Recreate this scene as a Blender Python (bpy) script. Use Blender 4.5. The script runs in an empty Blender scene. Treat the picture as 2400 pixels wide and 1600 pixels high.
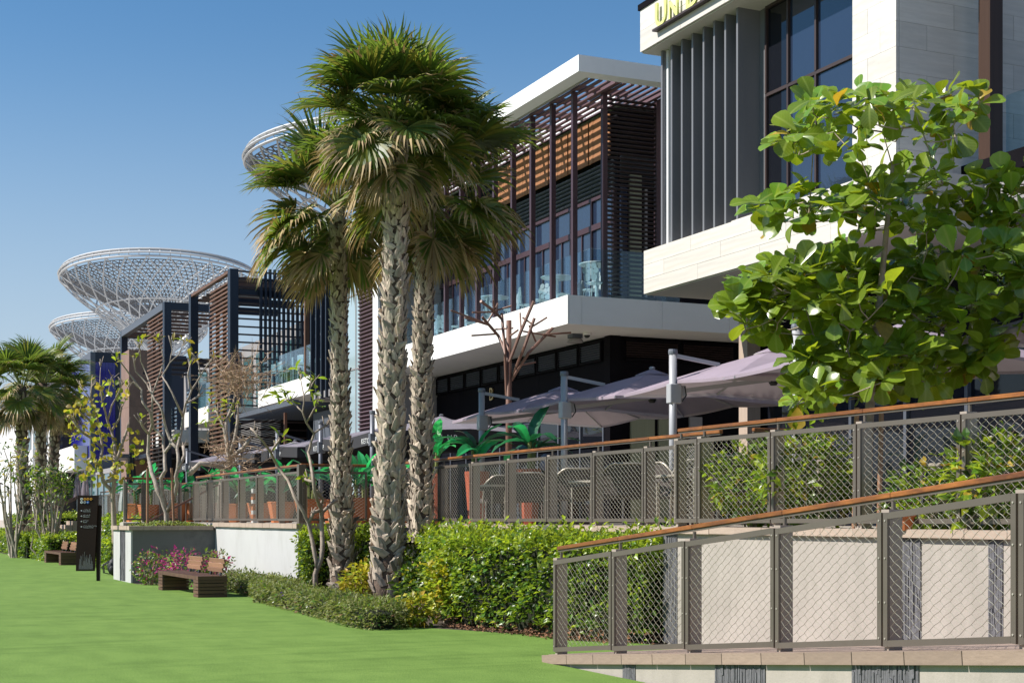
import bpy, bmesh, math, random
from mathutils import Vector, Matrix, Euler
R = math.radians
sc = bpy.context.scene
COL = sc.collection
rnd = random.Random(11)

# ------------------------------------------------------------------ camera, light, exposure
# world axes: +Y runs along the row of buildings (away), +X points into the buildings, lawn at z = 0
F, HZ, EYE = 3470.0, 1214.0, 1.6
cd = bpy.data.cameras.new('camera')
cd.sensor_fit = 'HORIZONTAL'; cd.sensor_width = 36.0
cd.lens = 36.0 * F / 2400.0
cd.shift_y = (HZ - 800.0) / 2400.0
cd.clip_start = 0.1; cd.clip_end = 3000
cam = bpy.data.objects.new('camera', cd); COL.objects.link(cam)
CA, SA = 0.9117, 0.4109
cam.location = (0, 0, EYE)
cam.rotation_euler = (R(90), 0, -math.atan2(SA, CA))
sc.camera = cam

SUN_CAM = Vector((-1.0, -0.16))          # azimuth of the sun seen from the camera's own axes
SUN_EL = R(44)
sx = CA * SUN_CAM.x + SA * SUN_CAM.y; sy = -SA * SUN_CAM.x + CA * SUN_CAM.y
n_ = math.hypot(sx, sy); sx /= n_; sy /= n_
sun_dir = Vector((sx * math.cos(SUN_EL), sy * math.cos(SUN_EL), math.sin(SUN_EL)))
sl = bpy.data.lights.new('sun', 'SUN'); sl.energy = 5.0; sl.angle = R(0.53); sl.color = (1.0, 0.955, 0.88)
so = bpy.data.objects.new('sun', sl); COL.objects.link(so)
so.rotation_euler = sun_dir.to_track_quat('Z', 'Y').to_euler(); so.location = (0, 0, 60)

w = bpy.data.worlds.new('World'); sc.world = w; w.use_nodes = True
nt = w.node_tree; nt.nodes.clear()
sky = nt.nodes.new('ShaderNodeTexSky'); sky.sky_type = 'NISHITA'; sky.sun_disc = False
sky.sun_elevation = SUN_EL; sky.sun_rotation = math.atan2(sx, sy)
sky.altitude = 0; sky.air_density = 1.2; sky.dust_density = 0.0; sky.ozone_density = 8.0
bg = nt.nodes.new('ShaderNodeBackground'); bg.inputs[1].default_value = 0.063
wo = nt.nodes.new('ShaderNodeOutputWorld')
gain = nt.nodes.new('ShaderNodeMix'); gain.data_type = 'RGBA'; gain.blend_type = 'MULTIPLY'; gain.inputs[0].default_value = 1
gain.inputs[7].default_value = (1.02, 1.26, 1.28, 1)
nt.links.new(sky.outputs[0], gain.inputs[6])
# pale haze towards the horizon, the same all round
geo = nt.nodes.new('ShaderNodeTexCoord'); sep = nt.nodes.new('ShaderNodeSeparateXYZ'); nt.links.new(geo.outputs['Generated'], sep.inputs[0])
hzr = nt.nodes.new('ShaderNodeMapRange'); hzr.interpolation_type = 'SMOOTHSTEP'
hzr.inputs[1].default_value = -0.02; hzr.inputs[2].default_value = 0.34; hzr.inputs[3].default_value = 0.92; hzr.inputs[4].default_value = 0.0
nt.links.new(sep.outputs[2], hzr.inputs[0])
hzm = nt.nodes.new('ShaderNodeMix'); hzm.data_type = 'RGBA'; nt.links.new(hzr.outputs[0], hzm.inputs[0])
nt.links.new(gain.outputs[2], hzm.inputs[6]); hzm.inputs[7].default_value = (6.2, 7.0, 8.1, 1)
nt.links.new(hzm.outputs[2], bg.inputs[0]); nt.links.new(bg.outputs[0], wo.inputs[0])

vs = sc.view_settings
vs.view_transform = 'Standard'; vs.look = 'None'; vs.exposure = 0.56; vs.gamma = 1.0
vs.use_curve_mapping = False
sc.cycles.max_bounces = 7; sc.cycles.transparent_max_bounces = 16
sc.cycles.diffuse_bounces = 4; sc.cycles.glossy_bounces = 3
sc.cycles.use_adaptive_sampling = True
sc.cycles.sample_clamp_indirect = 6
try:
    sc.cycles.use_denoising = True
except Exception:
    pass

# ------------------------------------------------------------------ measuring from the photograph (2400 x 1600)
def ray(u, v):
    X = (u - 1200.0) / F
    return Vector((CA * X + SA, -SA * X + CA, (HZ - v) / F))
def at_Y(u, v, Y):
    r = ray(u, v); return Vector((r.x * Y, r.y * Y, EYE + r.z * Y))
def on_x(u, v, x):
    r = ray(u, v); t = x / r.x; return Vector((x, r.y * t, EYE + r.z * t))
def on_y(u, v, y):
    r = ray(u, v); t = y / r.y; return Vector((r.x * t, y, EYE + r.z * t))
def on_z(u, v, z):
    r = ray(u, v); t = (z - EYE) / r.z; return Vector((r.x * t, r.y * t, z))

# ------------------------------------------------------------------ object helpers
INV = {}
def tag(o, label=None, cat=None, group=None, kind=None):
    if label: o['label'] = label
    if cat: o['category'] = cat
    if group: o['group'] = group
    if kind: o['kind'] = kind
    return o
def thing(name, label, cat, loc=(0, 0, 0), group=None):
    o = bpy.data.objects.new(name, None); COL.objects.link(o)
    o.location = loc; o.empty_display_size = 0.3
    INV[o.name] = Matrix.Translation(-Vector(loc))
    return tag(o, label, cat, group)
def put(name, mesh, parent=None, mtx=None, kind=None, label=None):
    o = bpy.data.objects.new(name, mesh); COL.objects.link(o)
    if parent is not None:
        o.parent = parent
        o.matrix_parent_inverse = INV.get(parent.name, Matrix.Identity(4))
    if mtx is not None: o.matrix_basis = mtx
    if kind: o['kind'] = kind
    if label: o['label'] = label
    return o
def dup(root, mtx, label=None, group=None):
    """copy a thing (built round its own base) and its parts and sub-parts; mtx moves the copy"""
    r = root.copy(); COL.objects.link(r)
    r.matrix_basis = mtx
    if label: r['label'] = label
    if group: r['group'] = group
    for ch in list(root.children):
        c = ch.copy(); COL.objects.link(c); c.parent = r
        for g in list(ch.children):
            d = g.copy(); COL.objects.link(d); d.parent = c
    return r
def TRS(loc, rz=0.0, s=1.0, rx=0.0, ry=0.0):
    sv = (s, s, s) if not hasattr(s, '__len__') else s
    return Matrix.LocRotScale(Vector(loc), Euler((rx, ry, rz)), Vector(sv))

class MB:
    def __init__(s): s.v = []; s.f = []; s.uv = None
    def quad(s, a, b, c, d):
        n = len(s.v); s.v += [tuple(a), tuple(b), tuple(c), tuple(d)]; s.f.append((n, n + 1, n + 2, n + 3)); return s
    def tri(s, a, b, c):
        n = len(s.v); s.v += [tuple(a), tuple(b), tuple(c)]; s.f.append((n, n + 1, n + 2)); return s
    def box(s, x0, y0, z0, x1, y1, z1):
        if x1 < x0: x0, x1 = x1, x0
        if y1 < y0: y0, y1 = y1, y0
        if z1 < z0: z0, z1 = z1, z0
        n = len(s.v)
        s.v += [(x0, y0, z0), (x1, y0, z0), (x1, y1, z0), (x0, y1, z0), (x0, y0, z1), (x1, y0, z1), (x1, y1, z1), (x0, y1, z1)]
        s.f += [tuple(n + i for i in q) for q in ((0, 3, 2, 1), (4, 5, 6, 7), (0, 1, 5, 4), (1, 2, 6, 5), (2, 3, 7, 6), (3, 0, 4, 7))]
        return s
    def prism(s, poly, z0, z1):
        """poly: list of (x, y) or 3-d points; z0/z1 offsets when 3-d"""
        n = len(s.v); k = len(poly)
        p3 = [(p[0], p[1], (p[2] if len(p) > 2 else 0.0)) for p in poly]
        s.v += [(p[0], p[1], p[2] + z0) for p in p3] + [(p[0], p[1], p[2] + z1) for p in p3]
        s.f.append(tuple(n + i for i in reversed(range(k)))); s.f.append(tuple(n + k + i for i in range(k)))
        for i in range(k):
            j = (i + 1) % k; s.f.append((n + i, n + j, n + k + j, n + k + i))
        return s
    def bar(s, p, q, w, h, up=(0, 0, 1)):
        """rectangular bar from p to q, w across, h along up"""
        p = Vector(p); q = Vector(q); d = (q - p).normalized(); up = Vector(up)
        a = d.cross(up)
        if a.length < 1e-4: a = d.cross(Vector((1, 0, 0)))
        a.normalize(); b = a.cross(d).normalized()
        a *= w / 2; b *= h / 2; n = len(s.v)
        for e in (p, q):
            s.v += [tuple(e - a - b), tuple(e + a - b), tuple(e + a + b), tuple(e - a + b)]
        s.f += [tuple(n + i for i in f) for f in ((0, 1, 2, 3), (7, 6, 5, 4), (0, 4, 5, 1), (1, 5, 6, 2), (2, 6, 7, 3), (3, 7, 4, 0))]
        return s
    def tube(s, pts, rad, n=6, cap=True):
        pts = [Vector(p) for p in pts]
        if not hasattr(rad, '__len__'): rad = [rad] * len(pts)
        base = len(s.v); prev = None
        for i, p in enumerate(pts):
            d = (pts[min(i + 1, len(pts) - 1)] - pts[max(i - 1, 0)])
            if d.length < 1e-7: d = Vector((0, 0, 1))
            d.normalize()
            if prev is None:
                a = d.cross(Vector((0, 0, 1)))
                if a.length < 0.05: a = d.cross(Vector((0, 1, 0)))
            else:
                a = prev - d * prev.dot(d)
                if a.length < 1e-4: a = d.cross(Vector((0.3, 0.9, 0.1)))
            a.normalize(); prev = a; b = d.cross(a)
            for k in range(n):
                t = 2 * math.pi * k / n
                s.v.append(tuple(p + (a * math.cos(t) + b * math.sin(t)) * rad[i]))
        for i in range(len(pts) - 1):
            for k in range(n):
                m = (k + 1) % n
                s.f.append((base + i * n + k, base + i * n + m, base + (i + 1) * n + m, base + (i + 1) * n + k))
        if cap:
            s.f.append(tuple(base + k for k in reversed(range(n))))
            s.f.append(tuple(base + (len(pts) - 1) * n + k for k in range(n)))
        return s
    def lathe(s, prof, c=(0, 0, 0), n=16):
        base = len(s.v)
        for (r, z) in prof:
            for k in range(n):
                t = 2 * math.pi * k / n
                s.v.append((c[0] + r * math.cos(t), c[1] + r * math.sin(t), c[2] + z))
        for i in range(len(prof) - 1):
            for k in range(n):
                m = (k + 1) % n
                s.f.append((base + i * n + k, base + i * n + m, base + (i + 1) * n + m, base + (i + 1) * n + k))
        s.f.append(tuple(base + k for k in reversed(range(n))))
        s.f.append(tuple(base + (len(prof) - 1) * n + k for k in range(n)))
        return s
    def disc(s, c, nrm, r, th, n=12, sx=1.0):
        c = Vector(c); nrm = Vector(nrm).normalized()
        return s.tube([c - nrm * th / 2, c + nrm * th / 2], r, n)
    def blob(s, c, r, n=8, m=5):
        base = len(s.v); c = Vector(c)
        if not hasattr(r, '__len__'): r = (r, r, r)
        for i in range(m + 1):
            ph = math.pi * i / m
            for k in range(n):
                t = 2 * math.pi * k / n
                s.v.append((c.x + r[0] * math.sin(ph) * math.cos(t), c.y + r[1] * math.sin(ph) * math.sin(t), c.z - r[2] * math.cos(ph)))
        for i in range(m):
            for k in range(n):
                q = (k + 1) % n
                s.f.append((base + i * n + k, base + i * n + q, base + (i + 1) * n + q, base + (i + 1) * n + k))
        return s
    def xf(s, mtx, start=0):
        for i in range(start, len(s.v)): s.v[i] = tuple(mtx @ Vector(s.v[i]))
        return s
    def add(s, o, mtx=None):
        n = len(s.v)
        s.v += [tuple(mtx @ Vector(p)) for p in o.v] if mtx is not None else list(o.v)
        s.f += [tuple(n + i for i in f) for f in o.f]
        return s
    def mesh(s, name, m, smooth=False, bevel=0.0):
        me = bpy.data.meshes.new(name); me.from_pydata(s.v, [], s.f); me.validate()
        if bevel > 0:
            bm = bmesh.new(); bm.from_mesh(me)
            bmesh.ops.bevel(bm, geom=list(bm.edges), offset=bevel, segments=1, affect='EDGES', profile=0.6)
            bm.to_mesh(me); bm.free()
        if s.uv and len(s.uv) == len(me.vertices):
            ul = me.uv_layers.new(name='leaf')
            for lp in me.loops: ul.data[lp.index].uv = s.uv[lp.vertex_index]
        if m is not None: me.materials.append(m)
        if smooth:
            for p in me.polygons: p.use_smooth = True
        me.update()
        return me
    def build(s, name, m, parent=None, smooth=False, bevel=0.0, kind=None, label=None, mtx=None):
        return put(name, s.mesh(name, m, smooth, bevel), parent, mtx, kind, label)

# ------------------------------------------------------------------ materials
MATS = {}
def veined(m, midrib, amt=.55):
    """lighter midrib and side veins along leaf UVs"""
    t = m.node_tree; N = t.nodes; L = t.links; b = N['Principled BSDF']
    src = b.inputs['Base Color'].links[0].from_socket
    uv = N.new('ShaderNodeUVMap'); sp = N.new('ShaderNodeSeparateXYZ'); L.new(uv.outputs[0], sp.inputs[0])
    ab = N.new('ShaderNodeMath'); ab.operation = 'ABSOLUTE'; L.new(sp.outputs[1], ab.inputs[0])
    mr = N.new('ShaderNodeMapRange'); mr.inputs[1].default_value = .05; mr.inputs[2].default_value = .16; mr.inputs[3].default_value = 1; mr.inputs[4].default_value = 0; L.new(ab.outputs[0], mr.inputs[0])
    ad = N.new('ShaderNodeMath'); ad.operation = 'MULTIPLY_ADD'; L.new(ab.outputs[0], ad.inputs[0]); ad.inputs[1].default_value = -.35; L.new(sp.outputs[0], ad.inputs[2])
    sn = N.new('ShaderNodeMath'); sn.operation = 'MULTIPLY'; L.new(ad.outputs[0], sn.inputs[0]); sn.inputs[1].default_value = 50
    si = N.new('ShaderNodeMath'); si.operation = 'SINE'; L.new(sn.outputs[0], si.inputs[0])
    m2 = N.new('ShaderNodeMapRange'); m2.inputs[1].default_value = .7; m2.inputs[2].default_value = 1; m2.inputs[3].default_value = 0; m2.inputs[4].default_value = .45; L.new(si.outputs[0], m2.inputs[0])
    mx = N.new('ShaderNodeMath'); mx.operation = 'MAXIMUM'; L.new(mr.outputs[0], mx.inputs[0]); L.new(m2.outputs[0], mx.inputs[1])
    sc_ = N.new('ShaderNodeMath'); sc_.operation = 'MULTIPLY'; sc_.inputs[1].default_value = amt; L.new(mx.outputs[0], sc_.inputs[0])
    mi = N.new('ShaderNodeMix'); mi.data_type = 'RGBA'; L.new(sc_.outputs[0], mi.inputs[0]); L.new(src, mi.inputs[6]); mi.inputs[7].default_value = (*midrib, 1)
    L.new(mi.outputs[2], b.inputs['Base Color'])
    return m
def mat(name, col, rough=0.7, var=0.12, scale=2.0, bump=0.0, bscale=30.0, metal=0.0, spec=0.5, stretch=(1, 1, 1),
        objr=0.0, isl=0.0, hue=0.0, trans=None, tmix=0.4, coat=0.0, emit=None, estr=0.0, dirt=None, dscale=0.8, dlo=0.5, dhi=0.7, dstretch=(1, 1, 1)):
    m = bpy.data.materials.new(name); m.use_nodes = True
    t = m.node_tree; N = t.nodes; L = t.links
    b = N['Principled BSDF']; out = N['Material Output']
    b.inputs['Roughness'].default_value = rough; b.inputs['Metallic'].default_value = metal
    b.inputs['Specular IOR Level'].default_value = spec
    if coat: b.inputs['Coat Weight'].default_value = coat
    tc = N.new('ShaderNodeTexCoord')
    mp = N.new('ShaderNodeMapping'); mp.inputs['Scale'].default_value = stretch
    L.new(tc.outputs['Object'], mp.inputs[0])
    no = N.new('ShaderNodeTexNoise'); no.inputs['Scale'].default_value = scale; no.inputs['Detail'].default_value = 6
    no.inputs['Roughness'].default_value = 0.62
    L.new(mp.outputs[0], no.inputs[0])
    val = N.new('ShaderNodeMapRange'); val.inputs[3].default_value = 1 - var * 1.6; val.inputs[4].default_value = 1 + var * 1.6
    val.inputs[1].default_value = 0.2; val.inputs[2].default_value = 0.8
    L.new(no.outputs[0], val.inputs[0])
    cur = val.outputs[0]
    def mul(a, src, amt):
        mr = N.new('ShaderNodeMapRange'); mr.inputs[3].default_value = 1 - amt; mr.inputs[4].default_value = 1 + amt
        L.new(src, mr.inputs[0]); mu = N.new('ShaderNodeMath'); mu.operation = 'MULTIPLY'
        L.new(a, mu.inputs[0]); L.new(mr.outputs[0], mu.inputs[1]); return mu.outputs[0]
    if objr:
        oi = N.new('ShaderNodeObjectInfo'); cur = mul(cur, oi.outputs['Random'], objr)
    rsrc = None
    if isl:
        ge = N.new('ShaderNodeNewGeometry'); rsrc = ge.outputs['Random Per Island']; cur = mul(cur, rsrc, isl)
    hs = N.new('ShaderNodeHueSaturation'); hs.inputs['Color'].default_value = (*col, 1)
    L.new(cur, hs.inputs['Value'])
    if hue:
        if rsrc is None:
            oi2 = N.new('ShaderNodeObjectInfo'); rsrc = oi2.outputs['Random']
        # decorrelate hue from value
        fr = N.new('ShaderNodeMath'); fr.operation = 'MULTIPLY'; fr.inputs[1].default_value = 7.31
        fc = N.new('ShaderNodeMath'); fc.operation = 'FRACT'; L.new(rsrc, fr.inputs[0]); L.new(fr.outputs[0], fc.inputs[0])
        mh = N.new('ShaderNodeMapRange'); mh.inputs[3].default_value = 0.5 - hue; mh.inputs[4].default_value = 0.5 + hue
        L.new(fc.outputs[0], mh.inputs[0]); L.new(mh.outputs[0], hs.inputs['Hue'])
    colout = hs.outputs[0]
    if dirt:
        mp2 = N.new('ShaderNodeMapping'); mp2.inputs['Scale'].default_value = dstretch; L.new(tc.outputs['Object'], mp2.inputs[0])
        n2 = N.new('ShaderNodeTexNoise'); n2.inputs['Scale'].default_value = dscale; n2.inputs['Detail'].default_value = 8
        n2.inputs['Roughness'].default_value = 0.7
        L.new(mp2.outputs[0], n2.inputs[0])
        mr2 = N.new('ShaderNodeMapRange'); mr2.inputs[1].default_value = dlo; mr2.inputs[2].default_value = dhi; L.new(n2.outputs[0], mr2.inputs[0])
        mx = N.new('ShaderNodeMix'); mx.data_type = 'RGBA'
        L.new(mr2.outputs[0], mx.inputs[0]); L.new(colout, mx.inputs[6]); mx.inputs[7].default_value = (*dirt, 1)
        colout = mx.outputs[2]
    L.new(colout, b.inputs['Base Color'])
    if bump:
        n3 = N.new('ShaderNodeTexNoise'); n3.inputs['Scale'].default_value = bscale; n3.inputs['Detail'].default_value = 5
        L.new(mp.outputs[0], n3.inputs[0])
        bu = N.new('ShaderNodeBump'); bu.inputs['Strength'].default_value = bump; bu.inputs['Distance'].default_value = 0.02
        L.new(n3.outputs[0], bu.inputs['Height']); L.new(bu.outputs[0], b.inputs['Normal'])
    if trans:
        tr = N.new('ShaderNodeBsdfTranslucent')
        hs2 = N.new('ShaderNodeHueSaturation'); hs2.inputs['Color'].default_value = (*trans, 1); L.new(cur, hs2.inputs['Value'])
        L.new(hs2.outputs[0], tr.inputs[0])
        ms = N.new('ShaderNodeMixShader'); ms.inputs[0].default_value = tmix
        L.new(b.outputs[0], ms.inputs[1]); L.new(tr.outputs[0], ms.inputs[2]); L.new(ms.outputs[0], out.inputs[0])
    if emit:
        b.inputs['Emission Color'].default_value = (*emit, 1); b.inputs['Emission Strength'].default_value = estr
    MATS[name] = m
    return m
def glass(name, tint, gl=0.5, rough=0.01, alpha=0.75):
    """thin architectural glass: mostly clear, mirror-like at an angle"""
    m = bpy.data.materials.new(name); m.use_nodes = True
    N = m.node_tree.nodes; L = m.node_tree.links; N.clear()
    out = N.new('ShaderNodeOutputMaterial')
    tr = N.new('ShaderNodeBsdfTransparent'); tr.inputs[0].default_value = (*tint, 1)
    gs = N.new('ShaderNodeBsdfGlossy'); gs.inputs['Roughness'].default_value = rough; gs.inputs[0].default_value = (0.95, 0.97, 1, 1)
    df = N.new('ShaderNodeBsdfDiffuse'); df.inputs[0].default_value = (tint[0] * .5, tint[1] * .55, tint[2] * .6, 1)
    lw = N.new('ShaderNodeLayerWeight'); lw.inputs[0].default_value = 0.5
    pw = N.new('ShaderNodeMath'); pw.operation = 'POWER'; pw.inputs[1].default_value = 4.0; L.new(lw.outputs['Facing'], pw.inputs[0])
    mu = N.new('ShaderNodeMath'); mu.operation = 'MULTIPLY_ADD'; mu.inputs[1].default_value = 0.7; mu.inputs[2].default_value = gl
    L.new(pw.outputs[0], mu.inputs[0]); mu.use_clamp = True
    m1 = N.new('ShaderNodeMixShader'); m1.inputs[0].default_value = 1 - alpha
    L.new(tr.outputs[0], m1.inputs[1]); L.new(df.outputs[0], m1.inputs[2])
    m2 = N.new('ShaderNodeMixShader'); L.new(mu.outputs[0], m2.inputs[0]); L.new(m1.outputs[0], m2.inputs[1]); L.new(gs.outputs[0], m2.inputs[2])
    L.new(m2.outputs[0], out.inputs[0])
    MATS[name] = m; return m

M_lawn = None
M_white = mat('white_cladding', (0.80, 0.78, 0.75), 0.45, 0.03, 1.2, dirt=(0.70, 0.67, 0.63), dscale=1.1, dlo=.56, dhi=.85, dstretch=(2.2, 2.2, .35))
M_roofwhite = mat('white_roof_paint', (0.78, 0.775, 0.77), 0.5, 0.03, 1.0, dirt=(0.68, 0.67, 0.66), dscale=.9, dlo=.56, dhi=.85, dstretch=(2, 2, .5))
M_stone = mat('pale_limestone', (0.60, 0.565, 0.52), 0.6, 0.10, 1.4, 0.05, 60, objr=0.09, stretch=(1, 1, 3), dirt=(0.54, 0.49, 0.435), dscale=1.3, dlo=0.5, dhi=0.75, dstretch=(.6, .6, 4))
M_concrete = mat('pale_concrete', (0.36, 0.318, 0.280), 0.85, 0.08, 1.2, 0.15, 40, dirt=(0.28, 0.25, 0.215), dscale=2.0, dlo=0.48, dhi=0.78, dstretch=(1.5, 1.5, .5))
M_render = mat('white_render', (0.46, 0.455, 0.445), 0.8, 0.05, 0.8, 0.05, 60, dirt=(0.36, 0.35, 0.33), dscale=1.2, dlo=0.5, dhi=0.85, dstretch=(1.5, 1.5, .6))
M_rendershade = mat('shaded_render', (0.15, 0.147, 0.142), 0.8, 0.05, 0.8, 0.05, 60, dirt=(0.09, 0.088, 0.084), dscale=1.6, dlo=0.5, dhi=0.75)  # dark copy of the white render, shade mixed into its colour
M_slate = mat('dark_ribbed_stone', (0.135, 0.13, 0.14), 0.75, 0.25, 9, 0.8, 22, stretch=(6, 6, .7))
M_coping = mat('buff_coping_stone', (0.39, 0.30, 0.235), 0.8, 0.08, 5, 0.1, 90, objr=0.08, dirt=(0.31, 0.235, 0.18), dscale=4, dlo=.55, dhi=.8)
M_copbrown = mat('brown_coping_block', (0.27, 0.195, 0.150), 0.8, 0.10, 5, 0.1, 90, objr=0.12, dirt=(0.20, 0.14, 0.105), dscale=4, dlo=.5, dhi=.75)
M_paver = mat('brown_paver', (0.30, 0.22, 0.18), 0.85, 0.18, 6, 0.1, 90, objr=0.15)
M_terr = mat('terrace_paving', (0.38, 0.335, 0.285), 0.8, 0.1, 3)
M_steel = mat('brushed_grey_steel', (0.140, 0.115, 0.095), 0.42, 0.06, 4, metal=0.35, spec=0.5, objr=0.05)
M_postflat = mat('bronze_grey_post', (0.36, 0.295, 0.245), 0.55, 0.05, 4, metal=0.15, objr=0.05)
M_wire = mat('galvanised_wire', (0.52, 0.47, 0.41), 0.33, 0.05, 6, metal=0.45)
M_handrail = mat('varnished_teak', (0.235, 0.083, 0.019), 0.42, 0.30, 5, 0.1, 60, stretch=(6, 1, 6), spec=.35, coat=0.15, objr=0.22, dirt=(0.115, 0.040, 0.016), dscale=1.1, dlo=.48, dhi=.62, dstretch=(3, .8, 3))
M_navy = mat('navy_steel', (0.016, 0.022, 0.038), 0.45, 0.08, 2, metal=0.2)
M_greysteel = mat('blue_grey_steel', (0.085, 0.095, 0.12), 0.5, 0.06, 2, metal=0.1)
M_brownslat = mat('brown_timber_slat', (0.135, 0.064, 0.037), 0.6, 0.2, 4, objr=0.18, stretch=(1, 1, 8))
M_darkslat = mat('dark_brown_slat', (0.035, 0.020, 0.019), 0.55, 0.1, 4, objr=0.1)
M_plum = mat('plum_metal', (0.070, 0.036, 0.042), 0.4, 0.06, 2, metal=0.25)
M_plumslat = mat('plum_slat', (0.135, 0.078, 0.088), 0.5, 0.06, 2, objr=0.05)
M_darkwall = mat('charcoal_cladding', (0.008, 0.007, 0.009), 0.6, 0.2, 1.0, 0.05, 30, objr=0.1, spec=.03)
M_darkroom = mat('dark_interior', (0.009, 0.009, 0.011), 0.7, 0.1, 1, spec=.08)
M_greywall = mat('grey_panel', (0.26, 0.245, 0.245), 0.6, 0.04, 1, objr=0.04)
M_fin = mat('shaded_grey_fin', (0.15, 0.152, 0.165), 0.5, 0.05, 1.2, objr=0.03)  # fin faces greyed, their shade is in the colour
M_finlight = mat('sunlit_fin_edge', (0.80, 0.80, 0.80), 0.5, 0.03, 1)  # near-white fin fronts, sunlight put into the colour
M_blind = mat('bamboo_blind', (0.32, 0.135, 0.055), 0.7, 0.35, 10, 0.2, 60, stretch=(8, 8, .3), objr=0.05)
M_brownstone = mat('brown_granite', (0.22, 0.125, 0.09), 0.5, 0.12, 3, objr=0.10)
M_bluepanel = mat('cobalt_glass_panel', (0.014, 0.012, 0.19), 0.12, 0.05, 1, spec=0.6)
M_rust = mat('brown_painted_steel', (0.17, 0.085, 0.06), 0.5, 0.1, 4, metal=0.1)
M_timber = mat('dark_hardwood', (0.115, 0.055, 0.034), 0.55, 0.25, 4, 0.05, 40, stretch=(8, 1, 8), objr=0.2)
M_timber2 = mat('warm_hardwood', (0.29, 0.155, 0.09), 0.55, 0.25, 4, 0.05, 40, stretch=(8, 1, 8), objr=0.2)
M_signbrown = mat('bronze_brown_sign', (0.024, 0.013, 0.010), 0.55, 0.08, 3, spec=.15)
M_black = mat('matt_black', (0.012, 0.012, 0.013), 0.6, 0.1, 3)
M_canopy_l = mat('lilac_grey_canvas', (0.41, 0.335, 0.405), 0.85, 0.06, 1.5, 0.35, 5, trans=(0.66, 0.62, 0.60), tmix=0.36, dirt=(0.36, 0.29, 0.345), dscale=1.0, dlo=.5, dhi=.8)
M_canopy_d = mat('charcoal_lilac_canvas', (0.185, 0.165, 0.195), 0.85, 0.06, 1.5, 0.05, 200, dirt=(0.15, 0.135, 0.16), dscale=1.0, dlo=.5, dhi=.8)
M_valance = mat('black_valance_canvas', (0.022, 0.021, 0.025), 0.85, 0.05, 2)
M_mast = mat('silver_grey_mast', (0.40, 0.395, 0.41), 0.4, 0.05, 3, metal=0.1)
M_mastdark = mat('dark_grey_mast', (0.16, 0.165, 0.19), 0.45, 0.05, 3, metal=0.3)
M_terracotta = mat('orange_terracotta', (0.44, 0.135, 0.042), 0.7, 0.1, 3, objr=0.15)
M_redterra = mat('red_terracotta', (0.42, 0.10, 0.05), 0.7, 0.1, 3, objr=0.12)
M_colbrown = mat('dark_brown_column', (0.050, 0.026, 0.018), 0.5, 0.15, 3, spec=.3)
M_rattan = mat('dark_rattan', (0.085, 0.068, 0.062), 0.7, 0.25, 30, 0.4, 80)
M_alu = mat('pale_bronze_aluminium', (0.42, 0.37, 0.31), 0.4, 0.05, 3, metal=0.35)
M_whitemetal = mat('white_powder_coat', (0.55, 0.55, 0.53), 0.4, 0.03, 3)
M_whitedisc = mat('shaded_disc_plastic', (0.42, 0.42, 0.41), 0.35, 0.02, 3, objr=0.05)  # white plastic greyed to stand in for shade under the roof
M_latt = mat('white_steel_lattice', (0.50, 0.50, 0.50), 0.45, 0.04, .2)
M_lattgrey = mat('grey_steel_lattice', (0.15, 0.15, 0.155), 0.5, 0.05, .2)
M_gold = mat('brass_letter', (0.55, 0.38, 0.16), 0.3, 0.05, 3, metal=0.8)
M_lime = mat('lime_letter', (0.70, 0.74, 0.24), 0.4, 0.03, 3)
M_whiteprint = mat('white_print', (0.80, 0.80, 0.80), 0.5, 0.02, 3)
M_greyprint = mat('grey_print', (0.42, 0.42, 0.42), 0.5, 0.02, 3)
M_orangeprint = mat('orange_print', (0.75, 0.33, 0.03), 0.5, 0.02, 3)
M_blueprint = mat('blue_print', (0.04, 0.16, 0.55), 0.5, 0.02, 3)
M_skin = mat('skin', (0.42, 0.24, 0.16), 0.5, 0.05, 8)
M_hair = mat('dark_hair', (0.02, 0.014, 0.011), 0.5, 0.2, 30)
M_clothw = mat('pale_shirt', (0.60, 0.62, 0.66), 0.85, 0.08, 12)
M_clothb = mat('black_shirt', (0.014, 0.014, 0.016), 0.85, 0.1, 12)
M_red = mat('dull_red_cushion', (0.28, 0.04, 0.045), 0.85, 0.1, 8)
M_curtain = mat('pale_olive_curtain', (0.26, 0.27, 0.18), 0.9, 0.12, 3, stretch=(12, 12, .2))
M_bag = mat('black_nylon', (0.014, 0.014, 0.018), 0.6, 0.2, 14, .3, 40)
M_soil = mat('dark_soil', (0.055, 0.038, 0.026), 0.95, 0.3, 8, 0.5, 30)
M_farwhite = mat('far_white_wall', (0.60, 0.60, 0.60), 0.8, 0.03, .4)
G_win = mat('dark_window_glass', (0.008, 0.009, 0.013), 0.03, 0.05, 1, spec=0.45)
G_winblue = mat('blue_window_glass', (0.018, 0.028, 0.055), 0.03, 0.05, 1, spec=1.0)
G_pale = mat('pale_glass', (0.33, 0.42, 0.46), 0.05, 0.05, .6, spec=0.9)
G_teal = mat('teal_glass', (0.06, 0.13, 0.14), 0.04, 0.1, 1, spec=0.8)
G_bal = glass('clear_balustrade_glass', (0.80, 0.91, 0.95), 0.03, 0.01, 0.99)
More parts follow.
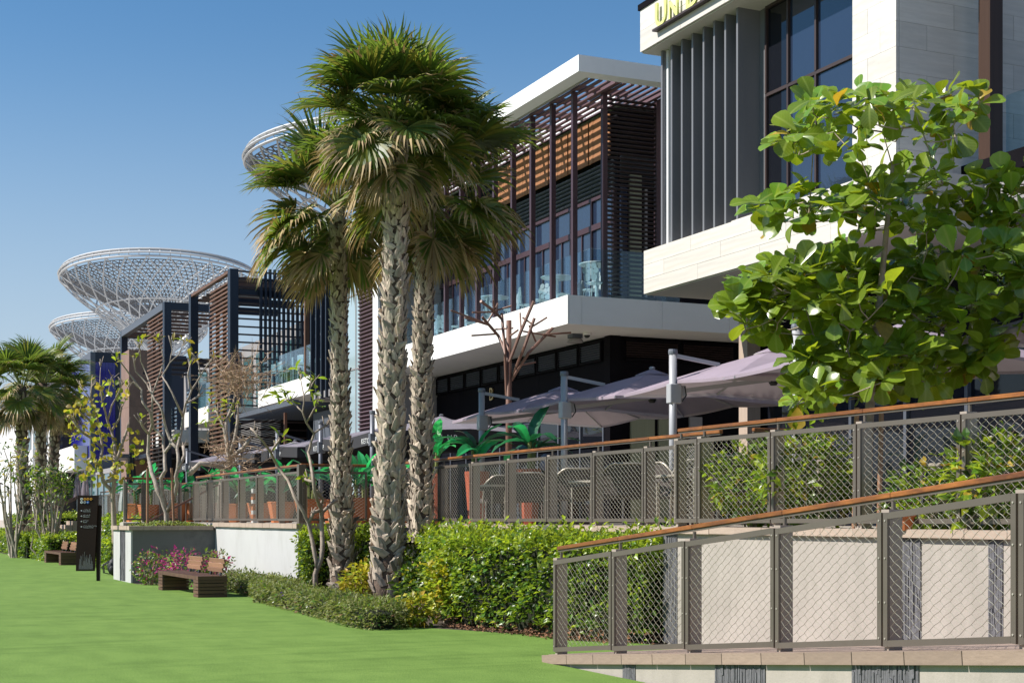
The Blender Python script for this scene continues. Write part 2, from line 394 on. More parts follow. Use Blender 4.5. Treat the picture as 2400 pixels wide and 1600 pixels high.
# ------------------------------------------------------------------ lawn, ground, terrace, ramp
def lawn_material():
    m = bpy.data.materials.new('artificial_turf'); m.use_nodes = True
    N = m.node_tree.nodes; L = m.node_tree.links; b = N['Principled BSDF']
    b.inputs['Roughness'].default_value = 0.85; b.inputs['Specular IOR Level'].default_value = 0.25
    tc = N.new('ShaderNodeTexCoord')
    def noise(sc_, det, st=(1, 1, 1), rot=0):
        mp = N.new('ShaderNodeMapping'); mp.inputs['Scale'].default_value = st; mp.inputs['Rotation'].default_value = (0, 0, rot)
        L.new(tc.outputs['Object'], mp.inputs[0])
        n = N.new('ShaderNodeTexNoise'); n.inputs['Scale'].default_value = sc_; n.inputs['Detail'].default_value = det
        n.inputs['Roughness'].default_value = 0.6
        L.new(mp.outputs[0], n.inputs[0]); return n.outputs[0]
    def ramp(src, c0, c1, p0, p1):
        r = N.new('ShaderNodeValToRGB'); r.color_ramp.elements[0].position = p0; r.color_ramp.elements[1].position = p1
        r.color_ramp.elements[0].color = (*c0, 1); r.color_ramp.elements[1].color = (*c1, 1); L.new(src, r.inputs[0]); return r.outputs[0]
    fine = ramp(noise(55, 4), (0.086, 0.163, 0.024), (0.186, 0.290, 0.062), 0.36, 0.66)
    mid = ramp(noise(2.2, 6, (1, .45, 1), 0.42), (0.84, 0.86, 0.80), (1.08, 1.06, 1.08), 0.34, 0.62)
    big = ramp(noise(0.16, 3, (1, .5, 1), 0.42), (0.93, 0.95, 0.9), (1.06, 1.04, 1.05), 0.35, 0.65)
    streak = ramp(noise(0.9, 7, (.28, 2.6, 1), -0.42), (0.84, 0.87, 0.8), (1.04, 1.04, 1.04), 0.36, 0.5)
    cur = fine
    for o in (mid, big, streak):
        mx = N.new('ShaderNodeMix'); mx.data_type = 'RGBA'; mx.blend_type = 'MULTIPLY'; mx.inputs[0].default_value = 1
        L.new(cur, mx.inputs[6]); L.new(o, mx.inputs[7]); cur = mx.outputs[2]
    L.new(cur, b.inputs['Base Color'])
    n3 = N.new('ShaderNodeTexNoise'); n3.inputs['Scale'].default_value = 70; n3.inputs['Detail'].default_value = 4
    L.new(tc.outputs['Object'], n3.inputs[0])
    bu = N.new('ShaderNodeBump'); bu.inputs['Strength'].default_value = 0.5; bu.inputs['Distance'].default_value = 0.02
    L.new(n3.outputs[0], bu.inputs['Height']); L.new(bu.outputs[0], b.inputs['Normal'])
    return m
M_lawn = lawn_material()
M_ground = mat('sandy_ground', (0.36, 0.31, 0.25), 0.9, 0.15, .3)
MB().quad((-1500, -1500, -.05), (1500, -1500, -.05), (1500, 1500, -.05), (-1500, 1500, -.05)).build('ground', M_ground, kind='structure')
TZ = 1.48
def lawn_z(x, y):
    return 0.0
lm = MB()
# the turf follows the beds: its right-hand edge
edge = [(7.12, -12), (7.12, 14.88), (7.43, 14.9), (7.45, 15.56), (9.5, 15.58), (9.35, 16.4), (9.0, 17.6), (8.1, 19.6), (7.55, 20.6), (6.9, 21.5), (7.3, 28.0), (8.1, 33.5), (8.0, 36.5), (6.48, 36.6), (6.48, 38.9), (7.5, 40.0), (7.4, 61.0), (6.6, 62.0), (6.5, 92.0)]
for i in range(len(edge) - 1):
    a, b_ = edge[i], edge[i + 1]
    lm.quad((-90, a[1], 0), (a[0], a[1], 0), (b_[0], b_[1], 0), (-90, b_[1], 0))
lm.build('lawn', M_lawn, kind='structure')
# planting-bed soil to the right of the turf
MB().quad((6.2, 16, -.006), (10.2, 16, -.006), (10.2, 100, -.006), (6.2, 100, -.006)).build('planting_bed_soil', M_soil, kind='structure')
# terrace floor (several edge offsets) ---------------------------------------------------------------
tf = MB()
def slab(x0, y0, x1, y1, z0=0.0, z1=TZ): tf.box(x0, y0, z0, x1, y1, z1)
slab(9.62, -8, 45, 16.3); slab(10.22, 16.3, 45, 29.8); slab(8.62, 29.8, 45, 40.0); slab(10.2, 40.0, 45, 118); slab(8.25, 41.6, 10.2, 49.5); slab(7.0, 41.6, 8.25, 42.2)
tf.build('terrace_floor', M_terr, kind='structure')

# retaining wall of the upper terrace along the ramp (striped) ----------------------------------------
COP = 0.40
def coping_run(parent, x0, x1, y0, y1, z0, z1, step=COP, mats=(M_coping,), along='y', dark=()):
    """separate coping stones with open joints"""
    L_ = abs((y1 - y0) if along == 'y' else (x1 - x0)); n = max(1, int(round(L_ / step))); s = L_ / n
    first = MB().box(-.5, -.5, -.5, .5, .5, .5).mesh('coping_stone', M_coping, bevel=.004)
    fd = None
    for i in range(n):
        g = .004
        if along == 'y':
            a = min(y0, y1) + i * s; c = ((x0 + x1) / 2 + rnd.uniform(-.003, .003), a + s / 2, (z0 + z1) / 2 + rnd.uniform(-.002, .002)); sv = (abs(x1 - x0), s - g, z1 - z0)
            key = a + s / 2
        else:
            a = min(x0, x1) + i * s; c = (a + s / 2, (y0 + y1) / 2 + rnd.uniform(-.003, .003), (z0 + z1) / 2); sv = (s - g, abs(y1 - y0), z1 - z0)
            key = a + s / 2
        me = first
        if any(abs(key - d) < s * .5 for d in dark):
            if fd is None:
                fd = first.copy(); fd.materials.clear(); fd.materials.append(M_slate)
            me = fd
        put('coping_stone', me, parent, Matrix.LocRotScale(Vector(c), None, Vector(sv)))
tw = thing('retaining_wall', 'cast stone terrace wall with dark ribbed stripes behind the lower ramp railing', 'wall', (9.6, 12, 0))
MB().box(9.56, -8, 0, 9.618, 16.35, TZ - .07).build('wall_face', M_concrete, tw)
MB().box(9.56, 16.35, 0, 10.2, 16.40, TZ - .07).build('end_face', M_concrete, tw)
for (u0, u1) in ((1556, 1588), (2088, 2160), (2318, 2352)):
    ya = on_x(u0, 1400, 9.56).y; yb = on_x(u1, 1400, 9.56).y
    st = MB(); k = int(abs(ya - yb) / .02)
    for j in range(k):
        yy = yb + (ya - yb) * j / k
        zz = .02
        while zz < TZ - .08:
            h = rnd.uniform(.12, .4); d = rnd.uniform(.004, .02)
            st.box(9.56 - d, yy + .001, zz, 9.561, yy + .0185, min(zz + h, TZ - .075)); zz += h + .004
    st.build('ribbed_stripe', M_slate, tw, kind='stuff')
coping_run(tw, 9.50, 9.80, -2, 16.42, TZ - .07, TZ + .012, .55)
# wall behind the big hedge, white with dark stripes, jogging out to the planter
tw2 = thing('retaining_wall', 'white rendered terrace wall behind the tall hedge and palms', 'wall', (10.2, 23, 0))
MB().box(10.16, 16.40, 0, 10.218, 29.8, TZ - .07).build('wall_face', M_render, tw2)
coping_run(tw2, 10.10, 10.42, 16.42, 29.76, TZ - .07, TZ + .012, .42, dark=(on_x(1118, 1245, 10.1).y, on_x(1262, 1245, 10.1).y))
tw3 = thing('retaining_wall', 'smooth white rendered wall beside the slatted benches', 'wall', (8.6, 33, 0))
MB().box(8.56, 29.76, 0, 8.618, 37.3, TZ - .09).build('wall_face', M_render, tw3)
MB().box(8.618, 29.74, 0, 10.15, 29.80, TZ - .09).build('end_face', M_rendershade, tw3)
coping_run(tw3, 8.50, 8.84, 29.7, 37.3, TZ - .09, TZ + .012, .30)
coping_run(tw3, 8.845, 10.1, 29.7, 29.98, TZ - .09, TZ + .012, .30, along='x')
# planter block with the striped lit end
pl = thing('planter_wall', 'rendered planter block with a shade-toned side and a striped end beside the wayfinding sign', 'planter', (7.5, 37.5, 0))
PZ = 1.40
MB().box(6.50, 37.30, 0, 8.60, 37.36, PZ - .09).build('side_face', M_rendershade, pl)
MB().box(6.46, 37.30, 0, 6.50, 39.9, PZ - .09).build('end_face', M_render, pl)
MB().box(6.50, 39.84, 0, 8.6, 39.9, PZ - .09).build('back_face', M_rendershade, pl)
st = MB()
for j in range(30):
    yy = 38.1 + j * .025; zz = .02
    while zz < PZ - .12:
        h = rnd.uniform(.1, .35); st.box(6.46 - rnd.uniform(.004, .016), yy, zz, 6.461, yy + .022, min(zz + h, PZ - .1)); zz += h + .004
st.build('ribbed_stripe', M_slate, pl, kind='stuff')
coping_run(pl, 6.40, 8.50, 37.22, 37.55, PZ - .09, PZ + .01, .18, along='x')
coping_run(pl, 6.40, 6.72, 37.56, 39.95, PZ - .09, PZ + .01, .30)
MB().box(6.74, 37.57, .2, 8.6, 39.84, PZ - .02).build('soil', M_soil, pl)

# ramp ------------------------------------------------------------------------------------------------
RY0, RS = 15.55, 0.0885
def rz(y): return max(0.0, (RY0 - y) * RS)
rp = MB()
ys = [RY0, 13, 10.5, 8, 5.5, 3, 0.5, -1.2]
for i in range(len(ys) - 1):
    a, b_ = ys[i], ys[i + 1]
    n = len(rp.v)
    rp.v += [(7.42, b_, -.03), (9.56, b_, -.03), (9.56, a, -.03), (7.42, a, -.03), (7.42, b_, rz(b_) + .004), (9.56, b_, rz(b_) + .004), (9.56, a, rz(a) + .004), (7.42, a, rz(a) + .004)]
    rp.f += [tuple(n + k for k in q) for q in ((0, 3, 2, 1), (4, 5, 6, 7), (0, 1, 5, 4), (1, 2, 6, 5), (2, 3, 7, 6), (3, 0, 4, 7))]
rp.build('ramp', M_paver, kind='structure')
# ramp pavers that can be told apart close to the edge
rpv = thing('ramp_edge_wall', 'low ramp wall with buff coping blocks at the edge of the lawn', 'wall', (7.2, 10, 0))
pm = MB().box(-.5, -.5, -.5, .5, .5, .5).mesh('paver', M_paver, bevel=.01)
tilt = math.atan(RS)
yy = RY0 - .02
while yy > 6.2:
    for xx in (7.48, 7.86, 8.24, 8.62, 9.0, 9.34):
        wd = .37 if xx < 9.3 else .2
        put('paver', pm, rpv, Matrix.LocRotScale(Vector((xx + wd / 2 - .02, yy - .11, rz(yy - .11) + .006 + rnd.uniform(0, .002))), Euler((-tilt, 0, 0)), Vector((wd - .006, .214, .02))))
    yy -= .22
cm = MB().box(-.5, -.5, -.5, .5, .5, .5).mesh('coping_block', M_copbrown, bevel=.006)
yy = 14.93
while yy > 5.6:
    L_ = .62
    put('coping_block', cm, rpv, Matrix.LocRotScale(Vector((7.26, yy - L_ / 2, rz(yy - L_ / 2) - .042 + .012)), Euler((-tilt, 0, 0)), Vector((.34, L_ - .006, .10))))
    yy -= L_
wl = MB(); yb = 3.0
n = len(wl.v)
wl.prism([(7.13, 15.4), (7.17, 15.4), (7.17, 3), (7.13, 3)], -.3, 0)
wl.v = []; wl.f = []
wl.v += [(7.14, 14.9, -.1), (7.14, 3, -.1), (7.14, 3, rz(3) - .05), (7.14, 14.9, rz(14.9) - .03), (7.40, 14.9, -.1), (7.40, 3, -.1), (7.40, 3, rz(3) - .05), (7.40, 14.9, rz(14.9) - .03)]
wl.f += [(0, 1, 2, 3), (7, 6, 5, 4), (0, 3, 7, 4), (1, 5, 6, 2), (3, 2, 6, 7)]
wl.build('wall_face', M_concrete, rpv)
for (u0, u1) in ((1460, 1490), (1678, 1795), (1998, 2155)):
    ya = on_x(u0, 1580, 7.14).y; yb_ = on_x(u1, 1580, 7.14).y
    st = MB(); k = int(abs(ya - yb_) / .02)
    for j in range(k):
        y_ = yb_ + (ya - yb_) * j / k; zt = rz(y_) - .055; zz = -.08
        while zz < zt - .02:
            h = rnd.uniform(.1, .3); st.box(7.14 - rnd.uniform(.004, .018), y_, zz, 7.141, y_ + .0185, min(zz + h, zt)); zz += h + .003
    st.build('ribbed_stripe', M_slate, rpv, kind='stuff')

# ------------------------------------------------------------------ railings
def wire_mesh(p0, p1, zb0, zb1, zt0, zt1, pitch, r, wavy, nrm):
    """crimped diamond wire between two bottom and two top corners; p0,p1 in plan"""
    mb = MB(); p0 = Vector((*p0, 0)); p1 = Vector((*p1, 0)); L_ = (p1 - p0).length
    e = (p1 - p0).normalized(); nv = Vector((*nrm, 0))
    slope = 0.68                                    # diamond slightly wider than high
    H = max(zt0 - zb0, zt1 - zb1) + abs(zb1 - zb0) + .02
    zmin = min(zb0, zb1); zmax = max(zt0, zt1); hh = zmax - zmin
    def inside(s, z):
        t = s / L_; return 0 <= s <= L_ and zb0 + (zb1 - zb0) * t <= z <= zt0 + (zt1 - zt0) * t
    step = pitch / (2 if wavy else 1)
    for sg in (1, -1):
        k0 = -hh / slope
        s0 = k0
        idx = 0
        while s0 < L_ + (0 if sg > 0 else hh / slope):
            if sg < 0 and s0 < 0:
                s0 += pitch; continue
            pts = []
            nst = int(hh / (step * .7)) + 1
            for j in range(nst + 1):
                z = zmin + hh * j / nst
                s = s0 + sg * (z - zmin) / slope
                off = 0
                if wavy:
                    ph = (z - zmin) / hh * nst
                    off = .004 * (1 if (j % 2) else -1)
                if inside(s, z):
                    pts.append(p0 + e * (s + off * .8) + Vector((0, 0, z - off * sg * .8)) + nv * (.004 * sg))
                elif pts:
                    break
            if len(pts) >= 2:
                mb.tube(pts, r, 3, cap=False)
            s0 += pitch
    return mb
POSTM = {}
def railing(label, pts, zfun, nrm, height=1.115, rail_h=1.225, pitch=.075, r=.0022, wavy=True, hand=True, first_post=True, last_post=True, group='woven wire railings', handlen=2.4, ext=(0.0, 0.0), endpost=None):
    """pts: plan positions of the posts, nrm: plan normal pointing to the viewer's side"""
    root = thing('railing', label, 'railing', (pts[0][0], pts[0][1], zfun(pts[0][1])), group)
    nv = Vector((nrm[0], nrm[1], 0))
    for i, p in enumerate(pts):
        if (i == 0 and not first_post) or (i == len(pts) - 1 and not last_post): continue
        z = zfun(p[1])
        m = MB()
        c = Vector((p[0], p[1], 0)) - nv * .085
        e = Vector((-nv.y, nv.x, 0))
        def ob(mm, cx, hx, hn, z0, z1):
            a = cx - e * hx - nv * hn; b = cx + e * hx - nv * hn; c_ = cx + e * hx + nv * hn; d = cx - e * hx + nv * hn
            mm.prism([(a.x, a.y), (b.x, b.y), (c_.x, c_.y), (d.x, d.y)], z0, z1)
        ob(m, c, .030, .062, z - .0, z + height)                    # flat bar post, edge on
        ob(m, c + nv * .0, .052, .085, z - .0, z + .012)            # foot plate
        ob(m, c + nv * .072, .047, .008, z + .05, z + height)         # front plate the panels bolt to
        po = m.build('post', M_postflat, root, bevel=.0)
        b2 = MB(); b2.tube([c + Vector((0, 0, z + height)), c + Vector((0, 0, z + rail_h - .045))], .018, 8)
        b2.build('rail_bracket', M_steel, po, smooth=False)
    for i in range(len(pts) - 1):
        a = Vector((*pts[i], 0)) + nv * .012; b = Vector((*pts[i + 1], 0)) + nv * .012
        e = (b - a).normalized(); a = a + e * .012; b = b - e * .012
        za, zb = zfun(pts[i][1]), zfun(pts[i + 1][1])
        lo, hi = .055, height - .025
        fr = MB(); wv, dv = .050, .026
        def P(s, h):
            return Vector((s.x, s.y, h))
        # side stiles, top and bottom bars (mitred bars as solid prisms)
        for (s, sgn, zz) in ((a, 1, za), (b, -1, zb)):
            q = s + e * sgn * wv * .5
            fr.bar(P(q, zz + lo), P(q, zz + hi), wv, dv, up=nv)
        for h, off in ((lo, wv * .5), (hi, -wv * .5)):
            fr.bar(P(a + e * wv, za + h + off), P(b - e * wv, zb + h + off), dv, wv, up=(0, 0, 1))
        pn = fr.build('panel_frame', M_steel, root)
        bo = MB()
        for (s, sgn, zz) in ((a, 1, za), (b, -1, zb)):
            for hh in (.06, .33, .66, .94):
                q = s + e * sgn * wv * .5 + nv * dv * .5
                c0 = P(q, zz + lo + (hi - lo) * hh)
                bo.tube([c0, c0 + nv * .006], .008, 6)
        bo.build('bolt', M_wire, pn, kind='stuff')
        t0 = wv * .8
        wm = wire_mesh((a + e * t0)[:2], (b - e * t0)[:2], za + lo + t0, zb + lo + t0, za + hi - t0, zb + hi - t0, pitch, r, wavy, nrm)
        wm.build('wire_mesh', M_wire, pn, kind='stuff')
    if hand:
        # timber handrail in butted lengths
        path = [Vector((p[0], p[1], zfun(p[1]) + rail_h)) - nv * .085 for p in pts]
        if ext[0]: path[0] += (path[0] - path[1]).normalized() * ext[0]
        if ext[1]: path[-1] += (path[-1] - path[-2]).normalized() * ext[1]
        sub = MB()
        for i in range(len(path) - 1):
            A, B = path[i], path[i + 1]; L_ = (B - A).length
            n = max(1, int(round(L_ / handlen)))
            for k in range(n):
                p = A + (B - A) * (k / n); q = A + (B - A) * ((k + 1) / n); d = (q - p).normalized()
                mb = MB(); mb.bar(p, q - d * .003, .062, .046)
                mb.build('handrail_length', M_handrail, root, bevel=.008)
            sub.bar(A - Vector((0, 0, .032)), B - Vector((0, 0, .032)), .030, .016)
        sub.build('rail_underplate', M_steel, root)
    return root

# lower ramp railing
lowy = [15.15, 13.74, 12.25, 10.75, 9.29, 7.84, 6.4]
railing('lowest wire panel railing climbing the ramp beside the lawn, with a bright teak handrail', [(7.36, y) for y in lowy], rz, (-1, 0), ext=(.06, 0), r=.0023, pitch=.112, handlen=1.9)
# upper terrace, right stretch
upy = [16.29, 15.73, 14.14, 12.57, 10.99, 9.42, 7.85]
tz = lambda y: TZ + .012
railing('upper wire panel railing in front of the broad-leaved tree on the terrace', [(9.62, y) for y in upy], tz, (-1, 0), ext=(.05, 0), r=.0025, pitch=.108, handlen=3.0)
# short return between the two stretches
railing('short return railing where the terrace edge steps back', [(9.72, 16.42), (10.2, 16.42)], tz, (0, 1), pitch=.09, wavy=False, first_post=False, last_post=False, hand=False)
railing('teak railing set behind the step in the terrace edge, beside the wicker chairs', [(10.45, 15.7), (11.5, 15.7)], tz, (0, -1), pitch=.09, wavy=False, first_post=False, height=1.0)
# middle stretch behind the tall hedge
mdy = [16.6, 18.14, 19.70, 21.28, 22.85, 24.42, 25.98, 27.8, 29.6]
railing('middle wire panel railing above the tall hedge, fronting the wicker chairs', [(10.22, y) for y in mdy], tz, (-1, 0), pitch=.108, r=.0028, handlen=2.2, ext=(.3, 0))
# jog behind the palms
railing('short railing turned towards the camera behind the left palm trunk', [(8.66, 29.86), (10.1, 29.86)], tz, (0, -1), pitch=.10, wavy=False, first_post=False, last_post=False)
# left stretch beyond the palms
lfy = [29.95, 31.7, 33.5, 35.2, 36.9, 38.6, 40.3]
railing('left wire panel railing above the white wall, close set panels seen at a slant', [(8.66, y) for y in lfy], tz, (-1, 0), pitch=.115, r=.0030, wavy=False)
cp = MB(); cp.box(8.60, 29.86, TZ, 8.76, 30.02, TZ + 1.24)
tag(cp.build('corner_post', M_steel, bevel=.006), 'stout steel corner post of the railing left of the palm trunks', 'post')
# far stretch past the planter
railing('far wire railing running behind the planter and the yellow-leaved tree', [(7.1, 41.9), (7.6, 41.9), (8.1, 41.9), (8.62, 41.9)], tz, (0, -1), pitch=.12, r=.003, wavy=False)
ffy = [42.5, 45, 47.5, 50, 52.5, 55, 57.5, 60, 62.5, 65]
railing('farthest wire railing above the stepped hedges at the left', [(9.9, y) for y in ffy], tz, (-1, 0), pitch=.13, r=.004, wavy=False)
# steps with a sloping rail behind the planter
stp = thing('steps', 'stone steps with a sloping brown handrail rising behind the planter', 'steps', (8.6, 41, 0))
for i in range(9):
    MB().box(6.9 + i * .3, 40.1, 0, 6.9 + (i + 1) * .3 + .02, 41.5, .165 * (i + 1)).build('step', M_coping, stp)
MB().bar((7.0, 41.5, 1.15), (9.6, 41.5, 2.55), .05, .05).build('handrail', M_rust, stp)
for i in range(4):
    x = 7.1 + i * .8; MB().bar((x, 41.5, .165 * (i * 2.67 + 1)), (x, 41.5, 1.2 + i * .43), .05, .02).build('post', M_steel, stp)
stp2 = thing('steps', 'stone steps with a twin brown handrail between the clipped hedges by the far palms', 'steps', (7, 68, 0))
for i in range(9):
    MB().box(6.4 + i * .3, 64.9, 0, 6.4 + (i + 1) * .3 + .02, 66.8, .165 * (i + 1)).build('step', M_coping, stp2)
for yy in (64.9, 66.3):
    MB().bar((6.3, yy, 1.05), (9.2, yy, 2.55), .06, .06).build('handrail', M_rust, stp2)
    MB().bar((6.4, yy, .1), (6.4, yy, 1.1), .10, .10).build('post', M_steel, stp2)
# ------------------------------------------------------------------ middle restaurant building
FL, FT = 6.0, 6.65           # balcony slab bottom / top
def ubox(name, m, parent, x0, y0, z0, x1, y1, z1, bevel=0, kind=None, label=None):
    return MB().box(x0, y0, z0, x1, y1, z1).build(name, m, parent, bevel=bevel, kind=kind, label=label)
UNIT = {}
def unit(name, m):
    k = (name, m.name)
    if k not in UNIT: UNIT[k] = MB().box(-.5, -.5, -.5, .5, .5, .5).mesh(name, m)
    return UNIT[k]
def piece(name, m, parent, x0, y0, z0, x1, y1, z1, rot=None):
    return put(name, unit(name, m), parent, Matrix.LocRotScale(Vector(((x0 + x1) / 2, (y0 + y1) / 2, (z0 + z1) / 2)), rot, Vector((abs(x1 - x0), abs(y1 - y0), abs(z1 - z0)))))
mb_ = thing('restaurant_building', 'two-storey dark building with a white balcony band, plum louvres and bamboo blinds', 'building', (16.8, 31.5, TZ))
# balcony slab: core plus cladding panels with open joints
ubox('balcony_slab', M_white, mb_, 14.94, 30.04, FL, 26, 43.04, FT - .01)
fy = [30.0, 33.3, 36.6, 39.9, 43.05]
for i in range(4):
    piece('cladding_panel', M_white, mb_, 14.90, fy[i] + (.0 if i == 0 else .004), FL - .004, 14.94, fy[i + 1] - .004, FT)
fx = [14.94, 15.26, 17.36, 19.2, 21.2, 23.2, 26]
for i in range(6):
    piece('cladding_panel', M_white, mb_, fx[i] + .004, 30.0, FL - .004, fx[i + 1] - .004, 30.04, FT)
# ground storey
ubox('ground_wall', M_darkwall, mb_, 16.84, 31.54, TZ, 26, 43.04, FL - .002)
ubox('corner_pier', M_darkwall, mb_, 16.76, 31.46, TZ, 17.05, 31.75, FL - .004)
yy = 31.95
while yy < 42.6:
    f = MB()
    y1 = min(yy + 1.17, 42.95)
    for (a, b, c, d) in ((yy, y1, 5.42, 5.47), (yy, y1, 5.88, 5.93)):
        f.box(16.76, a, c, 16.84, b, d)
    f.box(16.76, yy, 5.47, 16.84, yy + .05, 5.88); f.box(16.76, y1 - .05, 5.47, 16.84, y1, 5.88)
    lf = f.build('vent_frame', M_darkwall, mb_)
    for k in range(7):
        z = 5.49 + k * .056
        put('vent_slat', unit('vent_slat', M_greysteel), lf, Matrix.LocRotScale(Vector((16.80, (yy + y1) / 2, z + .02)), Euler((0, R(35), 0)), Vector((.05, y1 - yy - .1, .008))))
    yy += 1.25
# side wall louvres (top of the shaded side)
for i in range(4):
    x0 = 17.2 + i * 1.6
    f = MB(); f.box(x0, 31.46, 5.42, x0 + 1.5, 31.54, 5.47); f.box(x0, 31.46, 5.88, x0 + 1.5, 31.54, 5.93)
    lf = f.build('vent_frame', M_darkwall, mb_)
    for k in range(7):
        put('vent_slat', unit('vent_slat', M_darkslat), lf, Matrix.LocRotScale(Vector((x0 + .75, 31.50, 5.51 + k * .056)), Euler((R(-35), 0, 0)), Vector((1.44, .05, .008))))
# fascia panels and shopfront glazing
yy = 31.8
while yy < 42.9:
    y1 = min(yy + 1.86, 42.98)
    piece('fascia_panel', M_darkwall, mb_, 16.79, yy + .004, 4.22, 16.838, y1 - .004, 5.36)
    yy += 1.86
yy = 31.8
while yy < 42.9:
    y1 = min(yy + 1.24, 42.98)
    fr = MB()
    fr.box(16.76, yy, TZ, 16.84, yy + .06, 4.18); fr.box(16.76, yy + .06, 4.12, 16.84, y1, 4.18); fr.box(16.76, yy + .06, 3.35, 16.84, y1, 3.41); fr.box(16.76, yy + .06, TZ, 16.84, y1, TZ + .12)
    wf = fr.build('window_frame', M_greysteel, mb_)
    ubox('pane', G_win, wf, 16.80, yy + .06, 3.41, 16.815, y1, 4.12); ubox('pane', G_win, wf, 16.80, yy + .06, TZ + .12, 16.815, y1, 3.35)
    yy += 1.24
# pale panels on the shaded side of the ground storey
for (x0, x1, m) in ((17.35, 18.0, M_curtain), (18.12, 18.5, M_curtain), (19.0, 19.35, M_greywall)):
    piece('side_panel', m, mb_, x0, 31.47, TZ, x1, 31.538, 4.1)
# upper storey --------------------------------------------------------------------------------------
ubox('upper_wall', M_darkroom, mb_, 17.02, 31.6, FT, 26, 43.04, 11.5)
yy = 31.55; bays = []
while yy < 42.9:
    bays.append((yy, min(yy + 1.15, 43.0))); yy += 1.15
for i, (a, b) in enumerate(bays):
    # framed glazing: doors, transom, louvre band, blind
    fr = MB()
    for (z0, z1) in ((FT, FT + .08), (8.72, 8.86), (9.45, 9.53)):
        fr.box(16.9, a, z0, 17.0, b, z1)
    fr.box(16.9, a, FT + .08, 17.0, a + .07, 8.72); fr.box(16.9, a, 8.86, 17.0, a + .07, 9.45)
    fr.box(16.92, (a + b) / 2 - .02, FT + .08, 16.99, (a + b) / 2 + .02, 8.72)
    wf = fr.build('window_frame', M_plum, mb_)
    gm = G_winblue if i < 9 else G_win
    ubox('pane', gm, wf, 16.95, a + .07, FT + .08, 16.965, b, 8.72); ubox('pane', gm, wf, 16.95, a + .07, 8.86, 16.965, b, 9.45)
    for k in range(7):
        put('louvre_blade', unit('louvre_blade', M_greysteel), mb_, Matrix.LocRotScale(Vector((16.92, (a + b) / 2, 9.60 + k * .105)), Euler((0, R(30), 0)), Vector((.09, b - a - .02, .012))))
    if i < 6:
        bl = ubox('blind', M_blind, mb_, 16.83, a + .03, 10.36, 16.85, b - .03, 11.40)
        for k in range(10):
            yk = a + .03 + (b - a - .06) * (k + .5) / 10
            put('cane', unit('cane', M_blind), bl, Matrix.LocRotScale(Vector((16.822 + rnd.uniform(-.004, .004), yk, 10.88 + rnd.uniform(-.01, .01))), None, Vector((.012, (b - a) / 10 - .012, 1.05))))
# shaded side of the upper storey
ubox('side_wall', M_darkwall, mb_, 17.0, 31.52, FT, 26, 31.58, 11.5)
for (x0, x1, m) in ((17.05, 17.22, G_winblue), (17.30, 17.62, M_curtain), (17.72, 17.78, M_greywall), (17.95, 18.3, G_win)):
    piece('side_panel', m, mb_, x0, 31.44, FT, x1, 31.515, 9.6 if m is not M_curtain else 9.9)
for k in range(8):
    put('louvre_blade', unit('louvre_blade', M_greysteel), mb_, Matrix.LocRotScale(Vector((17.7, 31.46, 9.62 + k * .1)), Euler((R(-30), 0, 0)), Vector((1.3, .09, .012))))
# roof frame with open pergola -----------------------------------------------------------------------
RB, RT = 11.55, 11.92
ubox('roof', M_roofwhite, mb_, 16.95, 31.55, RB, 26, 43.5, RT - .02)
ubox('roof_fascia', M_roofwhite, mb_, 14.90, 29.45, RB, 15.28, 43.5, RT)
ubox('roof_fascia', M_roofwhite, mb_, 15.28, 29.45, RB, 26, 29.83, RT - .001)
ubox('gutter_trim', M_greywall, mb_, 15.28, 29.84, RB - .03, 15.34, 43.4, RB + .05)
for i in range(8):
    x = 15.42 + i * .205
    piece('pergola_slat', M_plumslat, mb_, x, 29.85, RB - .02, x + .092, 43.3, RB + .015)
for i in range(8, 40):
    x = 15.42 + i * .205
    if x > 22: break
    piece('pergola_slat', M_plumslat, mb_, x, 29.85, RB - .02, x + .092, 31.52, RB + .015)
posts_y = [30.86 + i * 1.15 for i in range(11)]
for y in posts_y:
    piece('pergola_beam', M_plumslat, mb_, 15.35, y - .04, RB + .018, 16.9, y + .04, RB + .15)
    piece('post', M_plum, mb_, 15.44, y - .05, FT, 15.56, y + .05, RB - .03)
for x in (16.2, 17.6, 19):
    piece('pergola_beam', M_plumslat, mb_, x - .04, 29.9, RB + .018, x + .04, 31.5, RB + .15)
piece('post', M_plum, mb_, 16.12, 30.60, FT, 16.24, 30.72, RB - .03)
piece('post', M_plum, mb_, 17.55, 30.60, FT, 17.67, 30.72, RB - .03)
for k in range(46):
    z = 6.70 + k * .1045
    put('screen_slat', unit('screen_slat', M_darkslat), mb_, Matrix.LocRotScale(Vector((16.9, 30.66, z)), Euler((R(-22), 0, 0)), Vector((1.32, .075, .022))))
# glass balustrade
gx = 15.62
for i in range(11):
    a = 30.3 + i * 1.15
    piece('glass_panel', G_bal, mb_, gx, a + .01, FT - .02, gx + .018, min(a + 1.14, 43.0), 7.80)
piece('glass_panel', G_bal, mb_, gx + .03, 30.28, FT - .02, 16.1, 30.298, 7.80)
piece('glass_panel', G_bal, mb_, 16.15, 30.28, FT - .02, 18, 30.298, 7.80)
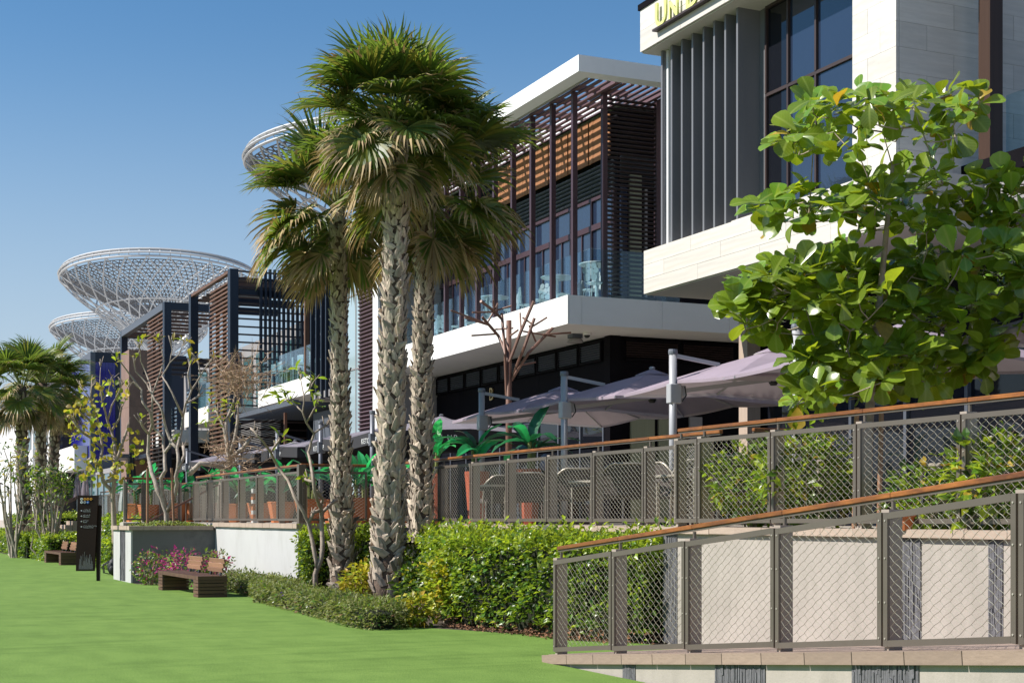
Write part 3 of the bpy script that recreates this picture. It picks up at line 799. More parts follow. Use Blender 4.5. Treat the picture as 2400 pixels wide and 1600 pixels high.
# brass letter on the fascia
def text_mesh(s, size, depth, m, name, spacing=1.0, bold=0.0, align='LEFT'):
    cu = bpy.data.curves.new(name, 'FONT'); cu.body = s; cu.size = size; cu.extrude = depth / 2; cu.space_character = spacing
    cu.offset = bold; cu.resolution_u = 3; cu.align_x = align
    o = bpy.data.objects.new(name, cu); COL.objects.link(o)
    dg = bpy.context.evaluated_depsgraph_get(); dg.update()
    me = bpy.data.meshes.new_from_object(o.evaluated_get(dg)); bpy.data.objects.remove(o); bpy.data.curves.remove(cu)
    me.name = name; me.materials.clear(); me.materials.append(m); return me
def face_mtx(loc, n, s=1.0):
    """text plane: local +Z along n (horizontal), local +Y up"""
    n = Vector(n).normalized(); up = Vector((0, 0, 1)); xx = up.cross(n).normalized()
    M3 = Matrix((xx, up, n)).transposed().to_4x4()
    return Matrix.Translation(Vector(loc)) @ M3 @ Matrix.Scale(s, 4)
sg = put('brass_sign', text_mesh('B', .52, .04, M_gold, 'brass_letter'), None, face_mtx((16.76, 38.75, 4.95), (-1, 0, 0)))
tag(sg, 'brass letter B on the dark fascia behind the brown metal tree', 'sign')
# second stroke through the letter, as on the sign
# fittings under the soffit
l1 = on_z(1348, 789, FL - .06); 
lamp = thing('soffit_lamp', 'grey spotlight hanging under the corner of the white balcony', 'lamp', l1)
MB().box(l1.x - .14, l1.y - .14, FL - .10, l1.x + .14, l1.y + .14, FL - .002).build('housing', M_greysteel, lamp, bevel=.01)
MB().lathe([(.16, -.02), (.2, -.09), (.19, -.11)], (l1.x, l1.y, FL - .09), 12).build('lens', M_greywall, lamp)
l2 = on_z(1376, 781, FL - .02)
dc = thing('dome_camera', 'small dome camera under the white balcony beside the spotlight', 'camera', l2)
MB().lathe([(.09, 0), (.10, -.05), (.085, -.06)], (l2.x, l2.y, FL - .003), 14).build('mount', M_white, dc)
MB().blob((l2.x, l2.y, FL - .06), .075, 10, 6).build('dome', M_black, dc, smooth=True)

# tiled end wall of the middle building -----------------------------------------------------------------
ew = thing('end_wall', 'tall white framed party wall with grey tiles behind the palm trunks', 'wall', (15, 43.2, TZ))
ubox('lit_edge', M_white, ew, 14.90, 43.06, TZ, 14.96, 43.55, RT)
ubox('wall_core', M_greywall, ew, 14.96, 43.10, TZ, 17.2, 43.55, RT - .01)
for r_ in range(38):
    z = TZ + r_ * .274
    if z > RB: break
    off = (.35 if r_ % 2 else 0)
    x = 14.965 - off
    while x < 17.05:
        a = max(x, 14.965); b = min(x + .70, 17.08)
        if b - a > .08: piece('tile', M_greywall, ew, a + .004, 43.06 - rnd.uniform(.0, .004), z + .004, b - .004, 43.10, z + .27)
        x += .70

# ------------------------------------------------------------------ next building: louvres, blades, second balcony
nb = thing('cafe_building', 'dark glazed building with upright blades, a white balcony block and plum louvres', 'building', (17, 50, TZ))
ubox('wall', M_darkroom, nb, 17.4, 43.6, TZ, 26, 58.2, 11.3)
ubox('roof', M_darkwall, nb, 16.6, 43.6, 11.3, 26, 58.2, 11.55)
ubox('louvre_backing', M_darkroom, nb, 15.3, 43.58, 2.2, 15.34, 45.25, 11.3)
for k in range(72):
    z = 2.3 + k * .126
    put('louvre_slat', unit('louvre_slat', M_plumslat), nb, Matrix.LocRotScale(Vector((15.02, 44.42, z)), Euler((0, R(28), 0)), Vector((.11, 1.64, .03))))
for y in (43.6, 44.1, 45.25):
    piece('louvre_post', M_plum, nb, 15.08, y - .02, 2.2, 15.14, y + .02, 11.3)
ubox('glass_strip', G_pale, nb, 15.05, 45.3, TZ, 15.08, 46.5, 11.3)
ubox('strip_return', M_greywall, nb, 15.08, 45.3, TZ, 17.4, 45.36, 11.3)
for z in (4.2, 6.4, 8.8):
    piece('mullion', M_greywall, nb, 15.03, 45.3, z, 15.09, 46.5, z + .05)
piece('mullion', M_greywall, nb, 15.03, 45.62, TZ, 15.09, 45.67, 11.3)
# dark glazed bays behind the blades
yy = 46.6
while yy < 58:
    fr = MB(); b = min(yy + 1.5, 58.1)
    for z in (TZ, 4.4, FT, 8.9, 9.6, 11.1): fr.box(17.3, yy, z, 17.4, b, z + .1)
    fr.box(17.3, yy, TZ + .1, 17.4, yy + .08, 11.1)
    wf = fr.build('window_frame', M_greysteel, nb)
    ubox('pane', G_win, wf, 17.36, yy + .08, TZ + .1, 17.375, b, 4.4); ubox('pane', G_winblue, wf, 17.36, yy + .08, FT + .1, 17.375, b, 8.9); ubox('pane', G_winblue, wf, 17.36, yy + .08, 9.0, 17.375, b, 9.6)
    for k in range(10):
        put('louvre_blade', unit('louvre_blade', M_greysteel), nb, Matrix.LocRotScale(Vector((17.33, (yy + b) / 2, 9.78 + k * .125)), Euler((0, R(30), 0)), Vector((.09, b - yy - .05, .012))))
    yy += 1.5
for u in (730, 742, 754, 765, 776):
    p = on_x(u, 800, 14.95)
    piece('upright_blade', M_navy, nb, 14.92, p.y - .05, 5.72, 15.06, p.y + .05, 11.5)
piece('timber_post', M_brownslat, nb, 14.98, on_x(715, 800, 15).y - .07, FT, 15.14, on_x(715, 800, 15).y + .07, 11.5)
# white balcony block
ubox('balcony_block', M_white, nb, 14.9, 50.35, 5.98, 17.3, 57.5, 6.62)
ubox('balcony_floor', M_greywall, nb, 15.0, 46.5, 5.75, 17.3, 50.35, 5.98)
for i in range(6):
    a = 50.4 + i * 1.19
    piece('glass_panel', G_bal, nb, 15.0, a + .01, 6.60, 15.02, a + 1.18, 7.75)
piece('glass_panel', G_bal, nb, 15.03, 50.36, 6.60, 17.2, 50.38, 7.75)
# canopy below the balcony with rafters
ubox('canopy_edge', M_greysteel, nb, 14.2, 50.0, 5.55, 14.4, 58.4, 5.72)
for i in range(14):
    y = 50.2 + i * .6
    piece('canopy_rafter', M_greysteel, nb, 14.4, y, 5.56, 17.3, y + .06, 5.69)
piece('drop_post', M_rust, nb, 15.0, 54.0, TZ, 15.1, 54.1, 5.55)
# cafe sign panel
ubox('sign_panel', M_greysteel, nb, 15.7, 48.6, 4.25, 15.78, 52.6, 5.45)
s1 = put('shop_sign', text_mesh('COFFEE', .62, .05, M_whiteprint, 'sign_letters', 1.0, .012), None, face_mtx((15.68, 50.25, 4.72), (-1, 0, 0)))
tag(s1, 'white capital letters spelling COFFEE, half hidden by the left palm trunk', 'sign')
s2 = put('shop_sign', text_mesh('CAFE  RESTAURANT', .24, .03, M_whiteprint, 'sign_letters', 1.05), None, face_mtx((15.68, 50.4, 4.33), (-1, 0, 0)))
tag(s2, 'small white line of letters under the COFFEE sign', 'sign')

# ------------------------------------------------------------------ slatted timber pergola frames further along
def frame_block(root, x, y0, y1, zt, slat_y1=None, nslat=34, zb=3.2, depth=3.2, postw=.42, top=True, side=True):
    P = lambda *a, **k: piece(*a, **k)
    P('frame_post', M_navy, root, x, y0, TZ, x + .34, y0 + postw, zt)
    P('frame_post', M_navy, root, x, y1 - postw, TZ, x + .34, y1, zt)
    P('frame_post', M_navy, root, x + depth, y0, TZ, x + depth + .3, y0 + .3, zt)
    if top:
        P('frame_beam', M_greysteel, root, x - .01, y0 + postw, zt - .34, x + .33, y1 - postw, zt)
        P('frame_beam', M_navy, root, x + .34, y0 + .02, zt - .36, x + depth, y0 + .32, zt - .01)
        P('frame_beam', M_navy, root, x + .34, y1 - .3, zt - .36, x + depth, y1, zt - .01)
    n = nslat
    for k in range(n):
        z = zb + (zt - .5 - zb) * k / (n - 1)
        P('timber_slat', M_brownslat, root, x + .06, y0 + postw + .01, z, x + .16, slat_y1 or (y1 - postw - .01), z + .065)
    for f in (.0, .36, .72):
        yy = y0 + postw + .15 + ((slat_y1 or y1 - postw) - y0 - postw) * f
        P('slat_post', M_darkslat, root, x + .165, yy, TZ, x + .3, yy + .16, zt - .36)
    for k in range(9):
        yy = y0 + .7 + (y1 - y0 - 1.2) * k / 8
        P('roof_slat', M_brownslat, root, x + .34, yy, zt - .33, x + depth, yy + .12, zt - .2)
pa = thing('slatted_pergola', 'tall slatted timber pergola on navy posts left of the palm crowns', 'pergola', (14, 58.4, TZ))
frame_block(pa, 14.0, 58.4, 66.2, 11.55, top=False, slat_y1=62.3, nslat=46)
piece('top_rail', M_brownslat, pa, 14.02, 58.85, 11.42, 14.2, 65.8, 11.54)
for k in range(24):
    z = 4.2 + k * .315
    piece('side_slat', M_darkslat, pa, 14.36, 58.44, z, 17.3, 58.52, z + .06)
for k in range(3):
    piece('frame_beam', M_navy, pa, 14.4, 58.55 + k * 2.6, 10.5, 17.4, 58.75 + k * 2.6, 10.8)
for i in range(10):
    u = 612 + i * 10.7; xp = on_y(u, 800, 58.3).x
    piece('upright_blade', M_navy, pa, xp - .045, 58.25, 5.9, xp + .045, 58.42, 11.6)
ubox('rear_wall', M_greywall, pa, 17.6, 58.7, TZ, 20, 71, 9.9)
for y in (59.2, 61.6, 64.0, 66.4, 68.8):
    piece('rear_window', G_teal, pa, 17.55, y, 6.8, 17.62, y + 1.7, 9.3)
ubox('lower_front', M_white, pa, 14.9, 66.3, 5.95, 17.2, 71.4, 6.65)
ubox('lower_wall', M_darkwall, pa, 16.2, 58.6, TZ, 17.58, 71.4, 5.9)
for k in range(16):
    piece('vent_slat', M_greywall, pa, 16.12, 58.8, 4.6 + k * .075, 16.19, 71.2, 4.62 + k * .075)
for i in range(5):
    piece('glass_panel', G_bal, pa, 15.0, 66.4 + i, 6.62, 15.02, 67.38 + i, 7.75)
pb = thing('slatted_pergola', 'lower flat-topped timber pergola with a blue-grey beam beneath the lattice dish', 'pergola', (14, 71.7, TZ))
frame_block(pb, 14.0, 71.7, 84.2, 12.0, slat_y1=76.5, nslat=42)
for i in range(2):
    piece('frame_post', M_navy, pb, 16.2 + i * 1.2, 71.74, TZ, 16.32 + i * 1.2, 71.9, 11.6)
ubox('rear_wall', M_greywall, pb, 17.5, 72, TZ, 20, 84, 9.8)
for y in (72.6, 75.2, 78):
    piece('rear_window', G_teal, pb, 17.44, y, 6.7, 17.52, y + 2, 9.4)
ubox('lower_front', M_white, pb, 14.6, 72.2, 5.3, 17.2, 78.0, 5.9)
ubox('lower_wall', M_darkwall, pb, 15.8, 72.2, TZ, 17.48, 84, 5.28)
for i in range(5):
    piece('glass_panel', G_bal, pb, 14.7, 72.3 + i, 5.9, 14.72, 73.28 + i, 7.0)
for k in range(4):
    piece('trellis_bar', M_darkslat, pb, 14.5, 73 + k * 2.4, 9.3, 17.4, 73.12 + k * 2.4, 9.42)
# brown granite pier
gp = thing('granite_pier', 'tall brown granite clad pier left of the timber pergola', 'pier', (14, 81.5, TZ))
ubox('core', M_brownstone, gp, 14.06, 81.46, TZ, 15.6, 83.9, 10.7)
for k in range(6):
    z = TZ + k * 1.54; z1 = min(z + 1.53, 10.74)
    piece('stone_panel', M_brownstone, gp, 14.0, 81.4, z, 14.06, 82.6, z1); piece('stone_panel', M_brownstone, gp, 14.0, 82.61, z, 14.06, 83.9, z1)
    piece('stone_panel', M_brownstone, gp, 14.065, 81.4, z, 14.9, 81.46, z1)
    piece('stone_panel', M_brownstone, gp, 14.91, 81.4, z, 15.6, 81.46, z1)
ubox('canopy', M_greysteel, gp, 12.6, 78.6, 4.75, 14.0, 82.5, 4.95)
ubox('canopy_soffit', M_navy, gp, 14.0, 76.5, 4.7, 15.8, 81.3, 4.9)
# cobalt glass box
cb = thing('blue_glass_building', 'cobalt blue glass box in a dark frame behind the yellow-leaved tree', 'building', (14, 95, TZ))
ubox('core', M_darkroom, cb, 14.12, 95.3, 5.6, 24, 110, 11.9)
piece('frame_post', M_greysteel, cb, 14.0, 95.2, 4.6, 14.3, 95.6, 12.0)
piece('frame_beam', M_greysteel, cb, 14.0, 95.6, 11.55, 14.3, 110, 12.0)
piece('frame_beam', M_navy, cb, 14.3, 95.2, 11.4, 20, 95.5, 12.0)
piece('frame_post', M_navy, cb, 15.55, 95.2, 4.6, 20, 95.5, 11.4)
piece('frame_beam', M_greysteel, cb, 14.3, 95.2, 4.6, 15.55, 95.5, 5.3)
piece('frame_beam', M_greysteel, cb, 14.0, 95.6, 4.6, 14.3, 110, 5.3)
for i in range(12):
    piece('blue_panel', M_bluepanel, cb, 14.04, 95.62 + i * 1.2, 5.3, 14.11, 95.62 + i * 1.2 + 1.18, 11.54)
for i in range(6):
    piece('blue_panel', M_bluepanel, cb, 14.31 + i * .206, 95.23, 5.32, 14.31 + i * .206 + .196, 95.29, 11.38)
ubox('lower_white', M_white, cb, 13.2, 96.5, 4.7, 14.0, 104, 6.2)
ubox('lower_wall', M_greywall, cb, 14.4, 84.5, TZ, 24, 104, 4.6)
for i in range(7):
    fr = MB(); a = 85 + i * 2.4
    fr.box(14.3, a, TZ, 14.4, a + .12, 4.3); fr.box(14.3, a, 4.3, 14.4, a + 2.4, 4.45)
    wf = fr.build('window_frame', M_greywall, cb); ubox('pane', G_teal, wf, 14.36, a + .12, TZ, 14.38, a + 2.4, 4.3)
ubox('roof_edge', M_darkslat, cb, 13.6, 104, 11.2, 24, 125, 11.5)
# far white building with teal windows and a black louvre stack
wb = thing('white_building', 'low white building with tall teal windows behind the far palms', 'building', (12.5, 108, 0))
ubox('body', M_farwhite, wb, 13.0, 106, TZ, 26, 130, 8.6)
ubox('band', M_farwhite, wb, 12.4, 112, 5.3, 13.0, 130, 6.6)
for i in range(6):
    a = 108 + i * 3.4
    fr = MB(); fr.box(12.94, a - .1, 6.6, 13.0, a, 10.6); fr.box(12.94, a + 1.6, 6.6, 13.0, a + 1.7, 10.6)
    wf = fr.build('window_frame', M_greywall, wb); ubox('pane', G_teal, wf, 12.96, a, 6.7, 12.99, a + 1.6, 10.4)
ls = thing('louvre_stack', 'black louvred service tower beside the blue glass box', 'tower', (13.4, 104.5, 0))
ubox('core', M_black, ls, 13.5, 104.4, TZ, 15, 106, 8.8)
for k in range(13):
    piece('louvre_slat', M_navy, ls, 13.1, 104.3, 2.2 + k * .52, 13.5, 105.9, 2.42 + k * .52)
fw = thing('pale_hall', 'long pale grey hall on the skyline behind the far palms', 'building', (20, 240, 0))
ubox('body', M_farwhite, fw, 20.3, 150, 0, 60, 330, 14.6)
for i in range(20):
    piece('facade_panel', M_farwhite, fw, 20.0, 150 + i * 9, 0, 20.3, 158.9 + i * 9, 14.7)

# ------------------------------------------------------------------ right stone building
rb = thing('stone_building', 'pale limestone building with grey upright fins and tall dark windows', 'building', (15, 22, TZ))
SB, ST = 6.18, 7.06
YE = 26.5
ubox('slab_core', M_stone, rb, 14.95, 18.5, SB + .003, 25, YE - .05, ST - .003)
def stone_rows(parent, x, y0, y1, z0, z1, rows, length, th=.045, shift=.5):
    h = (z1 - z0) / rows
    for r_ in range(rows):
        y = y1 + (length * shift * (r_ % 2)) 
        yb = y1
        cuts = [y1]; y = y1 - length * (1 - .55 * (r_ % 2)) + .13 * r_
        while y > y0 + .2: cuts.append(y); y -= length
        cuts.append(y0)
        for a, b in zip(cuts[1:], cuts[:-1]):
            piece('stone_panel', M_stone, parent, x - rnd.uniform(0, .002), a + .003, z0 + r_ * h + .003, x + th, b - .003, z0 + (r_ + 1) * h - .003)
stone_rows(rb, 14.9, 18.5, YE, SB, ST, 3, 2.1)
piece('soffit_panel', M_stone, rb, 14.95, 18.5, SB - .02, 18.5, YE - .01, SB)
piece('bounce_end', M_white, rb, 14.95, YE - .05, SB, 25, YE, ST)  # unseen end made white to bounce light onto the balcony side opposite
# upper fascia
F0, F1 = 11.16, 12.02
ubox('fascia_core', M_stone, rb, 14.95, 18.95, F0 + .003, 25, YE + .1, F1)
stone_rows(rb, 14.9, 18.95, YE + .15, F0, F1, 2, 1.6)
piece('fascia_end', M_stone, rb, 14.95, YE + .1, F0, 25, YE + .15, F1)
piece('soffit_panel', M_stone, rb, 14.95, 18.95, F0 - .02, 18, YE + .14, F0)
piece('parapet_cap', M_darkwall, rb, 14.87, 18.9, F1, 25, YE + .2, F1 + .12)
ubox('upper_block', M_stone, rb, 15.8, 18.95, F1 + .12, 25, YE, 14.5)
# sign ledge and letters
piece('sign_ledge', M_darkslat, rb, 14.78, 21.0, 11.36, 14.90, 25.95, 11.40)
xcur = 25.9
lettr = thing('fascia_sign', 'lime green standing letters on the stone fascia at the top right', 'sign', (14.8, 25.9, 11.4))
for ch, szz in (('U', .50), ('N', .36), (' ', .2), ('D', .50), ('I', .36), ('M', .36), ('A', .36), ('N', .36), ('C', .36), ('H', .36), ('E', .36)):
    if ch == ' ': xcur -= .2; continue
    me = text_mesh(ch, szz * 1.42, .045, M_lime, 'letter', 1.0, .004)
    wd = max(v.co.x for v in me.vertices)
    put('letter', me, lettr, face_mtx((14.82, xcur, 11.405), (-1, 0, 0)))
    xcur -= wd + .075
# fins
ubox('fin_backing', M_fin, rb, 15.70, 23.3, ST, 16.2, YE + .0, F0)
for u in (1551, 1574, 1598, 1623, 1649, 1674, 1700, 1728):
    y = on_x(u, 400, 15.2).y
    f = piece('fin', M_fin, rb, 15.215, y, ST - .01, 15.70, y + .06, F0 + .01)
    piece('fin_edge', M_finlight, f, 15.2, y - .003, ST - .01, 15.215, y + .063, F0 + .01)
piece('end_panel', M_finlight, rb, 15.3, YE - .3, ST, 15.7, YE - .02, F0)  # end wall whitened too, for light bounced across the gap
# window wall
ubox('window_room', M_darkroom, rb, 16.6, 20.0, ST, 17, 23.4, F0)
yw = [23.25, 22.55, 21.7, 20.45, 20.05]
for i in range(4):
    a, b = yw[i + 1], yw[i]
    fr = MB()
    for z in (ST, 9.45, F0 - .08): fr.box(15.66, a, z, 15.74, b, z + (.06 if z != ST else .08))
    fr.box(15.65, b - .05, ST + .08, 15.74, b, 9.45); fr.box(15.65, b - .05, 9.51, 15.74, b, F0 - .08)
    wf = fr.build('window_frame', M_darkslat, rb)
    gm = G_winblue if i in (1, 2, 3) else G_win
    ubox('pane', gm, wf, 15.70, a, ST + .08, 15.712, b - .05, 9.45); ubox('pane', gm, wf, 15.70, a, 9.51, 15.712, b - .05, F0 - .08)
piece('window_sill', M_stone, rb, 14.95, 18.95, ST, 15.66, 23.3, ST + .03)
# stone pier, lit face and shaded flank of separate slabs
PY0, PY1 = 18.9, 20.02
ubox('pier_core', M_stone, rb, 15.26, PY0 + .05, ST, 22, PY1 - .01, 14.4)
h = .405
for r_ in range(18):
    z = ST + r_ * h; zt_ = z + h - .004
    sp = PY0 + (.40 if r_ % 2 else .72)
    for a, b in ((PY0, sp), (sp, PY1)):
        piece('stone_panel', M_stone, rb, 15.2 - rnd.uniform(0, .003), a + .003, z, 15.255, b - .003, zt_)
    x = 15.26; xs = [15.26, 15.26 + (.55 if r_ % 2 else 1.1)]
    while xs[-1] < 19.5: xs.append(xs[-1] + 1.25)
    for a, b in zip(xs[:-1], xs[1:]):
        piece('stone_panel', M_stone, rb, a + .003, PY0 - rnd.uniform(0, .003), z, b - .003, PY0 + .048, zt_)
# ground storey of the stone building
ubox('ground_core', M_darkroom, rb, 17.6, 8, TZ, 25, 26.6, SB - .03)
for i in range(11):
    a = 26.3 - i * 1.6
    fr = MB(); fr.box(17.45, a - .08, TZ, 17.6, a, 4.6); fr.box(17.45, a - 1.6, 4.5, 17.6, a - .08, 4.6); fr.box(17.45, a - 1.6, TZ, 17.6, a - .08, TZ + .12)
    wf = fr.build('window_frame', M_greysteel, rb)
    ubox('pane', G_win, wf, 17.53, a - 1.6, TZ + .12, 17.55, a - .08, 4.5)
    piece('fascia_panel', M_darkwall, rb, 17.48, a - 1.596, 4.62, 17.6, a - .004, 6.1)
for y in (26.2,):
    piece('stone_pillar', M_coping, rb, 17.1, y - .16, TZ, 17.42, y + .16, SB - .02)
for y in (25.2, 21.4):
    piece('pale_curtain', M_curtain, rb, 17.56, y - .5, TZ + .1, 17.585, y + .35, 4.3)
# nearer balcony with brown posts
nbk = thing('corner_balcony', 'dark balcony slab with tall brown posts and glass at the right edge', 'balcony', (16.5, 14, 7))
ubox('slab', M_darkwall, nbk, 16.5, 8, 7.0, 22, PY0 - .01, 7.3)
ubox('soffit_band', M_greywall, nbk, 16.6, 8, 6.35, 22, PY0 - .012, 7.0)
for y in (18.4, 17.15, 15.9, 14.6):
    piece('brown_post', M_colbrown, nbk, 16.54, y - .13, 7.3, 16.80, y + .13, 15)
for i in range(4):
    a = 18.25 - i * 1.25
    piece('glass_panel', G_bal, nbk, 16.85, a - 1.1, 7.3, 16.868, a, 8.32)
# ------------------------------------------------------------------ lattice dishes
def dish(label, Y, u, v, zoff=0, tilt=(0, 0), rr=12.0, seg=64):
    c = at_Y(u, v, Y)
    root = thing('lattice_dish', label, 'dish', (c.x, c.y, 0), 'white lattice dishes on the skyline')
    T = Matrix.Translation(c) @ Euler((tilt[0], tilt[1], 0)).to_matrix().to_4x4()
    def prof(t):        # t 0 rim .. 1 throat : outer funnel
        r = rr * (1 - t) ** .92 + .9 * t
        z = -rr * .66 * (t ** .82)
        return r, z
    def prof_in(t):
        r = rr * .965 * (1 - t) + .9 * t; z = -rr * .40 * (t ** 1.12) - .25
        return r, z
    ri = MB()
    for (r, z, th) in ((rr, 0, .13), (rr * 1.008, .42, .12), (rr * .985, .85, .14), (rr * .955, .9, .16)):
        ri.tube([(r * math.cos(2 * math.pi * k / seg), r * math.sin(2 * math.pi * k / seg), z) for k in range(seg + 1)], th, 5, cap=False)
    for k in range(seg):
        a = 2 * math.pi * k / seg; ca, sa = math.cos(a), math.sin(a)
        ri.tube([(rr * ca, rr * sa, 0), (rr * 1.008 * ca, rr * 1.008 * sa, .42), (rr * .985 * ca, rr * .985 * sa, .85)], .05, 3, cap=False)
        a2 = 2 * math.pi * (k + 1) / seg
        ri.quad((rr * .955 * ca, rr * .955 * sa, .9), (rr * .955 * math.cos(a2), rr * .955 * math.sin(a2), .9), (rr * 1.0 * math.cos(a2), rr * 1.0 * math.sin(a2), .62), (rr * ca, rr * sa, .62))
    ri.xf(T); ri.build('rim', M_latt, root)
    ou = MB(); nd = 30
    for sgn in (1, -1):
        for k in range(nd):
            pts = []
            for j in range(13):
                t = j / 12 * .96; r, z = prof(t); a = 2 * math.pi * (k + sgn * t * 4.2) / nd
                pts.append((r * math.cos(a), r * math.sin(a), z))
            ou.tube(pts, .085, 4, cap=False)
    for t in (.42, .72):
        r, z = prof(t); ou.tube([(r * math.cos(2 * math.pi * k / 40), r * math.sin(2 * math.pi * k / 40), z) for k in range(41)], .11, 4, cap=False)
    ou.xf(T); ou.build('outer_diagrid', M_latt, root)
    inn = MB(); nr = 16; ns = 84
    def ip(i, k):
        t = i / nr * .93; r, z = prof_in(t); a = 2 * math.pi * (k + .5 * (i % 2)) / ns; return (r * math.cos(a), r * math.sin(a), z)
    for i in range(nr + 1):
        t = i / nr * .93; nsk = ns
        if i > 8: nsk = 30
        for k in range(ns):
            if i > 11 and k % 2: continue
            inn.tube([ip(i, k), ip(i, k + (2 if i > 11 else 1))], .068, 3, cap=False)
            if i < nr:
                o_ = 0 if i % 2 == 0 else 1
                inn.tube([ip(i, k), ip(i + 1, k + o_)], .068, 3, cap=False)
                inn.tube([ip(i, k), ip(i + 1, k + o_ - 1)], .068, 3, cap=False)
    inn.xf(T); inn.build('inner_grid', M_lattgrey, root, kind='stuff')
    le = MB(); r1, z1 = prof(.97); gz = -c.z
    for k in range(8):
        a = 2 * math.pi * (k + .3) / 8; r0, z0 = prof(.62)
        le.tube([(r0 * math.cos(a), r0 * math.sin(a), z0), (1.1 * math.cos(a), 1.1 * math.sin(a), z1 - 1.0)], [.16, .30], 6)
    le.tube([(0, 0, z1 + .2), (0, 0, z1 - 3), (0, 0, gz)], [1.3, 1.1, 1.3], 14)
    le.xf(T); le.build('stem', M_latt, root)
    return root
dish('wide white lattice dish in full view above the timber pergolas', 177, 376, 662, tilt=(-.10, .02), rr=11.6)
dish('farther white lattice dish, low behind the brown granite pier', 230, 303, 778, tilt=(-.07, .0), rr=11.8)
dish('near white lattice dish mostly hidden behind the palm crowns', 126, 908, 376, tilt=(-.02, -.05))
# ------------------------------------------------------------------ plant materials
M_frond = mat('palm_green', (0.074, 0.118, 0.026), 0.45, 0.25, 3, spec=.5, objr=.25, isl=.25, trans=(0.22, 0.32, 0.035), tmix=.35)
M_frond2 = mat('palm_yellow_green', (0.19, 0.20, 0.038), 0.5, 0.25, 3, spec=.4, objr=.2, isl=.25, trans=(0.28, 0.28, 0.04), tmix=.33)
M_straw = mat('palm_straw', (0.36, 0.26, 0.125), 0.7, 0.25, 3, objr=.2, isl=.3, trans=(0.35, 0.23, 0.09), tmix=.2)
M_petiole = mat('palm_petiole', (0.17, 0.19, 0.05), 0.5, 0.2, 3)
M_trunk = mat('palm_fibre', (0.115, 0.080, 0.058), 0.95, 0.35, 6, 0.9, 25, stretch=(1, 1, .6))
M_boot = mat('palm_leaf_base', (0.40, 0.325, 0.255), 0.85, 0.35, 7, 0.5, 30, objr=.35, isl=.3, stretch=(1, 1, .3), dirt=(0.13, 0.09, 0.065), dscale=6, dlo=.5, dhi=.75)
M_leafbig = mat('broad_leaf_green', (0.100, 0.172, 0.016), 0.22, 0.12, 4, spec=.5, objr=.35, isl=.35, hue=.025, trans=(0.50, 0.60, 0.025), tmix=.27)
veined(M_leafbig, (0.30, 0.36, 0.08), .5)
M_leafyel = mat('yellowing_leaf', (0.34, 0.24, 0.03), 0.4, 0.2, 5, objr=.25, isl=.25, trans=(0.5, 0.3, 0.02), tmix=.35)
M_bark = mat('grey_bark', (0.34, 0.27, 0.215), 0.85, 0.25, 9, 0.4, 40, dirt=(0.2, .15, .12), dscale=5)
M_barkpale = mat('pale_bark', (0.36, 0.30, 0.25), 0.85, 0.25, 9, 0.6, 30, dirt=(0.17, .13, .105), dscale=6)
M_twig = mat('dry_twig', (0.42, 0.29, 0.19), 0.85, 0.2, 9)
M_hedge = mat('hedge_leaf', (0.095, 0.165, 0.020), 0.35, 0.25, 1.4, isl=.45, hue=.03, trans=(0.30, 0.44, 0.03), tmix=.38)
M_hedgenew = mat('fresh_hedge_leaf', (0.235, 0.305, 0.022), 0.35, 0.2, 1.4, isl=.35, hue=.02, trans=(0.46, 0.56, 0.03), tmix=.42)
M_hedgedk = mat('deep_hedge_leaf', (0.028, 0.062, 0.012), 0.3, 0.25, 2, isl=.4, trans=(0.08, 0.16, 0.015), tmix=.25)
M_core = mat('dark_hedge_core', (0.012, 0.014, 0.005), 1.0, 0.4, 5)
M_ruellia = mat('grey_green_leaf', (0.175, 0.190, 0.052), 0.6, 0.25, 2, isl=.45, hue=.03, trans=(0.26, 0.30, 0.06), tmix=.35)
M_croton = mat('golden_croton_leaf', (0.40, 0.36, 0.035), 0.4, 0.2, 3, isl=.4, hue=.05, trans=(0.55, 0.48, 0.03), tmix=.35)
M_boug = mat('magenta_bract', (0.36, 0.025, 0.15), 0.6, 0.2, 4, isl=.35, hue=.02, trans=(0.5, 0.04, 0.2), tmix=.35)
M_petal = mat('white_petal', (0.75, 0.75, 0.70), 0.6, 0.05, 4)
M_banana = mat('artificial_banana_leaf', (0.022, 0.28, 0.07), 0.4, 0.2, 2, objr=.35, hue=.02, spec=.4, trans=(0.05, 0.70, 0.17), tmix=.35)
M_bananadk = mat('deep_banana_leaf', (0.018, 0.105, 0.045), 0.35, 0.2, 2, objr=.3, spec=.6, trans=(0.03, 0.28, 0.09), tmix=.25)
M_ylw = mat('autumn_leaf', (0.34, 0.30, 0.045), 0.5, 0.2, 4, isl=.35, hue=.05, trans=(0.55, 0.45, 0.04), tmix=.4)
M_sedum = mat('ground_cover', (0.17, 0.21, 0.04), 0.7, 0.3, 3, isl=.4, hue=.05)
M_litter = mat('leaf_litter', (0.17, 0.08, 0.04), 0.9, 0.3, 6, isl=.5)

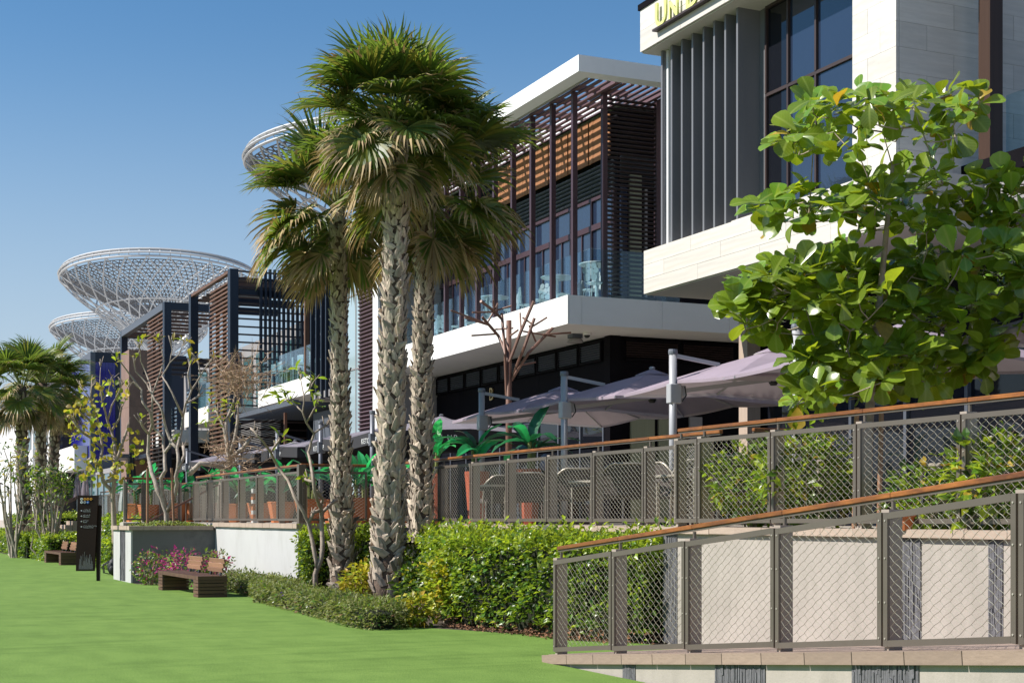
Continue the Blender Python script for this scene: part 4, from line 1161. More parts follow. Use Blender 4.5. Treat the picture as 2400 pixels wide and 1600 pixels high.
# ------------------------------------------------------------------ fan palms
def frond_mesh(seed, cls):
    r = random.Random(seed)
    v, f, mi = [], [], []
    e0 = {'up': r.uniform(58, 84), 'mid': r.uniform(30, 62), 'low': r.uniform(-14, 12), 'hang': r.uniform(-62, -40)}[cls]
    bend = {'up': 26, 'mid': 30, 'low': 38, 'hang': 18}[cls]
    PL = {'up': r.uniform(.75, 1.05), 'mid': r.uniform(.85, 1.1), 'low': r.uniform(.75, 1.0), 'hang': r.uniform(.5, .8)}[cls]
    BL = {'up': r.uniform(1.0, 1.2), 'mid': r.uniform(1.0, 1.2), 'low': r.uniform(.95, 1.1), 'hang': r.uniform(.8, 1.0)}[cls]
    # petiole
    pts = []; p = Vector((0, 0, 0)); n = 5
    for i in range(n + 1):
        pts.append(p.copy()); e = R(e0 - bend * (i / n) ** 1.5)
        p = p + Vector((math.cos(e), 0, math.sin(e))) * (PL / n)
    mb = MB(); mb.tube(pts, [.026, .020, .016, .013, .011, .010], 5, cap=False)
    v += mb.v; f += mb.f; mi += [3] * len(mb.f)
    tip = pts[-1]; e = R(e0 - bend); d = Vector((math.cos(e), 0, math.sin(e))); nrm = Vector((-math.sin(e), 0, math.cos(e))); lat = Vector((0, 1, 0))
    ns = 46; span = R(122 if cls != 'hang' else 85)
    for k in range(ns):
        ph = -span + 2 * span * (k + .5) / ns
        fold = .30 * abs(math.sin(ph))
        dr = (d * math.cos(ph) + lat * math.sin(ph) + nrm * (fold + r.uniform(-.05, .05))).normalized()
        L_ = BL * (1.0 - .32 * (abs(ph) / span) ** 2) * r.uniform(.92, 1.06)
        side = nrm.cross(dr).normalized()
        tw = R(28 if k % 2 else -28); side = (side * math.cos(tw) + nrm * math.sin(tw)).normalized()
        wid = BL * .030
        cuts = (0.02, .38, .60, .80, 1.0)
        ws = (.006, wid, wid * .8, wid * .45, 0)
        cur = tip.copy(); prev = 0; dirv = dr.copy(); idx = []
        grav = {'up': .35, 'mid': .55, 'low': .75, 'hang': .45}[cls] * r.uniform(.6, 1.5)
        for c, w_ in zip(cuts, ws):
            ll = (c - prev) * L_
            if c > .45: dirv = (dirv + Vector((0, 0, -1)) * grav * (c - .38)).normalized()
            cur = cur + dirv * ll; prev = c
            if w_ > 0:
                idx.append((len(v), len(v) + 1)); v.append(tuple(cur - side * w_)); v.append(tuple(cur + side * w_))
            else:
                idx.append((len(v), None)); v.append(tuple(cur))
        straw = {'up': .03, 'mid': .12, 'low': .55, 'hang': .9}[cls]
        yel = {'up': .12, 'mid': .28, 'low': .42, 'hang': .3}[cls]
        base = 1 if r.random() < yel else 0
        if cls == 'hang' and r.random() < .55: base = 2
        tipm = 2 if r.random() < straw else base
        for j in range(3):
            a, b = idx[j], idx[j + 1]
            f.append((a[0], a[1], b[1], b[0])); mi.append(base if j < 2 else (tipm))
        a, b = idx[3], idx[4]; f.append((a[0], a[1], b[0])); mi.append(2 if (tipm == 2 or r.random() < straw) else base)
    me = bpy.data.meshes.new('frond_' + cls); me.from_pydata(v, [], f)
    for m in (M_frond, M_frond2, M_straw, M_petiole): me.materials.append(m)
    me.polygons.foreach_set('material_index', mi); me.update()
    return me
FROND = {c: [frond_mesh(100 + 10 * i + k, c) for k in range(4)] for i, c in enumerate(('up', 'mid', 'low', 'hang'))}
def boot_mesh(seed):
    r = random.Random(seed); mb = MB()
    w0, w1, h = .06, r.uniform(.060, .095), r.uniform(.15, .25); lean = r.uniform(-.10, .10); out = r.uniform(.018, .05)
    # local: x out of trunk, y round it, z up; a thick plate narrowing to a torn tip
    A = [(.0, -w0, 0), (.0, w0, 0)]; B = [(out * .55, -w1 * .85 + lean * .4, h * .5), (out * .55, w1 * .85 + lean * .4, h * .5)]
    C = [(out, -w1 * .30 + lean, h), (out, w1 * .34 + lean, h * .96)]
    t = .014
    def back(p): return (p[0] - t, p[1], p[2])
    ps = A + B + C; n = len(mb.v); mb.v += ps + [back(p) for p in ps]
    mid = [(p[0] + .012, (p[1] + q[1]) / 2, p[2]) for p, q in ((A[0], A[1]), (B[0], B[1]), (C[0], C[1]))]
    m0 = len(mb.v); mb.v += mid
    mb.f += [(0, m0, m0 + 1, 2), (m0, 1, 3, m0 + 1), (2, m0 + 1, m0 + 2, 4), (m0 + 1, 3, 5, m0 + 2),
             (0, 2, 8, 6), (2, 4, 10, 8), (1, 7, 9, 3), (3, 9, 11, 5), (4, m0 + 2, 5, 11, 10), (6, 8, 9, 7), (8, 10, 11, 9)]
    return mb
BOOTS = [boot_mesh(300 + k) for k in range(6)]
BOOTM = [b.mesh('leaf_base', M_boot) for b in BOOTS]
def fan_palm(label, base, top, r0, r1, counts, seed, sc_=1.0, nb=270, group='fan palms', boots=True, fine=True, avoid=None, ringh=.105, per=11):
    r = random.Random(seed); base = Vector(base); top = Vector(top)
    root = thing('fan_palm', label, 'palm tree', base, group)
    H = (top - base).length
    def axis(t): 
        p = base.lerp(top, t); p.x += .05 * math.sin(t * 3.1 + seed); p.y += .04 * math.sin(t * 2.3 + seed * 2); return p
    def rad(t): return r0 * (1 - t) ** 3 * .30 + r0 * .74 * (1 - t) + r1 * .92 * t
    mb = MB(); N_ = 22
    mb.tube([axis(i / N_) - Vector((0, 0, .15 if i == 0 else 0)) for i in range(N_ + 1)], [rad(i / N_) * .93 for i in range(N_ + 1)], 14)
    # fibres at the foot
    tr = mb.build('trunk', M_trunk, root, smooth=True)
    if fine:
        fb = MB()
        for k in range(260):
            a = r.uniform(0, 6.28); t = r.random() ** 2 * .16; p = axis(t); q = rad(t)
            s0 = p + Vector((math.cos(a), math.sin(a), 0)) * q * .95
            d = Vector((math.cos(a + r.uniform(-1.2, 1.2)) * .5, math.sin(a + r.uniform(-1.2, 1.2)) * .5, r.uniform(-.6, .6))).normalized() * r.uniform(.06, .16)
            fb.tube([s0, s0 + d * .6 + Vector((math.cos(a), math.sin(a), 0)) * .03, s0 + d], [.004, .003, .001], 3, cap=False)
        fb.build('fibre', M_trunk, tr, kind='stuff')
    if boots:
        allb = []
        rows = int(H / ringh)
        for i in range(int(.03 * rows), rows - 1):
            t = i / rows; p = axis(t); q = rad(t)
            pr = per
            for k in range(pr):
                a = 2 * math.pi * (k + .5 * (i % 2) + r.uniform(-.18, .18)) / pr
                if t < .10 and r.random() < .55: continue
                ss = r.uniform(.85, 1.25) * (q / .24)
                loc = p + Vector((math.cos(a), math.sin(a), 0)) * (q * .93 + .004) + Vector((0, 0, r.uniform(-.03, .03)))
                M_ = Matrix.Translation(loc) @ Euler((r.uniform(-.45, .45) + (.34 if k % 2 else -.34), r.uniform(-.12, .22), a), 'XYZ').to_matrix().to_4x4() @ Matrix.Diagonal((ss * r.uniform(.7, 1.3), ss, ss * r.uniform(.9, 1.2), 1))
                facing = -(math.cos(a) * loc.x + math.sin(a) * loc.y) / math.hypot(loc.x, loc.y)
                allb.append((facing + r.uniform(-.15, .15) + (.25 if t < .8 else 0), M_, r.randrange(6)))
        allb.sort(key=lambda b: -b[0])
        for fc, M_, k in allb[:nb]:
            put('leaf_base', BOOTM[k], root, M_)
        rest = MB()
        for fc, M_, k in allb[nb:]: rest.add(BOOTS[k], M_)
        rest.build('leaf_bases', M_boot, root, kind='stuff')
    for cls, n in counts.items():
        for k in range(n):
            a = 2 * math.pi * (k + r.uniform(-.3, .3)) / n + {'up': 0, 'mid': .5, 'low': .2, 'hang': .9}[cls]
            if avoid and cls in ('low', 'hang'):
                da = abs((a - avoid[0] + math.pi) % (2 * math.pi) - math.pi)
                if da < avoid[1] * (.4 if cls == 'mid' else 1): continue
            dz = {'up': .12, 'mid': .0, 'low': -.22, 'hang': -.42}[cls] + r.uniform(-.1, .1)
            loc = top + Vector((math.cos(a), math.sin(a), 0)) * r1 * .5 + Vector((0, 0, dz * sc_))
            s_ = sc_ * r.uniform(.88, 1.12)
            M_ = Matrix.Translation(loc) @ Euler((r.uniform(-.35, .35), r.uniform(-.22, .22), a), 'XYZ').to_matrix().to_4x4() @ Matrix.Scale(s_, 4)
            put('frond', r.choice(FROND[cls]), root, M_)
    return root
def palm_at(label, ub, vb, Yb, ut, vt, **k):
    b = at_Y(ub, vb, Yb); b.z = 0; t = at_Y(ut, vt, Yb)
    return fan_palm(label, b, t, **k)
palm_at('tallest fan palm, in the middle of the trio in front of the hedge', 913, 1423, 26.6, 922, 298, r0=.285, r1=.20, counts={'up': 12, 'mid': 20, 'low': 13, 'hang': 6}, seed=5, sc_=.96, nb=300, group='fan palms by the hedge')
palm_at('shortest-trunked fan palm, leftmost of the trio in front of the hedge', 797, 1398, 29.9, 796, 488, r0=.235, r1=.165, counts={'up': 7, 'mid': 17, 'low': 17, 'hang': 9}, seed=8, sc_=1.09, avoid=(R(-93), R(30)), nb=300, group='fan palms by the hedge')
palm_at('fan palm nearest the dark restaurant, rightmost of the trio by the hedge', 984, 1380, 27.8, 1006, 442, r0=.235, r1=.175, counts={'up': 8, 'mid': 17, 'low': 18, 'hang': 8}, seed=9, sc_=1.12, avoid=(R(-137), R(48)), nb=300, group='fan palms by the hedge')
for (lab, ub, ut, vt, Y, sd, s_) in (('far fan palm at the left edge, nearest of the distant cluster', 58, 52, 905, 63, 21, 1.15), ('far fan palm in the middle of the distant cluster, full rounded crown', 97, 100, 898, 67, 22, 1.2), ('far fan palm on the right of the distant cluster, beside the black louvres', 124, 128, 930, 72, 23, 1.1)):
    palm_at(lab, ub, 1300, Y, ut, vt, r0=.34, r1=.26, counts={'up': 8, 'mid': 12, 'low': 10, 'hang': 6}, seed=sd, sc_=s_, nb=60, group='distant fan palms', fine=False, ringh=.26, per=8)

# ------------------------------------------------------------------ leaf helpers
def leaf_shape(L_, W_, n=5, tip=.5, fold=.25, curl=.25, blunt=.75):
    """one leaf along +x, up +z; obovate when blunt > .5"""
    mb = MB()
    ts = [i / n for i in range(n + 1)]
    if blunt > .7: ts = [0, .22, .45, .64, .80, .92, 1.0]; n = 6
    for i, t in enumerate(ts):
        w = W_ * (math.sin(math.pi * min(1, t ** (1.6 if blunt > .5 else 1.0) * .94 + .02)) ** .8)
        if i == n: w = W_ * .10
        if blunt > .7: w = W_ * (.06, .34, .70, .97, .98, .70, .12)[i]
        if i == 0: w = W_ * .06
        z = -curl * L_ * t * t
        x = L_ * t * (1 - .12 * curl * t)
        mb.v += [(x, -w, z + fold * w), (x, 0, z), (x, w, z + fold * w)]
        mb.uv = (mb.uv or []) + [(t, -w / W_), (t, 0), (t, w / W_)]
    for i in range(n):
        a = i * 3; b = a + 3
        mb.f += [(a, b, b + 1, a + 1), (a + 1, b + 1, b + 2, a + 2)]
    return mb
def small_leaf(L_, W_, fold=.3):
    mb = MB(); mb.v = [(0, 0, 0), (L_ * .45, -W_, fold * W_), (L_, 0, -.12 * L_), (L_ * .45, W_, fold * W_), (L_ * .5, 0, 0)]
    mb.f = [(0, 1, 4), (1, 2, 4), (4, 2, 3), (0, 4, 3)]; return mb
def rnd_basis(r, up_bias=.6, out=None):
    d = Vector((r.gauss(0, 1), r.gauss(0, 1), r.gauss(0, .7)))
    if out is not None: d = d * .7 + Vector(out) * 1.0
    d.normalize()
    nn = Vector((r.gauss(0, .5), r.gauss(0, .5), up_bias + r.random() * .6))
    if out is not None: nn = nn + Vector(out) * .5
    nn = (nn - d * nn.dot(d))
    if nn.length < 1e-3: nn = d.orthogonal()
    nn.normalize(); yv = nn.cross(d)
    return Matrix((d, yv, nn)).transposed().to_4x4()
class Cloud:
    """many small leaves joined into one mesh with several leaf materials"""
    def __init__(s): s.v = []; s.f = []; s.mi = []; s.mats = []; s.uv = []
    def leaf(s, shape, M_, m):
        if m not in s.mats: s.mats.append(m)
        k = s.mats.index(m); n = len(s.v)
        s.uv += shape.uv if shape.uv else [(0, .5)] * len(shape.v)
        s.v += [tuple(M_ @ Vector(p)) for p in shape.v]; s.f += [tuple(n + i for i in f) for f in shape.f]; s.mi += [k] * len(shape.f)
    def build(s, name, parent=None, kind='stuff'):
        me = bpy.data.meshes.new(name); me.from_pydata(s.v, [], s.f)
        for m in s.mats: me.materials.append(m)
        me.polygons.foreach_set('material_index', s.mi)
        ul = me.uv_layers.new(name='leaf'); idx = [0] * len(me.loops); me.loops.foreach_get('vertex_index', idx)
        ul.data.foreach_set('uv', [c for i in idx for c in s.uv[i]]); me.update()
        return put(name, me, parent, None, kind)
def noise2(x, y, s=0):
    return (math.sin(x * 2.1 + s) * math.cos(y * 1.7 - s * 1.3) + .5 * math.sin(x * 4.9 - s * 2 + y * 3.1) + .3 * math.sin(y * 9.1 + x * 7.7 + s)) / 1.8

def hedge(name, label, poly, z0, top, n, shape, mats, seed, cat='hedge', rough=.10, core=True, flowers=None, group=None, topw=1.0, bottom_dead=False):
    """hedge over a plan polygon: leaves on its skin, a solid dark core within"""
    r = random.Random(seed)
    cx = sum(p[0] for p in poly) / len(poly); cy = sum(p[1] for p in poly) / len(poly)
    root = thing(name, label, cat, (cx, cy, z0), group)
    edges = []; per = 0
    for i in range(len(poly)):
        a = Vector((*poly[i], 0)); b = Vector((*poly[(i + 1) % len(poly)], 0)); edges.append((a, b, (b - a).length)); per += (b - a).length
    xs = [p[0] for p in poly]; ys = [p[1] for p in poly]
    def inside(x, y):
        c = False; j = len(poly) - 1
        for i in range(len(poly)):
            if ((poly[i][1] > y) != (poly[j][1] > y)) and (x < (poly[j][0] - poly[i][0]) * (y - poly[i][1]) / (poly[j][1] - poly[i][1]) + poly[i][0]): c = not c
            j = i
        return c
    area = abs(sum(poly[i][0] * poly[(i + 1) % len(poly)][1] - poly[(i + 1) % len(poly)][0] * poly[i][1] for i in range(len(poly)))) / 2
    side = per * (top - z0); ntop = int(n * area * topw / (area * topw + side)); cl = Cloud()
    sgn = 1 if sum((poly[(i + 1) % len(poly)][0] - poly[i][0]) * (poly[(i + 1) % len(poly)][1] + poly[i][1]) for i in range(len(poly))) < 0 else -1
    done = 0
    while done < ntop:
        x, y = r.uniform(min(xs), max(xs)), r.uniform(min(ys), max(ys))
        if not inside(x, y): continue
        z = top + rough * noise2(x * 1.3, y * 1.3, seed) - abs(r.gauss(0, rough * .7)) + (r.random() ** 6) * rough * 1.6
        cl.leaf(shape[done % len(shape)], Matrix.Translation((x, y, z)) @ rnd_basis(r, .9, (0, 0, .6)) @ Matrix.Scale(r.uniform(.7, 1.25), 4), r.choices([m for m, _ in mats[0]], [w_ for _, w_ in mats[0]])[0]); done += 1
    for k in range(n - ntop):
        t = r.uniform(0, per)
        for a, b, l in edges:
            if t <= l: break
            t -= l
        e = (b - a).normalized(); nv = Vector((e.y, -e.x, 0)) * sgn
        hgt = r.random() ** .85; z = z0 + (top - z0) * hgt
        p = a + e * t
        bul = rough * 1.3 * noise2((p.x + p.y) * 2.2, z * 3.2, seed + 3)
        dep = abs(r.gauss(0, rough * .9))
        p = p + nv * (bul - dep - .12 * max(0, hgt - .8))
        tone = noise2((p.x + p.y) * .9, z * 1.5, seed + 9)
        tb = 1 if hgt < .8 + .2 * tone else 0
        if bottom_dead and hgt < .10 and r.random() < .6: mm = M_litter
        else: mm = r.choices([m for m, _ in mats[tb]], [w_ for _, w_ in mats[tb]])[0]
        cl.leaf(shape[k % len(shape)], Matrix.Translation((p.x, p.y, z)) @ rnd_basis(r, .45, tuple(nv * .8 + Vector((0, 0, -.1)))) @ Matrix.Scale(r.uniform(.7, 1.3), 4), mm)
    if flowers:
        fm, fn, fs = flowers
        for k in range(fn):
            t = r.uniform(0, per)
            for a, b, l in edges:
                if t <= l: break
                t -= l
            e = (b - a).normalized(); nv = Vector((e.y, -e.x, 0)) * sgn; p = a + e * t + nv * rough
            z = z0 + (top - z0) * r.random() ** .6
            for q in range(5): cl.leaf(small_leaf(fs, fs * .45), Matrix.Translation((p.x, p.y, z)) @ rnd_basis(r, .4, tuple(nv)), fm)
    cl.build('foliage', root)
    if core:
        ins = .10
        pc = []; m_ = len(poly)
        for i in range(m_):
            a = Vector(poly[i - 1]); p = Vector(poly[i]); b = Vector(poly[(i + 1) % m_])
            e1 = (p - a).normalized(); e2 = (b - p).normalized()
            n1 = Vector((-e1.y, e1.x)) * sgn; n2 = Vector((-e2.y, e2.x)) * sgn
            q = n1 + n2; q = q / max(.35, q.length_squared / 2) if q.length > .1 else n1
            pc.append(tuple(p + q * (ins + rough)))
        MB().prism(pc, z0, top - max(.12, rough * 1.4)).build('twigs', M_core, root)  # solid near-black filling behind the leaves
    return root
SL = [small_leaf(.085, .022), small_leaf(.10, .028), small_leaf(.07, .02)]
SLb = [small_leaf(.12, .034), small_leaf(.10, .032), small_leaf(.14, .04)]
TINY = [small_leaf(.065, .014), small_leaf(.08, .016), small_leaf(.055, .015)]
big = [(10.08, 16.5), (10.08, 29.68), (8.5, 29.68), (8.52, 29.15), (9.45, 29.1), (9.66, 28.0), (9.75, 25.6), (9.45, 24.6), (8.7, 22.8), (8.2, 20.4), (8.75, 17.6), (9.25, 16.5)]
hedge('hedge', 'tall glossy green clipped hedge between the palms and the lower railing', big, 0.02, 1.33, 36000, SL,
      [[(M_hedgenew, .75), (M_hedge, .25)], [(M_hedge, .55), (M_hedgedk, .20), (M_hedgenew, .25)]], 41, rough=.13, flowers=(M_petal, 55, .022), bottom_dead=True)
# sprigs standing out of the top
low = [(7.42, 20.2), (7.65, 21.4), (7.72, 24.2), (8.0, 27.6), (8.45, 29.0), (8.45, 32.9), (7.75, 33.0), (7.45, 28.8), (7.15, 27.9), (6.95, 24), (6.72, 20.6), (6.9, 20.1)]
hedge('low_hedge', 'low grey-green clipped border with small violet flowers along the lawn edge', low, 0.0, .33, 22000, TINY,
      [[(M_ruellia, .80), (M_hedge, .15), (M_hedgedk, .05)], [(M_ruellia, .78), (M_hedge, .08), (M_hedgedk, .10), (M_litter, .04)]], 42, rough=.06, flowers=(mat('violet_petal', (.16, .07, .40), .6), 14, .03))
def bush(name, label, c, r3, n, shape, mats, seed, cat='shrub', stems=5, group=None, up=.6):
    r = random.Random(seed); c = Vector(c); root = thing(name, label, cat, (c.x, c.y, 0 if c.z < 1.4 else TZ), group); cl = Cloud()
    for k in range(n):
        d = Vector((r.gauss(0, 1), r.gauss(0, 1), r.gauss(0, 1))).normalized()
        rr_ = (r.random() ** .33) * (1 + .28 * noise2(d.x * 3 + d.y * 2, d.z * 3, seed))
        p = c + Vector((d.x * r3[0], d.y * r3[1], d.z * r3[2])) * rr_
        cl.leaf(shape[k % len(shape)], Matrix.Translation(p) @ rnd_basis(r, up, tuple(d * .8)) @ Matrix.Scale(r.uniform(.7, 1.3), 4), r.choices([m for m, _ in mats], [w_ for _, w_ in mats])[0])
    cl.build('foliage', root)
    sm = MB(); gz = 0 if c.z < 1.4 else TZ
    for k in range(stems):
        a = r.uniform(0, 6.28); b = Vector((c.x + .12 * math.cos(a) * r3[0], c.y + .12 * math.sin(a) * r3[1], gz))
        e = c + Vector((math.cos(a) * r3[0] * .6, math.sin(a) * r3[1] * .6, r.uniform(-.2, .6) * r3[2]))
        sm.tube([b, b.lerp(e, .5) + Vector((0, 0, .08)), e], [.014, .011, .005], 5)
    sm.build('stems', M_bark, root)
    return root
# golden crotons and dark shrubs round the palm feet
p = at_Y(852, 1372, 27.2); bush('croton', 'golden yellow croton between the left and middle palm trunks', (p.x, p.y, .42), (.42, .42, .36), 620, SLb, [(M_croton, .8), (M_hedgenew, .2)], 51)
p = at_Y(985, 1400, 24.6); bush('shrub', 'dark green leafy shrub at the foot of the middle palm', (p.x, p.y, .48), (.40, .45, .42), 760, SLb, [(M_hedge, .5), (M_hedgedk, .4), (M_croton, .1)], 52)
p = at_Y(975, 1445, 21.9); bush('croton', 'small yellow croton at the end of the low grey border', (p.x, p.y, .24), (.22, .26, .22), 260, SLb, [(M_croton, .7), (M_hedge, .3)], 53)
p = at_Y(1045, 1410, 22.6); bush('croton', 'tall yellow-green croton leaning on the tall hedge', (p.x, p.y, .55), (.33, .34, .50), 620, SLb, [(M_croton, .55), (M_hedgenew, .45)], 54)
p = at_Y(958, 1330, 27.0); bush('croton', 'pale green croton behind the middle palm trunk', (p.x, p.y, .75), (.3, .3, .35), 300, SLb, [(M_hedgenew, .6), (M_hedge, .4)], 55)
# bougainvillea by the bench
p = at_Y(430, 1330, 34.8); bg_ = bush('bougainvillea', 'magenta bougainvillea behind the nearer slatted bench', (p.x, p.y, .47), (.55, .95, .42), 640, SL, [(M_boug, .55), (M_hedge, .3)], 61)
p = at_Y(352, 1345, 35.7); bush('bougainvillea', 'sparse pink bougainvillea at the corner of the rendered planter', (p.x, p.y, .40), (.42, .4, .42), 560, SL, [(M_hedge, .5), (M_ruellia, .3), (M_boug, .2)], 62)
p = at_Y(508, 1320, 33.0); bush('bougainvillea', 'reddish bougainvillea behind the right backrest of the nearer bench', (p.x, p.y, .50), (.36, .6, .40), 620, SL, [(M_boug, .28), (M_ruellia, .4), (M_hedge, .32)], 63)
p = at_Y(560, 1375, 31.2); bush('shrub', 'olive shrub between the nearer bench and the white wall', (p.x + .15, p.y, .26), (.42, 1.3, .26), 1300, TINY, [(M_ruellia, .8), (M_hedgedk, .2)], 64)
# terrace shrubs behind the upper railing
for (u, v, Y, r3, n, sd, lab) in ((1760, 1130, 18.2, (.55, .5, .48), 900, 71, 'bright green shrub on the terrace beside the wicker chairs'), (1885, 1120, 17.2, (.62, .5, .55), 1300, 72, 'full bright green shrub left of the staked tree'), (2180, 1170, 15.2, (.45, .5, .40), 700, 73, 'shaded green shrub right of the staked tree'), (2330, 1130, 14.0, (.5, .5, .5), 900, 74, 'green shrub at the right edge behind the upper railing')):
    p = at_Y(u, v, Y); bush('shrub', lab, tuple(p), r3, n, SLb, [(M_hedge, .55), (M_hedgenew, .35), (M_leafyel, .04), (M_hedgedk, .06)], sd, stems=8, group='terrace shrubs')
# ------------------------------------------------------------------ broad-leaved tree on the right
TC = """420,130 390,180 470,140 440,200 520,180 660,90 700,140 620,150 560,200 760,130 800,160 850,140 900,130 960,110 1010,120 1060,80 1110,100 1170,90 1200,130 1100,160 1150,200 1030,180 1190,220 340,310 300,360 350,350 430,290 400,320 290,440 350,460 420,420 560,480 640,450 520,430 740,430 820,370 700,240 760,300 600,270 520,300 870,180 1000,290 960,370 1040,390 1090,340 1020,420 900,280
690,550 770,540 740,590 840,520 950,470 1000,460 1040,500 960,520 1170,530 1240,520 1300,500 1260,560 1340,580 1390,550 1000,590 1060,580 950,610 160,660 210,640 230,690 300,610 260,640 280,720 330,740 380,600 400,680 440,720 500,630 540,690 600,610 580,660 640,640 620,700 690,640 720,680 780,720 640,780 820,740 860,680 920,680 990,720 1060,680 1130,650 1200,620 1290,680 1180,720 1080,760 1250,760 1340,700 1390,780 1230,830 1360,860 760,640 700,760 880,770 960,790 1020,830 1120,820
300,870 250,900 330,900 400,860 430,900 380,930 190,960 130,980 80,1000 100,1040 50,1090 40,1130 160,1010 220,970 240,1050 180,1090 280,1040 330,1030 320,1080 300,1120 380,1100 150,1190 110,1210 90,1240 160,1250 220,1180 240,1260 400,1180 480,1160 520,1190 560,1100 500,1070 610,1080 640,1060 680,960 740,1000 800,920 840,900 860,980 900,840 940,860 820,1000 780,1060 850,1080 690,1180 660,1210 560,1210 600,1250 760,1220 1000,960 950,1040 1050,1000 1100,1100 1180,1120 1200,1040 1020,1150 900,1150 1280,960 1330,1000 1390,940 1380,1040 480,880 540,900 600,880 640,900 560,980 440,1000 600,1000 460,960
620,1270 680,1250 600,1310 560,1290 740,1280 700,1350 640,1380 420,1290 470,1290 390,1380 440,1400 420,1330 500,1320 720,1420 780,1340 830,1360 880,1370 900,1320 960,1290 1030,1260 1010,1350 1000,1390 950,1340 1080,1310 1120,1340 1160,1370 1190,1390 1240,1280 1230,1320 1280,1290 1200,1430 950,1450 1000,1470 880,1440 820,1420 760,1450 580,1440 540,1400 520,1420 360,1490 400,1480 440,1520 470,1550 390,1540 620,1480 680,1480 740,1490 590,1520 840,1290 1100,1230 1000,1210"""
TPTS = [tuple(float(q) for q in t.split(',')) for t in TC.split()]
def broad_tree():
    r = random.Random(77); Yc = 16.9
    base = at_Y(2030, 1240, Yc); base.z = TZ
    root = thing('broadleaf_tree', 'broad-leaved staked tree with tiers of big glossy leaves on the terrace', 'tree', base)
    tk = [base] + [at_Y(u, v, Yc + dy) for u, v, dy in ((2034, 1100, 0), (2037, 985, .03), (2046, 850, .05), (2062, 700, .0), (2076, 560, .05), (2088, 430, .0), (2092, 388, .0))]
    tb = MB(); tb.tube(tk, [.062, .058, .055, .048, .04, .032, .024, .020], 9)
    trunk = tb.build('trunk', M_bark, root, smooth=True)
    clus = []
    for (a, b) in TPTS:
        if b < 620 and r.random() < .12: continue
        c_ = 265 if b <= 480 and not (a > 680 and b >= 450) else (640 if b < 800 else (1045 if b < 1262 else 1385))
        b = c_ + (b - c_) * (.66 if c_ == 265 else .76); a = 800 + (a - 800) * (.94 if a < 800 else 1.02)
        u, v = 1680 + a / 1.96, 150 + b / 1.96
        frac = 1 - abs(u - 2045) / 400
        clus.append(at_Y(u, v, Yc + r.uniform(-1.0, .9) * max(.25, frac)))
    for k in range(55):         # the far side of the crown
        a, b = r.choice(TPTS[130:]); u, v = 1680 + a / 1.96 + r.uniform(-15, 15), 150 + b / 1.96 + r.uniform(-5, 8)
        clus.append(at_Y(u, v, Yc + r.uniform(.6, 1.7)))
    for k in range(18):         # beyond the right edge of the frame
        clus.append(at_Y(r.uniform(2350, 2520), r.uniform(400, 760), Yc + r.uniform(-.8, .8)))
    # limbs: hubs on the trunk first, then finer branches
    hubs = []; bm_ = MB()
    def nearest_trunk(p):
        best = None
        for i in range(len(tk) - 1):
            for j in range(6):
                q = tk[i].lerp(tk[i + 1], j / 6)
                if q.z < 2.85: continue
                dz = p.z - q.z; dh = math.hypot(p.x - q.x, p.y - q.y)
                cost = dh * .2 + abs(dz - dh * .42)
                if best is None or cost < best[0]: best = (cost, q)
        return best[1]
    order = sorted(range(len(clus)), key=lambda i: (clus[i] - nearest_trunk(clus[i])).length)
    nodes = []
    for i in order:
        p = clus[i]; tip = p - Vector((0, 0, .06))
        q0 = nearest_trunk(p); cand = [(q0, (q0 - tip).length * 1.25, .02)]
        for (n_, rr_) in nodes:
            dd = (n_ - tip).length
            if (n_ - tk[3]).length < (tip - tk[3]).length + .1 and n_.z < tip.z + .15: cand.append((n_, dd, rr_))
        s0, dd, rr_ = min(cand, key=lambda c: c[1])
        rad0 = min(.022, .007 + .006 * dd)
        mid = s0.lerp(tip, .5) + Vector((r.uniform(-.05, .05), r.uniform(-.05, .05), -.10 * min(dd, 1.2) + .02))
        bm_.tube([s0, mid, tip], [rad0, rad0 * .75, .006], 5, cap=False)
        nodes.append((mid, rad0)); nodes.append((tip, .006))
    bm_.build('limbs', M_bark, trunk, smooth=True)
    shapes = [leaf_shape(1, .36, 5, fold=.22, curl=c, blunt=.8) for c in (.10, .25, .42)]
    meshes = [s.mesh('leaf', M_leafbig, smooth=True) for s in shapes]
    ymesh = [s.mesh('leaf', M_leafyel, smooth=True) for s in shapes]
    leaves = []
    for ci, p in enumerate(clus):
        n = r.randint(7, 10) if ci > 50 else r.randint(6, 8); axis = Vector((r.gauss(0, .35) - .42, r.gauss(0, .35) - .42, 1)).normalized()
        t1 = axis.orthogonal().normalized(); t2 = axis.cross(t1)
        ph0 = r.uniform(0, 6.28)
        for k in range(n):
            a = ph0 + k * 2.4
            el = r.choice((r.uniform(.5, 1.15), r.uniform(.1, .7), r.uniform(-.2, .5), r.uniform(-1.2, -.4) if r.random() < .75 else .8))
            out = t1 * math.cos(a) + t2 * math.sin(a)
            d = (out * math.cos(el) + axis * math.sin(el)).normalized()
            nn = axis * math.cos(el) - out * math.sin(el); nn = (nn + Vector((r.gauss(0, .25), r.gauss(0, .25), 0))); nn = (nn - d * nn.dot(d)).normalized(); yv = nn.cross(d)
            L_ = r.uniform(.175, .34)
            M_ = Matrix.Translation(p + d * .025 + Vector((r.gauss(0, .03), r.gauss(0, .03), r.gauss(0, .03)))) @ Matrix((d, yv, nn)).transposed().to_4x4() @ Matrix.Scale(L_, 4)
            leaves.append((p.length - L_ * 2, M_, r.randrange(3), r.random() < (.012 if el > -.2 else .09)))
    leaves.sort(key=lambda l: l[0])
    front = leaves[:300]; rest = leaves[300:]
    for _, M_, k, y in front: put('leaf', (ymesh if y else meshes)[k], root, M_)
    cl = Cloud()
